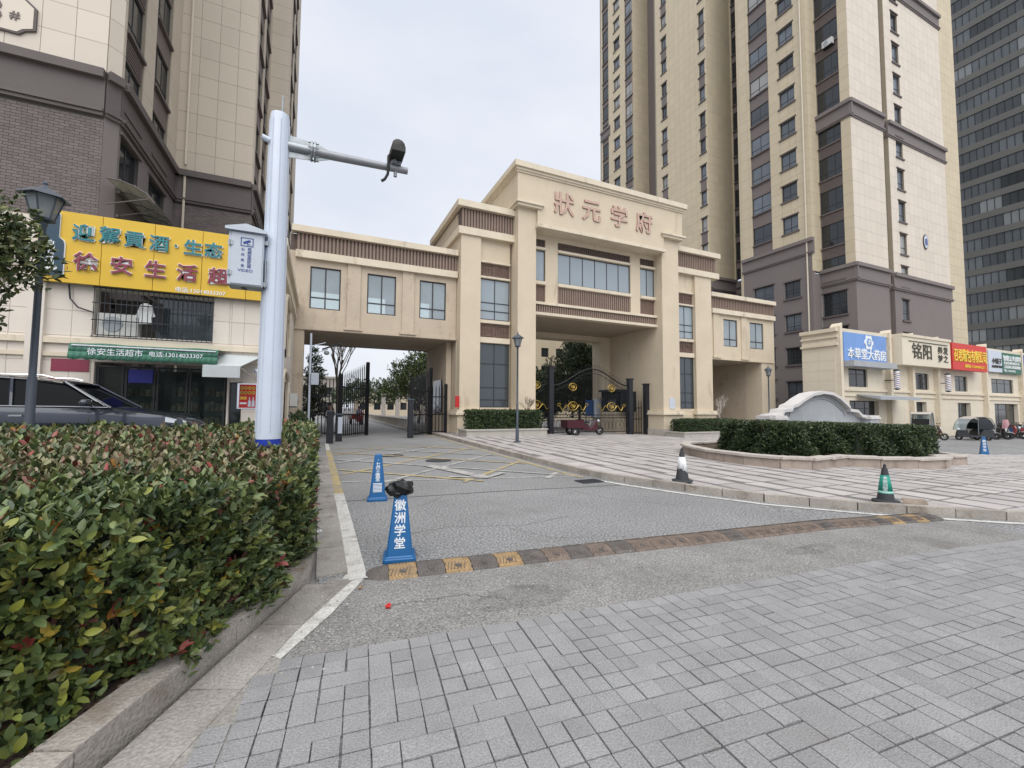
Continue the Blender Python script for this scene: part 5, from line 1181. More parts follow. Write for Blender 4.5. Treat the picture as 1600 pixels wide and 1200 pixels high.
# ------------------------------------------------------------------ speed bump
sb = thing('speed_bump', (4.3, 3.6, 0), 'worn rubber speed bump with black and yellow blocks across the road', 'speed bump')
p0 = Vector((.62, 4.07, 0)); p1 = Vector((8.05, 3.26, 0)); L = (p1-p0).length; n = 30; dr = (p1-p0)/L; nn = Vector((-dr.y, dr.x, 0)); st_ = L/n
prof = [(-.18, 0), (-.17, .014), (-.11, .036), (-.045, .05), (.045, .05), (.11, .036), (.17, .014), (.18, 0)]
def bz(p): return S(p.x)+.004
for i in range(n):
    a = p0+dr*(st_*i+.004); c = p0+dr*(st_*(i+1)-.004); m = 'bump_yellow' if (i % 2 == 0 and (i < 6 or i > 24)) else 'bump_worn' if (i % 2 == 0 or 9 < i < 24 and i % 3) else 'bump_dark'
    b = MB(); b.loft([[tuple(a+nn*u+Vector((0, 0, z+bz(a)))) for u, z in prof], [tuple(c+nn*u+Vector((0, 0, z+bz(c)))) for u, z in prof]])
    o = b.build('bump_block', G[m], sb)
    for k in range(7):
        for sd in (-1, 1):
            b = MB(); q = a+dr*(st_*(k+.7)/8.2); sh = dr*.03*sd
            b.hexa(*[[tuple(q+dr*e[0]+nn*sd*e[1]+sh*(e[1]*8)+Vector((0, 0, e[2]+dz+bz(q)))) for e in ((-.004, .055, .047), (.004, .055, .047), (.004, .15, .022), (-.004, .15, .022))] for dz in (-.004, .0075)]); b.build('tread', G['bump_worn' if m == 'bump_yellow' else m], o)
    q = (a+c)/2-nn*.1; b = MB(); b.tube([q+Vector((0, 0, bz(q)+.03)), q+Vector((0, 0, bz(q)+.046))], [.03, .026], 10); b.build('bolt_recess', G['bump_dark'], o)
for e, sgn in ((p0, -1), (p1, 1)):
    b = MB()
    for k, (r, h) in enumerate(((.18, 0), (.165, .016), (.12, .036), (.06, .05))): pass
    rings = [[tuple(e+nn*(r*math.cos(t))+dr*sgn*(r*math.sin(t)*1.15)+Vector((0, 0, h+bz(e)))) for t in np.linspace(0, math.pi, 10)] for r, h in ((.18, 0), (.16, .016), (.11, .036), (.045, .05))]
    b.loft(rings); b.build('end_cap', G['bump_dark'], sb)

# ------------------------------------------------------------------ cones
def square_cone(x, y, z, h, rz, label, k=1.0, tw=.055, bw=.125, base=.155, group='blue square traffic cones'):
    t_ = thing('traffic_cone', (x, y, z), label, 'traffic cone', group, rz=rz)
    r2 = math.sqrt(2)
    def sq(r, z_, c=.12): 
        c = r*c; return [(-r+c, -r, z_), (r-c, -r, z_), (r, -r+c, z_), (r, r-c, z_), (r-c, r, z_), (-r+c, r, z_), (-r, r-c, z_), (-r, -r+c, z_)]
    b = MB(); b.loft([sq(base*.97, .0), sq(base, .012), sq(base, .035), sq(base*.93, .045), sq(base*.93, .05)]); b.build('base', G['cone_blue'], t_)
    b = MB(); b.loft([sq(bw+.012, .05), sq(bw, .062), sq(bw, .066), sq(tw, h-.01), sq(tw*.9, h)]); b.build('body', G['cone_blue'], t_)
    return t_
def conetext(t_, items, h, tw, bw, mat='white_print'):
    """characters on the front slope of a square cone (local frame, front is -y)"""
    for ch, zc, size in items:
        y = -(bw+(tw-bw)*(zc-.066)/(h-.076)); fr = Fr((0, 0), (1, 0)); sl = (bw-tw)/(h-.076)
        cu = bpy.data.curves.new('t', 'FONT'); cu.body = ch; cu.size = size; cu.align_x = 'CENTER'; cu.resolution_u = 2; cu.offset = size*.015; cu.extrude = .0008
        t = bpy.data.objects.new('t', cu); COL.objects.link(t); bpy.context.view_layer.update(); me = bpy.data.meshes.new_from_object(t.evaluated_get(bpy.context.evaluated_depsgraph_get())); bpy.data.objects.remove(t)
        for v in me.vertices:
            a, c, e = v.co; c -= .37*size; v.co = (a, y-.0015-e+c*sl, zc+c)
        me.materials.clear(); me.materials.append(G[mat]); me.name = 'character'; o = bpy.data.objects.new('character', me); COL.objects.link(o); o.parent = t_
c1 = square_cone(.78, 4.42, 0, .69, R(-10), 'near blue square cone with white characters and a black bag on top')
conetext(c1, [(c, .535-k*.118, .112) for k, c in enumerate('徽洲学堂')], .69, .055, .125)
c2 = square_cone(.92, 7.3, 0, .73, R(-9), 'blue square cone without a bag standing farther back on the road')
conetext(c2, [('·', .65, .09), ('七', .58, .07), ('四', .52, .07), ('十', .465, .065), ('徽', .41, .075), ('堂', .345, .075)]+[('—', .29-k*.021, .13) for k in range(7)], .73, .055, .125)
c3 = square_cone(26.9, 8.8, S(26)+.1-.1, .85, R(-60), 'small distant blue cone at the edge of the slab plaza on the right', bw=.14)
conetext(c3, [(c, .66-k*.13, .12) for k, c in enumerate('徽洲学堂')], .85, .055, .14)
bag = thing('plastic_bag', (.78, 4.42, .7), 'crumpled black plastic bag pulled over the top of the near blue cone', 'bag')
b = MB(); nseg, mseg = 28, 14; vs = []
for i in range(mseg+1):
    ph = math.pi*i/mseg
    for j in range(nseg):
        a = 2*math.pi*j/nseg; r = .112*math.sin(ph)**.75*(1+.16*math.sin(3*a+i*.7)+.1*math.sin(7*a-i)+.05*math.sin(11*a+2*i)); 
        vs.append((.78+r*math.cos(a)*1.12, 4.42+r*math.sin(a), .685-.072*math.cos(ph)*(1+.12*math.sin(2*a))+.012*math.sin(5*a+i*1.3)))
fs = [(i*nseg+j, i*nseg+(j+1) % nseg, (i+1)*nseg+(j+1) % nseg, (i+1)*nseg+j) for i in range(mseg) for j in range(nseg)]
b.add(vs, fs); b.build('bag_skin', G['bag_black'], bag, smooth=True)
def round_cone(x, y, z, label, sleeve, letters, k_=.93):
    t_ = thing('traffic_cone', (x, y, z), label, 'traffic cone', 'dark weighted traffic cones'); c = (x, y, z)
    b = MB(); b.lathe([(.20, 0), (.21, .012), (.20, .03), (.15, .04)], c, 20); b.build('base', G['cone_dark'], t_, smooth=True)
    b = MB(); b.lathe([(.135, .03), (.125, .07), (.045, .58), (.04, .6), (.035, .61)], c, 20); b.build('body', G['cone_dark'], t_, smooth=True)
    b = MB(); b.tube([(x-.02, y, z+.6), (x-.02, y, z+.66), (x, y, z+.675), (x+.025, y, z+.65), (x+.02, y, z+.6)], .014, 6); b.build('carry_ring', G['cone_dark'], t_)
    rr = lambda z_: .125-.08*(z_-.07)/.51
    if sleeve == 'white':
        b = MB(); n = 20; lo = [.26-(.07*max(0, math.cos(2*math.pi*j/n+.9)))+.02*math.sin(j*2.3) for j in range(n)]
        vs = [(x+(rr(lo[j])+.006)*math.cos(2*math.pi*j/n), y+(rr(lo[j])+.006)*math.sin(2*math.pi*j/n), z+lo[j]) for j in range(n)]+[(x+(rr(.5)+.005)*math.cos(2*math.pi*j/n), y+(rr(.5)+.005)*math.sin(2*math.pi*j/n), z+.5) for j in range(n)]
        b.add(vs, [(j, (j+1) % n, n+(j+1) % n, n+j) for j in range(n)]); o = b.build('torn_sleeve', G['cone_white'], t_, smooth=True); m_ = o.modifiers.new('thickness', 'SOLIDIFY'); m_.thickness = .003
    else:
        for a, e, m_ in ((.2, .48, 'cone_green'), (.155, .198, 'cone_mint')):
            b = MB(); n = 20; b.add([(x+(rr(h)+.004)*math.cos(2*math.pi*j/n), y+(rr(h)+.004)*math.sin(2*math.pi*j/n), z+h) for h in (a, e) for j in range(n)], [(j, (j+1) % n, n+(j+1) % n, n+j) for j in range(n)])
            o = b.build('sleeve', G[m_], t_, smooth=True); q = o.modifiers.new('thickness', 'SOLIDIFY'); q.thickness = .002
        th = math.atan2(-y, -x); fr = Fr((0, 0), (-math.sin(th), math.cos(th))); fr = fr if fr.n.dot(Vector((-x, -y, 0))) > 0 else Fr((0, 0), (math.sin(th), -math.cos(th)))
        for ch, zc, s_ in (('★', .435, .085), ('徽', .37, .07), ('洲', .305, .075), ('堂', .24, .08)):
            P = Vector((x, y, z+zc))+fr.n*(rr(zc)+.012); text(ch, s_, P, fr, G['white_print'], t_, 'character', .001, .0006)
    t_.scale = (k_, k_, k_)
    return t_
round_cone(6.40, 6.22, .115, 'dark cone with a torn white sleeve at the curved kerb', 'white', '')
round_cone(8.26, 3.84, S(8.2)+.105, 'dark cone with a green lettered sleeve near the right kerb', 'green', '', .87)
b = MB(); z = S(8.5)+.1; b.loft([[(8.34, 3.66, z), (8.42, 3.56, z), (8.46, 3.62, z+.09), (8.37, 3.7, z+.1)], [(8.62, 3.62, z), (8.66, 3.46, z), (8.64, 3.5, z+.085), (8.6, 3.62, z+.07)]]); b.build('broken_stone', G['rock'], label='broken piece of brown stone lying beside the green cone', cat='stone', bevel=.012)

# ------------------------------------------------------------------ litter
for x, y, m, lb in ((.52, 3.36, 'litter_red', 'crumpled red and white wrapper on the coarse asphalt'), (.36, 3.8, 'bump_yellow', 'small yellow scrap beside the end of the speed bump'), (.06, 5.65, 'white_print', 'white and red paper scrap in the gutter by the hedge')):
    b = MB(); b.sphere((x, y, .022), .026 if m != 'bump_yellow' else .016, 7, 5, .6, .35); b.build('litter', G[m], label=lb, cat='litter')
b = MB()
for i in range(420):
    x, y = (random.uniform(-.02, 5.2), random.uniform(2.9, 4.0)) if i < 150 else (random.uniform(.05, .3), random.uniform(4.2, 12)) if i < 330 else (random.uniform(-.5, .2), random.uniform(2.6, 4.2))
    if i >= 330 and (Vector((x, y))-Vector((.05, 4.2))).dot(Vector((.919, -.394))) < .02: continue
    r = random.uniform(.003, .009); b.sphere((x, y, .018), r, 5, 3, .7, .3)
b.build('grit', G['stone_pale'], kind='stuff')

# ------------------------------------------------------------------ planters at the gate and small hedges
def box_hedge(name, x0, x1, y0, y1, z0, z1, label, size=.09, dens=260, cols=DARKG, cat='hedge', group=None):
    t_ = thing(name, ((x0+x1)/2, (y0+y1)/2, z0), label, cat, group); b = MB(); b.box(x0+.12, x1-.12, y0+.12, y1-.12, z0, z1-.12); b.build('shade_core', G['leaf_core'], t_)  # dark solid core painted as the hedge's inner shade
    P = []; N = []
    for (a, c, e, f, nv) in ((x0, x1, y0, y0, (0, -1, 0)), (x0, x0, y0, y1, (-1, 0, 0)), (x1, x1, y0, y1, (1, 0, 0))):
        L = max(c-a, f-e); n = int(L*(z1-z0)*dens); t = rng.uniform(0, 1, n); P.append(np.stack([a+(c-a)*t, e+(f-e)*t, rng.uniform(z0, z1, n)], 1)+np.array(nv)*rng.uniform(-.12, .06, (n, 1))); N.append(np.tile(nv, (n, 1)).astype(float))
    n = int((x1-x0)*(y1-y0)*dens); P.append(np.stack([rng.uniform(x0, x1, n), rng.uniform(y0, y1, n), z1+rng.uniform(-.1, .05, n)], 1)); N.append(np.tile([0, 0, 1.], (n, 1)))
    P = np.concatenate(P); N = np.concatenate(N); A = sprigs(P, N, np.full(len(P), size), mixcol(len(P), cols), 5); leafmesh('leaves', *A, G['leaf'], t_, kind='stuff'); return t_
def planter(x0, x1, y0, y1, h, label):
    t_ = thing('planter', ((x0+x1)/2, y0, S(x0)), label, 'planter'); z = S((x0+x1)/2)+.08
    b = MB(); b.box(x0+.05, x1-.05, y0+.05, y1, z-.1, z+h-.07); b.build('wall', G['concrete_planter'], t_)
    k = max(2, round((x1-x0)/1.1))
    for i in range(k): b = MB(); b.box(x0+(x1-x0)*i/k+.005, x0+(x1-x0)*(i+1)/k-.005, y0, y0+.24, z+h-.069, z+h); b.build('coping_stone', G['concrete_planter'], t_)
    b = MB(); b.box(x0, x0+.24, y0+.245, y1, z+h-.069, z+h); b.box(x1-.24, x1, y0+.245, y1, z+h-.069, z+h); b.build('side_coping', G['concrete_planter'], t_)
    return z+h
z = planter(6.5, 11.0, 19.7, 21.15, .42, 'low pale planter wall under the left gate tower'); box_hedge('planter_hedge', 6.75, 10.75, 19.95, 20.9, z-.15, z+.92, 'clipped green hedge in the planter under the left gate tower', .085, 240, DARKG+[((.09, .12, .04), 2)])
z = planter(20.2, 25.6, 19.4, 21.0, .42, 'low pale planter wall under the right gate tower'); box_hedge('planter_hedge', 20.45, 25.3, 19.7, 20.8, z-.15, z+.75, 'clipped dark hedge in the planter under the right gate tower', .085, 240)
def bare_tree(x, y, z, h, r, label, levels=4, name='bare_tree', mat='bark', n0=3, spread=.55, group=None):
    t_ = thing(name, (x, y, z), label, 'tree', group); b = MB(); tr = MB()
    def grow(p, d, L, r_, lv, m):
        q = p+d*L; mid = p+d*L*.5+Vector((random.uniform(-.04, .04), random.uniform(-.04, .04), 0))*L; m.tube([p, mid, q], [r_, r_*.85, r_*.7], 5, False)
        if lv <= 0: return
        for k in range(3):
            a = random.uniform(0, 6.28); s_ = random.uniform(.5, 1.1)*spread; nd = (d+Vector((math.cos(a)*s_, math.sin(a)*s_, random.uniform(.0, .25)))).normalized(); grow(p+d*L*random.uniform(.45, 1), nd, L*random.uniform(.55, .78), r_*.55, lv-1, b)
    tr.tube([(x, y, z), (x+.03, y, z+h*.3)], [r, r*.85], 8); tr.build('trunk', G[mat], t_, smooth=True)
    for k in range(n0): a = k*2.1+.4; grow(Vector((x, y, z+h*.28)), Vector((math.cos(a)*.35*spread, math.sin(a)*.35*spread, 1)).normalized(), h*.3, r*.7, levels, b)
    b.build('branches', G[mat], t_); return t_
bare_tree(10.2, 20.6, .4, 1.9, .03, 'small bare shrub beside the lamp in the left tower planter', 4, 'bare_shrub')
bare_tree(24.4, 20.4, .2, 2.3, .04, 'small pale bare tree in front of the right gate tower', 4, 'bare_shrub', 'stone_pale')
bare_tree(1.35, 36, 0, 9, .1, 'tall bare tree seen through the left vehicle passage', 6, spread=.4, n0=4)

# ------------------------------------------------------------------ trees with leaves
def tree(x, y, z, th, blobs, label, size=.16, n=900, cols=DARKG, name='evergreen_tree', tr=.14, k=5, cat='tree', group=None):
    t_ = thing(name, (x, y, z), label, cat, group)
    b = MB(); b.tube([(x, y, z), (x+.05, y, z+th*.5), (x-.03, y, z+th)], [tr, tr*.8, tr*.65], 9); b.build('trunk', G['bark'], t_, smooth=True)
    b = MB()
    for c, r in blobs: b.tube([(x-.03, y, z+th*.8), ((x+c[0])/2, (y+c[1])/2, (z+th+c[2])/2-.1), c], [tr*.5, tr*.3, tr*.1], 6)
    b.build('limbs', G['bark'], t_)
    PP = []; NN = []
    for c, r in blobs:
        m = int(n*r*r); v = rng.normal(0, 1, (m, 3)); v /= np.linalg.norm(v, axis=1, keepdims=True); rr = r*rng.uniform(.35, 1.05, (m, 1))**.6*(1+.22*np.sin(v[:, 0:1]*5+c[0])*np.sin(v[:, 2:3]*6+v[:, 1:2]*4))
        PP.append(np.array(c)+v*rr*np.array([1, 1, .85])); NN.append(v)
    P = np.concatenate(PP); N = np.concatenate(NN); A = sprigs(P, N, np.full(len(P), size), mixcol(len(P), cols), k); leafmesh('crown', *A, G['leaf'], t_, kind='stuff'); return t_
tree(21.6, 33, -.4, 2.4, [((21.6, 33, 6.1), 1.9), ((20.4, 33, 4.4), 2.2), ((22.9, 33, 4.7), 2.2), ((21.5, 32.5, 3.0), 2.5), ((23.8, 33.4, 3.0), 1.9), ((19.2, 33, 3.0), 2.0), ((21.6, 33.4, 7.4), 1.2), ((23.4, 33, 6.2), 1.3)], 'dense dark round evergreen tree seen through the central opening', .17, 360)
tree(18.0, 36, -.3, 1.6, [((18.6, 36, 3.0), 2.0), ((17.6, 36, 2.0), 1.7), ((19.6, 36, 1.8), 1.8), ((19.0, 36.5, 4.4), 1.3), ((20.5, 36.5, 3.6), 1.6)], 'smaller dark tree at the left of the central opening', .17, 320)
tree(8.6, 40, 0, 2.1, [((7.9, 40, 4.0), 1.9), ((6.3, 40, 3.2), 1.4), ((9.6, 40, 4.8), 2.0), ((10.2, 40, 3.2), 2.0), ((8.6, 40.5, 5.8), 1.5), ((10.4, 40.4, 6.4), 1.6), ((7.0, 40.5, 4.9), 1.2)], 'spreading green tree right of the road beyond the left passage', .17, 240, GREENS)
tree(6.0, 75, 0, 2.5, [((5.5, 75, 4.2), 2.4), ((8.5, 75, 4.0), 2.6), ((11, 75, 3.6), 2.2), ((3.4, 76, 3.2), 1.9)], 'distant broad tree at the end of the road', .3, 90, DARKG)
tree(14.5, 70, 0, 2.5, [((14, 70, 4.6), 2.8), ((17, 71, 4.2), 2.6)], 'distant tree right of the road behind the white railing', .3, 80, DARKG)
tree(-.3, 33, 0, .8, [((-.3, 33, 1.4), .9), ((-.3, 33, 2.6), .95), ((-.25, 33, 3.8), .8), ((-.3, 33, 4.8), .55), ((-.3, 33, 5.5), .3)], 'narrow dark conifer behind the left pier of the passage', .13, 520, DARKG, 'conifer', .09)
tree(-4.95, 7.9, .2, 2.6, [((-4.2, 8.0, 3.95), .6), ((-4.35, 7.8, 3.45), .75), ((-3.85, 8.0, 3.45), .5), ((-4.9, 7.9, 4.1), .8), ((-4.35, 8.0, 2.9), .5), ((-5.2, 7.8, 3.3), .8), ((-4.0, 8.0, 3.7), .45)], 'leafy young tree at the left edge in front of the lamp', .10, 620, [((.075, .105, .035), 4), ((.12, .14, .05), 3), ((.05, .075, .03), 3), ((.2, .21, .09), 1.2)], 'leafy_tree', .06, 4)
t_ = thing('shrub', (-.75, 15.2, 0), 'dark low shrub at the foot of the store side wall by the gate', 'shrub')
P = rng.normal(0, 1, (900, 3)); P /= np.linalg.norm(P, axis=1, keepdims=True); N = P.copy(); P = np.array([-.62, 16.8, .75])+P*np.array([.38, 1.9, .65])*rng.uniform(.5, 1, (900, 1)); P[:, 2] = np.maximum(P[:, 2], .05)
leafmesh('leaves', *sprigs(P, N, np.full(900, .09), mixcol(900, DARKG), 5), G['leaf'], t_, kind='stuff')
b = MB()
for i in range(14): a = i*.7; b.tube([(-.65, 15.4+i*.2, 0), (-.6+.1*math.cos(a), 15.4+i*.2, .8)], .015, 5)
b.build('stems', G['bark'], t_)

# ------------------------------------------------------------------ round flower bed with screen wall
BED = [(11.3, 10.6), (10.75, 9.4), (10.7, 8.2), (10.95, 7.35), (11.3, 7.3), (11.6, 6.95), (12.6, 7.1), (13.7, 7.25), (14.3, 6.75), (15.3, 6.35), (16.4, 6.2), (17.1, 6.35), (17.5, 6.8), (18.9, 6.6), (19.5, 7.3), (19.8, 9), (19.2, 11), (18, 12.4), (15.5, 12.8), (13, 12.4), (11.9, 11.5)]
bed = thing('stone_flowerbed', (14.5, 9, S(14.5)), 'low curved stone flower bed in the middle of the plaza', 'flower bed')
for a, c in zip(BED, BED[1:]+BED[:1]):
    L = math.hypot(c[0]-a[0], c[1]-a[1]); k = max(1, round(L/.75)); ang = math.atan2(c[1]-a[1], c[0]-a[0])
    for i in range(k):
        t = (i+.5)/k; x, y = a[0]+(c[0]-a[0])*t, a[1]+(c[1]-a[1])*t; z = S(x)+.09
        place(cube(G['stone_face'], 'stone_block'), 'stone_block', (x-math.sin(ang)*.065, y+math.cos(ang)*.065, z+.12), bed, ang, (L/k-.008, .2, .26))
        place(cube(G['stone_pale'], 'coping_stone', .12), 'coping_stone', (x-math.sin(ang)*.06, y+math.cos(ang)*.06, z+.285), bed, ang, (L/k+.02, .32, .07))
b = MB(); b.prism(BED, -.3, .1, lambda x, y: S(x)+.24); b.build('bed_soil', G['soil'], bed)
hb = thing('bed_hedge', (15, 8.5, .1), 'dense dark clipped hedge filling the stone flower bed on the plaza', 'hedge')
HB = [(12.6, 10.6), (12.25, 9.5), (12.2, 8.5), (12.5, 7.9), (13.6, 7.8), (15, 7.3), (16.6, 6.85), (17.9, 7.05), (19.1, 7.4), (19.1, 9.6), (17, 10.3), (14, 10.8)]
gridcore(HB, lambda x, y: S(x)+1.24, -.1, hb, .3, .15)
Pf, Nf = facepts(HB, lambda x, y: 430, lambda x, y: S(x)+1.26, -.0, True); Pf2 = Pf.copy(); Pt, Nt = toppts(HB, lambda x, y: .6, lambda x, y: S(14.5)+1.26-.025*(x-14.5), 16000)
# outward side offset
P = np.concatenate([Pf, Pt]); N = np.concatenate([Nf, Nt]); C = mixcol(len(P), DARKG+[((.06, .085, .035), 3)]); C[len(Pf):] = mixcol(len(Pt), DARKG+[((.09, .10, .045), 3), ((.12, .11, .06), 1)])
leafmesh('leaves', *sprigs(P, N, np.full(len(P), .075), C, 6), G['leaf'], hb, kind='stuff')
sw = thing('screen_wall', (19.4, 11, S(19)), 'grey and white arched stone screen wall rising behind the plaza hedge', 'wall')
prof = [(15.75, 1.24), (16.0, 1.24), (16.02, 1.3), (16.55, 1.34), (16.62, 1.5), (17.1, 1.55), (17.2, 1.68), (17.5, 1.75), (17.9, 1.95), (18.5, 2.18), (19.2, 2.28), (19.8, 2.24), (20.3, 2.08), (20.7, 1.86), (21.0, 1.68), (21.05, 1.55), (21.6, 1.5), (21.9, 1.3), (22.6, 1.24), (22.9, 1.24)]
xo = lambda x: 15.75+(x-15.75)*1.0
b = MB(); b.extr([(15.9, -.6)]+[(x, z-.12) for x, z in prof]+[(22.8, -.6)], (0, 11.12, 0), (1, 0, 0), (0, 0, 1), (0, -1, 0), -.25, 0); b.build('wall_face', G['stone_grey'], sw)
for (a, za), (c, zc) in zip(prof, prof[1:]):
    b = MB(); b.hexa([(a, 10.9, za-.12), (c, 10.9, zc-.12), (c, 11.5, zc-.12), (a, 11.5, za-.12)], [(a, 10.9, za), (c, 10.9, zc), (c, 11.5, zc), (a, 11.5, za)]); b.build('coping_stone', G['stone_white'], sw)
for off_ in (.2, .3):
    b = MB(); b.tube([(x+(.1 if x < 19 else -.1), 11.1, z-off_) for x, z in prof[5:16]], .025, 6); b.build('moulding', G['stone_grey'], sw)
for x in (18.1, 20.2):
    b = MB(); b.box(x-.008, x+.008, 11.112, 11.119, .3, 1.8); b.build('joint_line', G['stone_white'], sw)
for x0_, x1_ in ((15.85, 16.5), (22.2, 22.85)):
    b = MB(); b.box(x0_, x1_, 10.75, 11.5, -.5, 1.1); b.build('end_pier', G['stone_grey'], sw); b = MB(); b.box(x0_-.06, x1_+.06, 10.7, 11.56, 1.1, 1.18); b.box(x0_-.02, x1_+.02, 10.74, 11.52, 1.182, 1.26); b.build('pier_cap', G['stone_white'], sw)

# ------------------------------------------------------------------ right shop row
sh = thing('shop_row_building', (45, 18, -.5), 'long two-storey cream shop building along the right under the tower', 'shop building')
YS = 17.5; KF = Fr((32.15, YS), (66, YS)); KS = Fr((32.15, 19.7), (32.15, YS)); XK = lambda x: x-32.15
up = [(33.6, 35.9), (42.5, 44.5), (48.8, 51.0), (55.6, 60.2), (63, 65)]; dn = [(33.6, 37.2), (41.8, 44.0), (49.1, 51.4), (56.0, 61.0), (63, 65.5)]
ops = [(XK(a), XK(c), 3.12, 4.42) for a, c in up]+[(XK(a), XK(c), -.5, 2.15) for a, c in dn]
cells = []; facade(sh, KF, -.6, 7.05, ops, G['shop_cream'], .3, cells=cells, cw=1.4, ch=.7, proud=.015); facade(sh, KS, -.6, 7.05, [], G['shop_cream'], .3, cells=cells, cw=1.4, ch=.7, proud=.015)
pieces(sh, 'facing_panel', G['shop_cream'], cells, 150, 'facing_panels')
b = MB(); b.box(32.5, 66, 17.9, 19.6, 6.9, 7.0); b.build('roof', G['panel_back'], sh)
for fr in (KS, KF):
    b = MB()
    for z0_, z1_, d_ in ((6.85, 7.1, .22), (6.45, 6.58, .12), (5.9, 6.05, .16)): fr.box(b, -.02, fr.L+(.2 if fr is KS else 0), z0_, z1_, -.02, d_)
    b.build('cornice', G['cream_trim'], sh)
for a, c in up: window(sh, KF, XK(a), XK(c), 3.12, 4.42, -.12, 3 if c-a > 3 else 2, (.7,), gmat='dark_glass')
for a, c in dn:
    window(sh, KF, XK(a), XK(c), -.5, 2.13, -.3, 3 if c-a > 3 else 2, (.8,), gmat='dark_glass', name='shop_front')
b = MB()
for a, c in ((32.2, 66),): KF.box(b, XK(a), XK(c), 2.82, 2.98, .0, .14); KF.box(b, XK(a), XK(c), 2.45, 2.55, 0, .1)
b.build('string_course', G['cream_trim'], sh)
for x in (32.3, 38.4, 41.5, 45.4, 53.9, 61.5):
    b = MB(); KF.box(b, XK(x)-.14, XK(x)+.14, -.6, 7.1, .0, .34)
    q = [KF.P(XK(x)-.14, 7.1, .34), KF.P(XK(x)+.14, 7.1, .34), KF.P(XK(x)+.14, 7.1, -.3), KF.P(XK(x)-.14, 7.1, -.3)]
    b.hexa(q, [q[0]+Vector((0, 0, .1)), q[1]+Vector((0, 0, .35)), q[2]+Vector((0, 0, .35)), q[3]+Vector((0, 0, .1))]); b.build('fin', G['cream_trim'], sh)
def shopsign(x0, x1, z0, z1, mat, label, d0=.16, d1=.3, side=None):
    t_ = thing('shop_sign', (x0, YS-.3, z0), label, 'sign'); n = max(1, round((x1-x0)/2)); 
    for i in range(n): b = MB(); KF.box(b, XK(x0+(x1-x0)*i/n)+.004, XK(x0+(x1-x0)*(i+1)/n)-.004, z0, z1, d0, d1); b.build('sign_panel', G[mat], t_)
    return t_
def row_text(t_, s_, x0, x1, z, size, mat, d=.3, w_=.02, zs=1):
    n = len(s_)
    for i, ch in enumerate(s_):
        if ch != ' ': text(ch, size, KF.P(XK(x0+(x1-x0)*(i+.5)/n), z, d), KF, G[mat], t_, 'character', w_, .02, d=.022, zs=zs, xs=min(1.3, (x1-x0)/n/size*1.0))
t_ = shopsign(32.6, 37.9, 4.85, 6.85, 'sign_blue', 'blue pharmacy sign with white characters and a flower emblem')
row_text(t_, '本草堂大药房', 33.0, 37.8, 5.42, .8, 'letter_white')
b = MB(); b.extr([(.5*(1+.13*math.cos(6*a))*math.cos(a), .5*(1+.13*math.cos(6*a))*math.sin(a)) for a in np.linspace(0, 6.2832, 37)[:-1]], KF.P(XK(35.6), 6.28, .3), KF.u, (0, 0, 1), KF.n, .001, .04); em = b.build('emblem', G['letter_white'], t_)
b = MB(); b.extr([(.3*math.cos(a), .3*math.sin(a)) for a in np.linspace(0, 6.2832, 25)[:-1]], KF.P(XK(35.6), 6.28, .3), KF.u, (0, 0, 1), KF.n, .04, .05); b.build('emblem_ring', G['sign_blue'], em); text('本', .42, KF.P(XK(35.6), 6.28, .35), KF, G['letter_white'], em, 'character', .01, .008, d=.01)
b = MB(); KF.box(b, XK(32.6), XK(37.9), 4.45, 4.84, .1, .9); b.build('awning_box', G['stone_grey'], label='folded grey awning under the blue pharmacy sign', cat='awning')
b = MB(); b.hexa([KF.P(XK(34.3), 2.2, 1.5), KF.P(XK(39.5), 2.2, 1.5), KF.P(XK(39.5), 2.55, .1), KF.P(XK(34.3), 2.55, .1)], [KF.P(XK(34.3), 2.42, 1.5), KF.P(XK(39.5), 2.42, 1.5), KF.P(XK(39.5), 2.6, .1), KF.P(XK(34.3), 2.6, .1)]); b.build('awning', G['stone_grey'], label='grey flat canopy over the pharmacy entrance', cat='awning')
t_ = shopsign(38.9, 46.1, 4.85, 6.95, 'shop_cream', 'cream projecting sign box with dark brush characters between blue and red signs', .0, .8)
row_text(t_, '铭阳', 40.2, 43.2, 5.95, 1.25, 'print_dark', .8, .02); row_text(t_, '养发', 44, 45.7, 6.2, .6, 'print_dark', .8, .015); row_text(t_, '梦之', 44, 45.7, 5.55, .6, 'print_dark', .8, .015)
b = MB(); KF.box(b, XK(39.8), XK(45.6), 6.62, 6.68, .8, .84); b.build('moulding', G['print_dark'], t_); b = MB(); KF.box(b, XK(38.9), XK(46.1), 6.95, 7.15, -.02, .88); b.build('top_ledge', G['cream_trim'], t_)
t_ = shopsign(46.3, 52.4, 4.8, 6.98, 'sign_red', 'red banner sign with large yellow characters', .5, .84)
row_text(t_, '召君箱包有限公司', 46.5, 52.3, 6.0, .95, 'print_yellow', .84, .02, 1.15); row_text(t_, '联系电话:13000042577', 48.3, 52.1, 5.15, .3, 'print_yellow', .84, .006)
t_ = shopsign(54.4, 57.1, 5.0, 6.95, 'sign_pale', 'pale blue sign with small dark script beside the green sign'); row_text(t_, '小铺子', 55.0, 57, 6.0, .55, 'print_dark'); row_text(t_, '五金建材门市部', 54.9, 57, 5.5, .25, 'print_dark', .3, .004)
t_ = shopsign(57.2, 61.2, 4.95, 6.85, 'sign_green', 'dark green sign with several lines of white lettering'); row_text(t_, '智能五金建材', 57.3, 61.1, 6.35, .55, 'letter_white'); row_text(t_, '灯具水暖电料开关', 57.4, 60.8, 5.9, .3, 'letter_white', .3, .006); row_text(t_, '卫浴洁具工具油漆批发', 57.4, 61, 5.55, .3, 'letter_white', .3, .006); row_text(t_, '电话:13855042', 57.4, 59.8, 5.2, .26, 'letter_white', .3, .004)
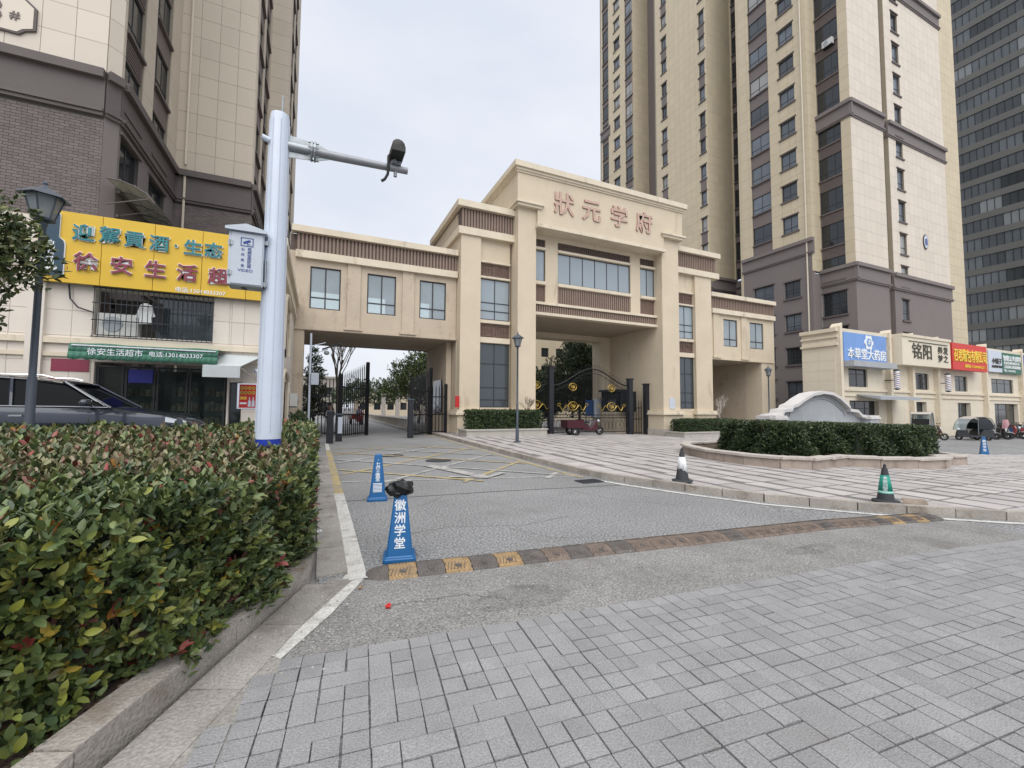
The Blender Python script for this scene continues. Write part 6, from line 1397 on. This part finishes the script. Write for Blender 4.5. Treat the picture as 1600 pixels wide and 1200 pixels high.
t_ = shopsign(61.9, 65.9, 4.8, 6.9, 'sign_deep', 'bright blue shop sign cut by the right edge of the picture'); row_text(t_, '安徽', 62.1, 65, 6.1, .9, 'letter_white'); row_text(t_, '服务中心', 62.1, 65.5, 5.3, .4, 'letter_white', .3, .01)
def barber(x, label):
    p = KF.P(XK(x), 2.95, .75); t_ = thing('barber_pole', p, label, 'barber pole', 'striped barber poles')
    b = MB(); b.lathe([(.17, .12), (.17, 1.38)], p, 16); b.build('cylinder', G['letter_white'], t_, smooth=True)
    for ph, m_ in ((0, 'bike_red'), (math.pi, 'print_blue')):
        b = MB(); n = 60; vs = []
        for i in range(n+1):
            a = ph+i*.42; z_ = .13+1.12*i/n
            for dz in (0, .055): vs.append((p.x+.173*math.cos(a), p.y+.173*math.sin(a), p.z+z_+dz))
        b.add(vs, [(2*i, 2*i+2, 2*i+3, 2*i+1) for i in range(n)]); b.build('stripe', G[m_], t_)
    for z0_, pr in ((0, [(.02, 0), (.1, .02), (.19, .08), (.19, .12)]), (1.38, [(.19, 0), (.19, .05), (.12, .1), (.04, .14)])): b = MB(); b.lathe(pr, (p.x, p.y, p.z+z0_), 14); b.build('end_cap', G['black_plastic'], t_, smooth=True)
    b = MB(); b.box(p.x-.03, p.x+.03, p.y+.1, YS-.01, p.z+.7, p.z+.76); b.build('bracket', G['black_plastic'], t_)
barber(38.1, 'striped barber pole between the blue pharmacy sign and the cream sign box'); barber(45.6, 'striped barber pole below the left edge of the red banner')

# ------------------------------------------------------------------ vehicles
def wheel(parent, x, y, z, r, w_, nv=(0, 1, 0)):
    nv = Vector(nv); c = Vector((x, y, z)); a = Vector((0, 0, 1)); e = nv.cross(a); n = 18
    prof = [(r*.62, -.5), (r*.95, -.5), (r, -.3), (r, .3), (r*.95, .5), (r*.62, .5)]
    b = MB(); rings = [[tuple(c+nv*(h*w_)+(a*math.cos(t)+e*math.sin(t))*q) for q, h in prof] for t in np.linspace(0, 2*math.pi, n+1)[:-1]]
    k = len(prof); vs = [p for q in rings for p in q]; b.add(vs, [(i*k+j, i*k+(j+1) % k, ((i+1) % n)*k+(j+1) % k, ((i+1) % n)*k+j) for i in range(n) for j in range(k)]); o = b.build('wheel', G['tyre'], parent, smooth=True)
    b = MB(); b.tube([c-nv*w_*.35, c+nv*w_*.35], r*.14, 8)
    for i in range(8): t = i*math.pi/4; b.tube([c, c+(a*math.cos(t)+e*math.sin(t))*r*.64], r*.05, 4)
    b.build('rim', G['chrome'], o); return o
cz = .42; car = thing('parked_car', (-4.8, 11.9, cz), 'dark blue grey estate car parked behind the hedge in front of the store', 'car')
nx = -2.45; yc = 11.95
def ring(dx, zl, zb, w_, crown=.03):
    x = nx-dx; return [(x, yc-w_*.9, cz+zl), (x, yc-w_, cz+zl+.12), (x, yc-w_*1.0, cz+zb-.22), (x, yc-w_*.95, cz+zb-.03), (x, yc-w_*.84, cz+zb), (x, yc, cz+zb+crown), (x, yc+w_*.84, cz+zb), (x, yc+w_*.95, cz+zb-.03), (x, yc+w_, cz+zb-.22), (x, yc+w_, cz+zl+.12), (x, yc+w_*.9, cz+zl)]
b = MB(); b.loft([ring(*q) for q in ((0, .35, .66, .55), (.05, .25, .74, .72), (.2, .22, .82, .84), (.5, .22, .90, .90), (.95, .22, .965, .92), (1.35, .22, 1.02, .93), (2.2, .22, 1.05, .93), (3.4, .22, 1.07, .93), (4.3, .24, 1.08, .90), (4.7, .3, 1.05, .82), (4.82, .4, .95, .72))]); b.build('body', G['car_paint'], car, smooth=True)
def cab(dx, z, w_): x = nx-dx; return [(x, yc-w_, cz+z), (x, yc-w_*.5, cz+z+.02), (x, yc+w_*.5, cz+z+.02), (x, yc+w_, cz+z)]
base_ = [(1.3, 1.0, .80), (1.9, 1.03, .84), (3.0, 1.05, .85), (4.2, 1.06, .82), (4.6, 1.06, .76)]
topc = [(2.1, 1.52, .62), (2.6, 1.60, .64), (3.2, 1.61, .64), (3.9, 1.58, .62), (4.25, 1.5, .58)]
b = MB(); vs = []; 
for (dx, z_, w_), (dx2, z2, w2) in zip(base_, topc):
    vs += [(nx-dx, yc-w_, cz+z_), (nx-dx, yc+w_, cz+z_), (nx-dx2, yc-w2, cz+z2-.02), (nx-dx2, yc+w2, cz+z2-.02)]
fs = []
for i in range(4): a = i*4; c = a+4; fs += [(a, c, c+2, a+2), (a+1, a+3, c+3, c+1), (a+2, c+2, c+3, a+3)]
fs += [(0, 2, 3, 1), (16, 17, 19, 18)]; b.add(vs, fs); b.build('window_glass', G['car_glass'], car)
b = MB(); b.loft([cab(2.02, 1.50, .64), cab(2.2, 1.56, .665), cab(2.6, 1.62, .675), cab(3.2, 1.635, .675), cab(3.9, 1.60, .655), cab(4.35, 1.50, .6)], False)
o = b.build('roof', G['car_paint'], car, smooth=True); m_ = o.modifiers.new('thickness', 'SOLIDIFY'); m_.thickness = .03
for s_ in (-1, 1):
    for (a, c, r_) in (((1.32, 1.02, .82), (2.12, 1.54, .645), .03), ((2.75, 1.05, .86), (2.85, 1.6, .655), .035), ((3.7, 1.06, .85), (3.75, 1.6, .645), .035), ((4.55, 1.06, .78), (4.3, 1.52, .6), .05)):
        b = MB(); b.tube([(nx-a[0], yc+s_*a[2], cz+a[1]), (nx-c[0], yc+s_*c[2], cz+c[1])], r_, 6); b.build('pillar', G['car_paint'], car, smooth=True)
    b = MB(); b.tube([(nx-1.36, yc+s_*.845, cz+1.035), (nx-2.0, yc+s_*.885, cz+1.05), (nx-3.2, yc+s_*.89, cz+1.06), (nx-4.5, yc+s_*.83, cz+1.075)], .011, 5); b.tube([(nx-1.42, yc+s_*.835, cz+1.06), (nx-2.08, yc+s_*.68, cz+1.535), (nx-3.2, yc+s_*.69, cz+1.61), (nx-4.2, yc+s_*.63, cz+1.53)], .011, 5); b.build('chrome_trim', G['chrome'], car)
    b = MB(); b.tube([(nx-2.3, yc+s_*.6, cz+1.61), (nx-2.45, yc+s_*.6, cz+1.655), (nx-3.7, yc+s_*.59, cz+1.655), (nx-3.95, yc+s_*.58, cz+1.6)], .016, 6); b.build('roof_rail', G['chrome'], car, smooth=True)
    b = MB(); b.loft([[(nx-1.62+a, yc+s_*(.93+q), cz+1.12+c) for a, c in ((.07*k1, 0), (.05*k1, .06*k1), (-.05*k1, .065*k1), (-.1*k1, 0), (-.06*k1, -.06*k1), (.05*k1, -.06*k1))] for q, k1 in ((-.02, .5), (.02, .95), (.12, 1.1), (.19, .9), (.22, .4))]); b.tube([(nx-1.6, yc+s_*.82, cz+1.04), (nx-1.6, yc+s_*.93, cz+1.09)], .025, 6); b.build('wing_mirror', G['car_paint'], car, smooth=True)
    b = MB(); b.loft([[(nx-.1, yc+s_*.5, cz+.68), (nx-.1, yc+s_*.74, cz+.68), (nx-.1, yc+s_*.74, cz+.75), (nx-.1, yc+s_*.5, cz+.74)], [(nx-.42, yc+s_*.78, cz+.74), (nx-.42, yc+s_*.905, cz+.74), (nx-.42, yc+s_*.895, cz+.84), (nx-.42, yc+s_*.78, cz+.84)]]); b.build('headlight', G['lamp_clear'], car)
    for dx in (.9, 3.75): wheel(car, nx-dx, yc+s_*.84, cz+.33, .34, .22)
    for dx in (2.75, 3.7): b = MB(); b.box(nx-dx+.02, nx-dx+.2, yc+s_*.94-.01, yc+s_*.94+.01, cz+.86, cz+.89); b.build('door_handle', G['chrome'], car)
# scooters
def scooter(x, y, z, rz, col, label, group='scooters parked in front of the shops'):
    t_ = thing('motor_scooter', (x, y, z), label, 'scooter', group, rz=rz); t_['_'] = 0; del t_['_']
    wheel(t_, .62, 0, .24, .24, .1); wheel(t_, -.6, 0, .24, .24, .11)
    def blade(pts, w_): return [[(px, s_*w_*f, pz) for s_, f in ((-1, 1), (1, 1))] for px, pz, f in pts]
    b = MB(); b.loft([[(-.95, -.06, .62), (-.95, .06, .62), (-.95, .05, .72), (-.95, -.05, .72)], [(-.6, -.15, .42), (-.6, .15, .42), (-.6, .13, .74), (-.6, -.13, .74)], [(-.2, -.16, .3), (-.2, .16, .3), (-.2, .12, .72), (-.2, -.12, .72)], [(-.05, -.15, .25), (-.05, .15, .25), (-.05, .14, .36), (-.05, -.14, .36)], [(.28, -.14, .25), (.28, .14, .25), (.28, .14, .35), (.28, -.14, .35)]]); b.build('body', G[col], t_, bevel=.02)
    b = MB(); b.loft([[(.3, -.18, .3), (.3, .18, .3), (.36, .14, .3), (.36, -.14, .3)], [(.36, -.2, .7), (.36, .2, .7), (.46, .12, .7), (.46, -.12, .7)], [(.26, -.14, 1.0), (.26, .14, 1.0), (.36, .09, 1.0), (.36, -.09, 1.0)]]); b.build('front_shield', G[col], t_, bevel=.02)
    b = MB(); b.loft([[(.45, -.07, .5), (.45, .07, .5), (.45, .06, .53), (.45, -.06, .53)], [(.65, -.08, .51), (.65, .08, .51), (.65, .07, .54), (.65, -.07, .54)], [(.84, -.05, .4), (.84, .05, .4), (.84, .05, .43), (.84, -.05, .43)]]); b.build('front_fender', G[col], t_)
    b = MB(); b.loft([[(-.85, -.1, .74), (-.85, .1, .74), (-.85, .08, .8), (-.85, -.08, .8)], [(-.4, -.14, .75), (-.4, .14, .75), (-.4, .12, .82), (-.4, -.12, .82)], [(-.1, -.12, .73), (-.1, .12, .73), (-.1, .1, .78), (-.1, -.1, .78)]]); b.build('seat', G['black_plastic'], t_, bevel=.02)
    b = MB(); b.tube([(.6, 0, .26), (.36, 0, .98)], .03, 6); b.tube([(.28, -.32, 1.04), (.33, -.1, 1.02), (.33, .1, 1.02), (.28, .32, 1.04)], .018, 6); b.build('handlebar', G['black_plastic'], t_)
    for s_ in (-1, 1): b = MB(); b.tube([(.3, s_*.2, 1.03), (.34, s_*.27, 1.17)], .008, 5); b.sphere((.34, s_*.28, 1.2), .05, 8, 5, .7); b.build('mirror', G['black_plastic'], t_)
    b = MB(); b.sphere((.44, 0, .85), .07, 8, 6); b.build('headlight', G['lamp_clear'], t_)
    b = MB(); b.tube([(-.9, 0, .74), (-1.0, 0, .82)], .015, 5); b.box(-1.1, -.82, -.14, .14, .83, 1.02); b.build('rear_box', G['black_plastic'] if col != 'bike_grey' else G['bike_grey'], t_, bevel=.02)
    return t_
cols = ['maroon_paint', 'bike_grey', 'black_plastic', 'maroon_paint', 'bike_white', 'black_plastic', 'bike_red', 'bike_grey', 'bike_blue', 'black_plastic', 'bike_red', 'maroon_paint', 'bike_white', 'bike_red']
cn_ = dict(bike_red='red', bike_grey='grey', bike_blue='dark blue', maroon_paint='maroon', bike_white='white', black_plastic='black')
pos = [40.2, 45.2, 46.0, 46.7, 47.4, 48.1, 48.8, 49.6, 50.4, 51.2, 52.0, 53.0, 34.4, 36.0]
near = ['next to the cream door left of the covered tricycle', 'just right of the covered tricycle', 'second right of the covered tricycle', 'below the red banner', 'below the right half of the red banner', 'between the red banner and the pale sign', 'left of the wide dark shop opening', 'below the pale sign', 'in front of the wide dark shop opening', 'below the green sign', 'below the right half of the green sign', 'at the far right below the bright blue sign', 'partly hidden behind the screen wall below the pharmacy', 'behind the plaza hedge below the pharmacy window']
for i, (x, c) in enumerate(zip(pos, cols)): scooter(x, (15.4 if x < 42 else 14.5)+random.uniform(-.3, .4), S(x)+.0, R(-68+random.uniform(-22, 22)), c, cn_[c]+' motor scooter parked '+near[i])
t_ = thing('scooter_cover', (46.2, 14.0, S(46)), 'pink quilted windshield cover on a scooter beside the covered tricycle', 'cover'); b = MB(); b.loft([[(45.95, 13.9, .2), (46.5, 13.95, .2), (46.5, 14.05, .2), (45.95, 14.05, .2)], [(45.9, 13.8, .5), (46.55, 13.8, .5), (46.5, 14.0, .55), (45.95, 14.0, .55)], [(46.05, 13.85, .85), (46.4, 13.85, .85), (46.4, 14.0, .85), (46.05, 14.0, .85)]]); b.build('fabric', G['pink_cloth'], t_, smooth=True)
# covered tricycle
def covered_trike(x, y, z, rz, label, body='bike_grey'):
    t_ = thing('covered_tricycle', (x, y, z), label, 'tricycle', rz=rz)
    wheel(t_, 1.0, 0, .24, .24, .1); wheel(t_, -.55, .42, .24, .24, .12); wheel(t_, -.55, -.42, .24, .24, .12)
    b = MB(); b.loft([[(px, -w_, .22) , (px, w_, .22), (px, w_, zt), (px, -w_, zt)] for px, w_, zt in ((-.95, .42, .55), (-.8, .5, .78), (-.2, .5, .72), (.0, .48, .35), (.6, .44, .33), (.72, .36, .75), (.98, .2, .7), (1.15, .1, .5))]); b.build('body', G['cone_dark'], t_, bevel=.04)
    arc_ = [(.98, .72), (.86, 1.15), (.6, 1.5), (.2, 1.66), (-.3, 1.68), (-.75, 1.55), (-.95, 1.2), (-1.0, .7)]
    for s_ in (-1, 1): b = MB(); b.tube([(a, s_*.46, c) for a, c in arc_], .03, 6); b.tube([(.1, s_*.46, .4), (.1, s_*.46, 1.64)], .022, 6); b.build('frame', G['bike_grey'], t_, smooth=True)
    b = MB()
    for (a, c), (e, f) in zip(arc_[2:], arc_[3:6]): b.hexa([(a, -.5, c), (a, .5, c), (e, .5, f), (e, -.5, f)], [(a, -.5, c+.03), (a, .5, c+.03), (e, .5, f+.03), (e, -.5, f+.03)])
    b.build('roof', G['stone_pale'], t_)
    b = MB()
    for (a, c), (e, f) in zip(arc_[:2], arc_[1:3]): b.hexa([(a-.01, -.43, c), (a-.01, .43, c), (e-.01, .43, f), (e-.01, -.43, f)], [(a+.01, -.43, c), (a+.01, .43, c), (e+.01, .43, f), (e+.01, -.43, f)])
    b.build('windshield', G['clear_glass'], t_)
    for s_ in (-1, 1): b = MB(); b.extr([(-.9, .8), (.05, .8), (.05, 1.55), (-.3, 1.6), (-.7, 1.48), (-.88, 1.15)], (0, s_*.455, 0), (1, 0, 0), (0, 0, 1), (0, s_, 0), -.01, .01); b.build('side_window', G['dark_glass'], t_)
    b = MB(); b.box(-.75, -.25, -.42, .42, .72, .85); b.box(-.85, -.72, -.42, .42, .85, 1.25); b.build('seat', G['black_plastic'], t_); b = MB(); b.sphere((1.02, 0, .78), .09, 9, 6); b.build('headlight', G['lamp_clear'], t_)
    b = MB(); b.tube([(1.0, 0, .25), (.78, 0, .95)], .03, 6); b.tube([(.72, -.3, 1.0), (.72, .3, 1.0)], .018, 6); b.build('handlebar', G['black_plastic'], t_)
    return t_
covered_trike(43.2, 14.6, S(43), R(150), 'grey fully covered electric tricycle parked in front of the shops'); covered_trike(37.6, 15.2, S(37)+.3, R(15), 'tricycle with pale canopy half hidden behind the plaza hedge')
# cargo tricycle at the gate
ct = thing('cargo_tricycle', (14.4, 21.7, S(14.4)+.1), 'maroon cargo tricycle parked in front of the ornamental gate', 'tricycle', rz=R(-8))
wheel(ct, 1.15, 0, .27, .27, .1); wheel(ct, -.6, .42, .27, .27, .12); wheel(ct, -.6, -.42, .27, .27, .12)
b = MB(); b.box(-1.15, -.1, -.5, .5, .45, .52); b.box(-1.15, -.1, -.5, -.46, .52, .9); b.box(-1.15, -.1, .46, .5, .52, .9); b.box(-1.15, -1.11, -.459, .459, .52, .9); b.box(-.14, -.1, -.459, .459, .52, .95); b.build('cargo_box', G['maroon_paint'], ct)
b = MB(); b.loft([[(-.05, -.14, .3), (-.05, .14, .3), (-.05, .14, .72), (-.05, -.14, .72)], [(.3, -.16, .28), (.3, .16, .28), (.3, .14, .7), (.3, -.14, .7)], [(.5, -.2, .25), (.5, .2, .25), (.5, .2, .38), (.5, -.2, .38)], [(.85, -.2, .3), (.85, .2, .3), (.85, .22, .85), (.85, -.22, .85)], [(1.0, -.14, .35), (1.0, .14, .35), (.95, .14, .95), (.95, -.14, .95)]]); b.build('body', G['maroon_paint'], ct, bevel=.02)
b = MB(); b.box(-.1, .4, -.17, .17, .72, .82); b.build('seat', G['black_plastic'], ct); b = MB(); b.tube([(1.13, 0, .3), (.92, 0, 1.0)], .03, 6); b.tube([(.8, -.34, 1.1), (.9, 0, 1.03), (.8, .34, 1.1)], .018, 6); b.build('handlebar', G['black_plastic'], ct)
b = MB(); b.sphere((1.08, 0, .85), .08, 8, 6); b.build('headlight', G['lamp_clear'], ct)

# ------------------------------------------------------------------ people
def person(x, y, z, rz, label, jacket, trousers, seated=False, lean=0, stride=.18):
    t_ = thing('person', (x, y, z), label, 'person', rz=rz)
    H_ = 1.0 if not seated else .62; hz = .92 if not seated else .62
    J = {'pel': (0, 0, hz), 'ch': (lean*.3, 0, hz+.36), 'nk': (lean*.42, 0, hz+.54), 'hd': (lean*.48+.01, 0, hz+.66), 'ht': (lean*.5, 0, hz+.79)}
    for s_, n in ((-1, 'l'), (1, 'r')):
        k = s_*stride
        if seated: J.update({'hp'+n: (.02, s_*.1, hz-.03), 'kn'+n: (.42, s_*.14, hz+.0), 'an'+n: (.42, s_*.14, .1), 'to'+n: (.56, s_*.15, .04), 'sh'+n: (lean*.38, s_*.19, hz+.47), 'el'+n: (lean*.3+.16, s_*.24, hz+.24), 'wr'+n: (lean*.3+.42, s_*.22, hz+.28), 'ha'+n: (lean*.3+.5, s_*.22, hz+.28)})
        else: J.update({'hp'+n: (0, s_*.09, hz-.05), 'kn'+n: (k*.6+.04, s_*.1, .5), 'an'+n: (k, s_*.1, .09), 'to'+n: (k+.16, s_*.11, .035), 'sh'+n: (0, s_*.19, hz+.47), 'el'+n: (-k*.5, s_*.24, hz+.2), 'wr'+n: (-k*.5+.12, s_*.24, hz-.03), 'ha'+n: (-k*.5+.15, s_*.23, hz-.12)})
    E = [('pel', 'ch'), ('ch', 'nk'), ('nk', 'hd'), ('hd', 'ht')]
    for n in 'lr': E += [('pel', 'hp'+n), ('hp'+n, 'kn'+n), ('kn'+n, 'an'+n), ('an'+n, 'to'+n), ('ch', 'sh'+n), ('sh'+n, 'el'+n), ('el'+n, 'wr'+n), ('wr'+n, 'ha'+n)]
    RD = dict(pel=.12, ch=.13, nk=.055, hd=.088, ht=.07, hp=.085, kn=.058, an=.042, to=.035, sh=.06, el=.042, wr=.03, ha=.035)
    def skin(name, keys, grow, mat):
        ks = [k for k in J if k in keys]; me = bpy.data.meshes.new(name); me.from_pydata([J[k] for k in ks], [(ks.index(a), ks.index(c)) for a, c in E if a in ks and c in ks], []); o = bpy.data.objects.new(name, me); COL.objects.link(o); o.parent = t_; me.materials.append(G[mat])
        m_ = o.modifiers.new('skin', 'SKIN'); me.skin_vertices or None
        for k, v in zip(ks, me.skin_vertices[0].data): r_ = RD.get(k, RD.get(k[:2], .05))+grow; v.radius = (r_, r_)
        me.skin_vertices[0].data[0].use_root = True; s2 = o.modifiers.new('subdivision', 'SUBSURF'); s2.levels = 1; s2.render_levels = 1; return o
    skin('body', list(J), 0, 'skin')
    skin('jacket', ['pel', 'ch', 'shl', 'ell', 'wrl', 'shr', 'elr', 'wrr'], .022, jacket); skin('trousers', ['pel', 'hpl', 'knl', 'anl', 'hpr', 'knr', 'anr'], .016, trousers)
    b = MB(); h = J['hd']; b.sphere((h[0]-.02, 0, h[2]+.05), .105, 12, 8, 1.0); o = b.build('hair', G['hair'], None, smooth=True); o.parent = t_
    return t_
person(.62, 27.5, 0, R(250), 'person in dark clothes walking behind the left iron fence', 'cloth_dark', 'cloth_dark')
person(3.1, 38, .12, R(-80), 'person in a lilac jacket riding a red tricycle through the gate', 'cloth_lilac', 'cloth_dark', True, .1)
rt_ = thing('motor_tricycle', (3.1, 38, 0), 'red motor tricycle ridden through the left passage', 'tricycle', rz=R(-80))
wheel(rt_, .95, 0, .27, .27, .1); wheel(rt_, -.9, .4, .27, .27, .12); wheel(rt_, -.9, -.4, .27, .27, .12)
b = MB(); b.loft([[(-.5, -.14, .3), (-.5, .14, .3), (-.5, .12, .66), (-.5, -.12, .66)], [(.15, -.15, .28), (.15, .15, .28), (.15, .12, .66), (.15, -.12, .66)], [(.3, -.2, .25), (.3, .2, .25), (.3, .2, .34), (.3, -.2, .34)], [(.7, -.22, .3), (.7, .22, .3), (.7, .22, .95), (.7, -.22, .95)], [(.85, -.14, .35), (.85, .14, .35), (.8, .14, 1.0), (.8, -.14, 1.0)]]); b.build('body', G['bike_red'], rt_, bevel=.02)
b = MB(); b.box(-1.4, -.5, -.45, .45, .45, .85); b.build('cargo_box', G['bike_red'], rt_); b = MB(); b.tube([(.95, 0, .3), (.74, 0, 1.05)], .03, 6); b.tube([(.62, -.3, 1.02), (.62, .3, 1.02)], .018, 6); b.build('handlebar', G['black_plastic'], rt_); b = MB(); b.sphere((.88, 0, .85), .09, 8, 6); b.build('headlight', G['lamp_clear'], rt_)

# ------------------------------------------------------------------ beyond the gate
rl = thing('railing', (4.9, 36, 0), 'low white railing along the road beyond the gate', 'railing')
for i in range(34): b = MB(); y = 27.0+i*.9; b.box(5.25, 5.37, y-.06, y+.06, .1, .62); b.build('baluster', G['curb_far'], rl)
b = MB(); b.box(5.22, 5.4, 26.9, 57, .62, .72); b.box(5.22, 5.4, 26.9, 57, .1, .16); b.build('rail', G['curb_far'], rl)
for k, (x0, x1, y, h, m_, lb) in enumerate(((-6, 3.4, 95, 7.2, 'far_wall', 'low grey flat-roofed building at the end of the road'), (7, 20, 90, 4.6, 'cream', 'distant low cream building behind the trees'), (27, 52, 62, 21, 'panel_cream', 'beige apartment block seen through the central opening'))):
    t_ = thing('far_building', ((x0+x1)/2, y, 0), lb, 'building'); fr = FY(y); z = -.5; ops = []; n = max(3, int((x1-x0)/2.6)); fl = max(1, int(h/3))
    for f_ in range(fl):
        for i in range(n): u = x0+(x1-x0)*(i+.25)/n; ops.append((u, u+(x1-x0)/n*.5, f_*3+.9, f_*3+2.4))
    facade(t_, fr, -.5, h, ops, G[m_], .4, u0=x0, u1=x1)
    for a, c, e, f_ in ops: window(t_, fr, a, c, e, f_, -.2, 2, (), gmat='dark_glass')
    b = MB(); b.box(x0-.3, x1+.3, y-.3, y+9, h, h+.4); b.build('roof', G['far_wall'], t_); b = MB(); b.box(x0, x0+.3, y+.4, y+9, -.5, h); b.box(x1-.3, x1, y+.4, y+9, -.5, h); b.build('side_wall', G[m_], t_)
for i, (x, y, h) in enumerate(((7.0, 52, 2.9), (8.6, 52, 2.9), (10.4, 54, 2.9), (12.2, 54, 2.9))):
    t_ = thing('garden_column', (x, y, 0), ('left', 'second', 'third', 'right')[i]+' pale square garden column beyond the white railing', 'column', 'pale garden columns'); b = MB(); b.box(x-.22, x+.22, y-.22, y+.22, 0, h); b.build('shaft', G['curb_far'], t_); b = MB(); b.box(x-.3, x+.3, y-.3, y+.3, h, h+.15); b.box(x-.3, x+.3, y-.3, y+.3, -.02, .3); b.build('cap', G['curb_far'], t_)
t_ = thing('solar_street_light', (-.55, 23.2, 0), 'white solar street light beside the left pier of the vehicle passage', 'street light')
b = MB(); b.tube([(-.38, 21.9, 0), (-.38, 21.9, 4.9)], .045, 8); b.build('post', G['pole_white'], t_, smooth=True)
b = MB(); b.tube([(-.38, 21.9, 3.75), (.0, 21.9, 4.05), (.35, 21.9, 4.2)], .022, 6); b.tube([(-.38, 21.9, 4.3), (.25, 21.9, 4.5)], .02, 6); b.build('arm', G['pole_white'], t_)
b = MB(); b.hexa([(.1, 21.75, 4.15), (.95, 21.75, 4.5), (.95, 22.05, 4.5), (.1, 22.05, 4.15)], [(.1, 21.75, 4.2), (.95, 21.75, 4.55), (.95, 22.05, 4.55), (.1, 22.05, 4.2)]); b.build('solar_panel', G['dark_metal'], t_); b = MB(); b.sphere((.3, 21.9, 4.02), .13, 12, 8, .8); b.build('dome_lamp', G['lamp_glass'], t_, smooth=True)
b = MB(); b.box(-.33, .0, 21.75, 21.9, 2.5, 3.05); b.build('electrical_box', G['cabinet'], t_, bevel=.01)
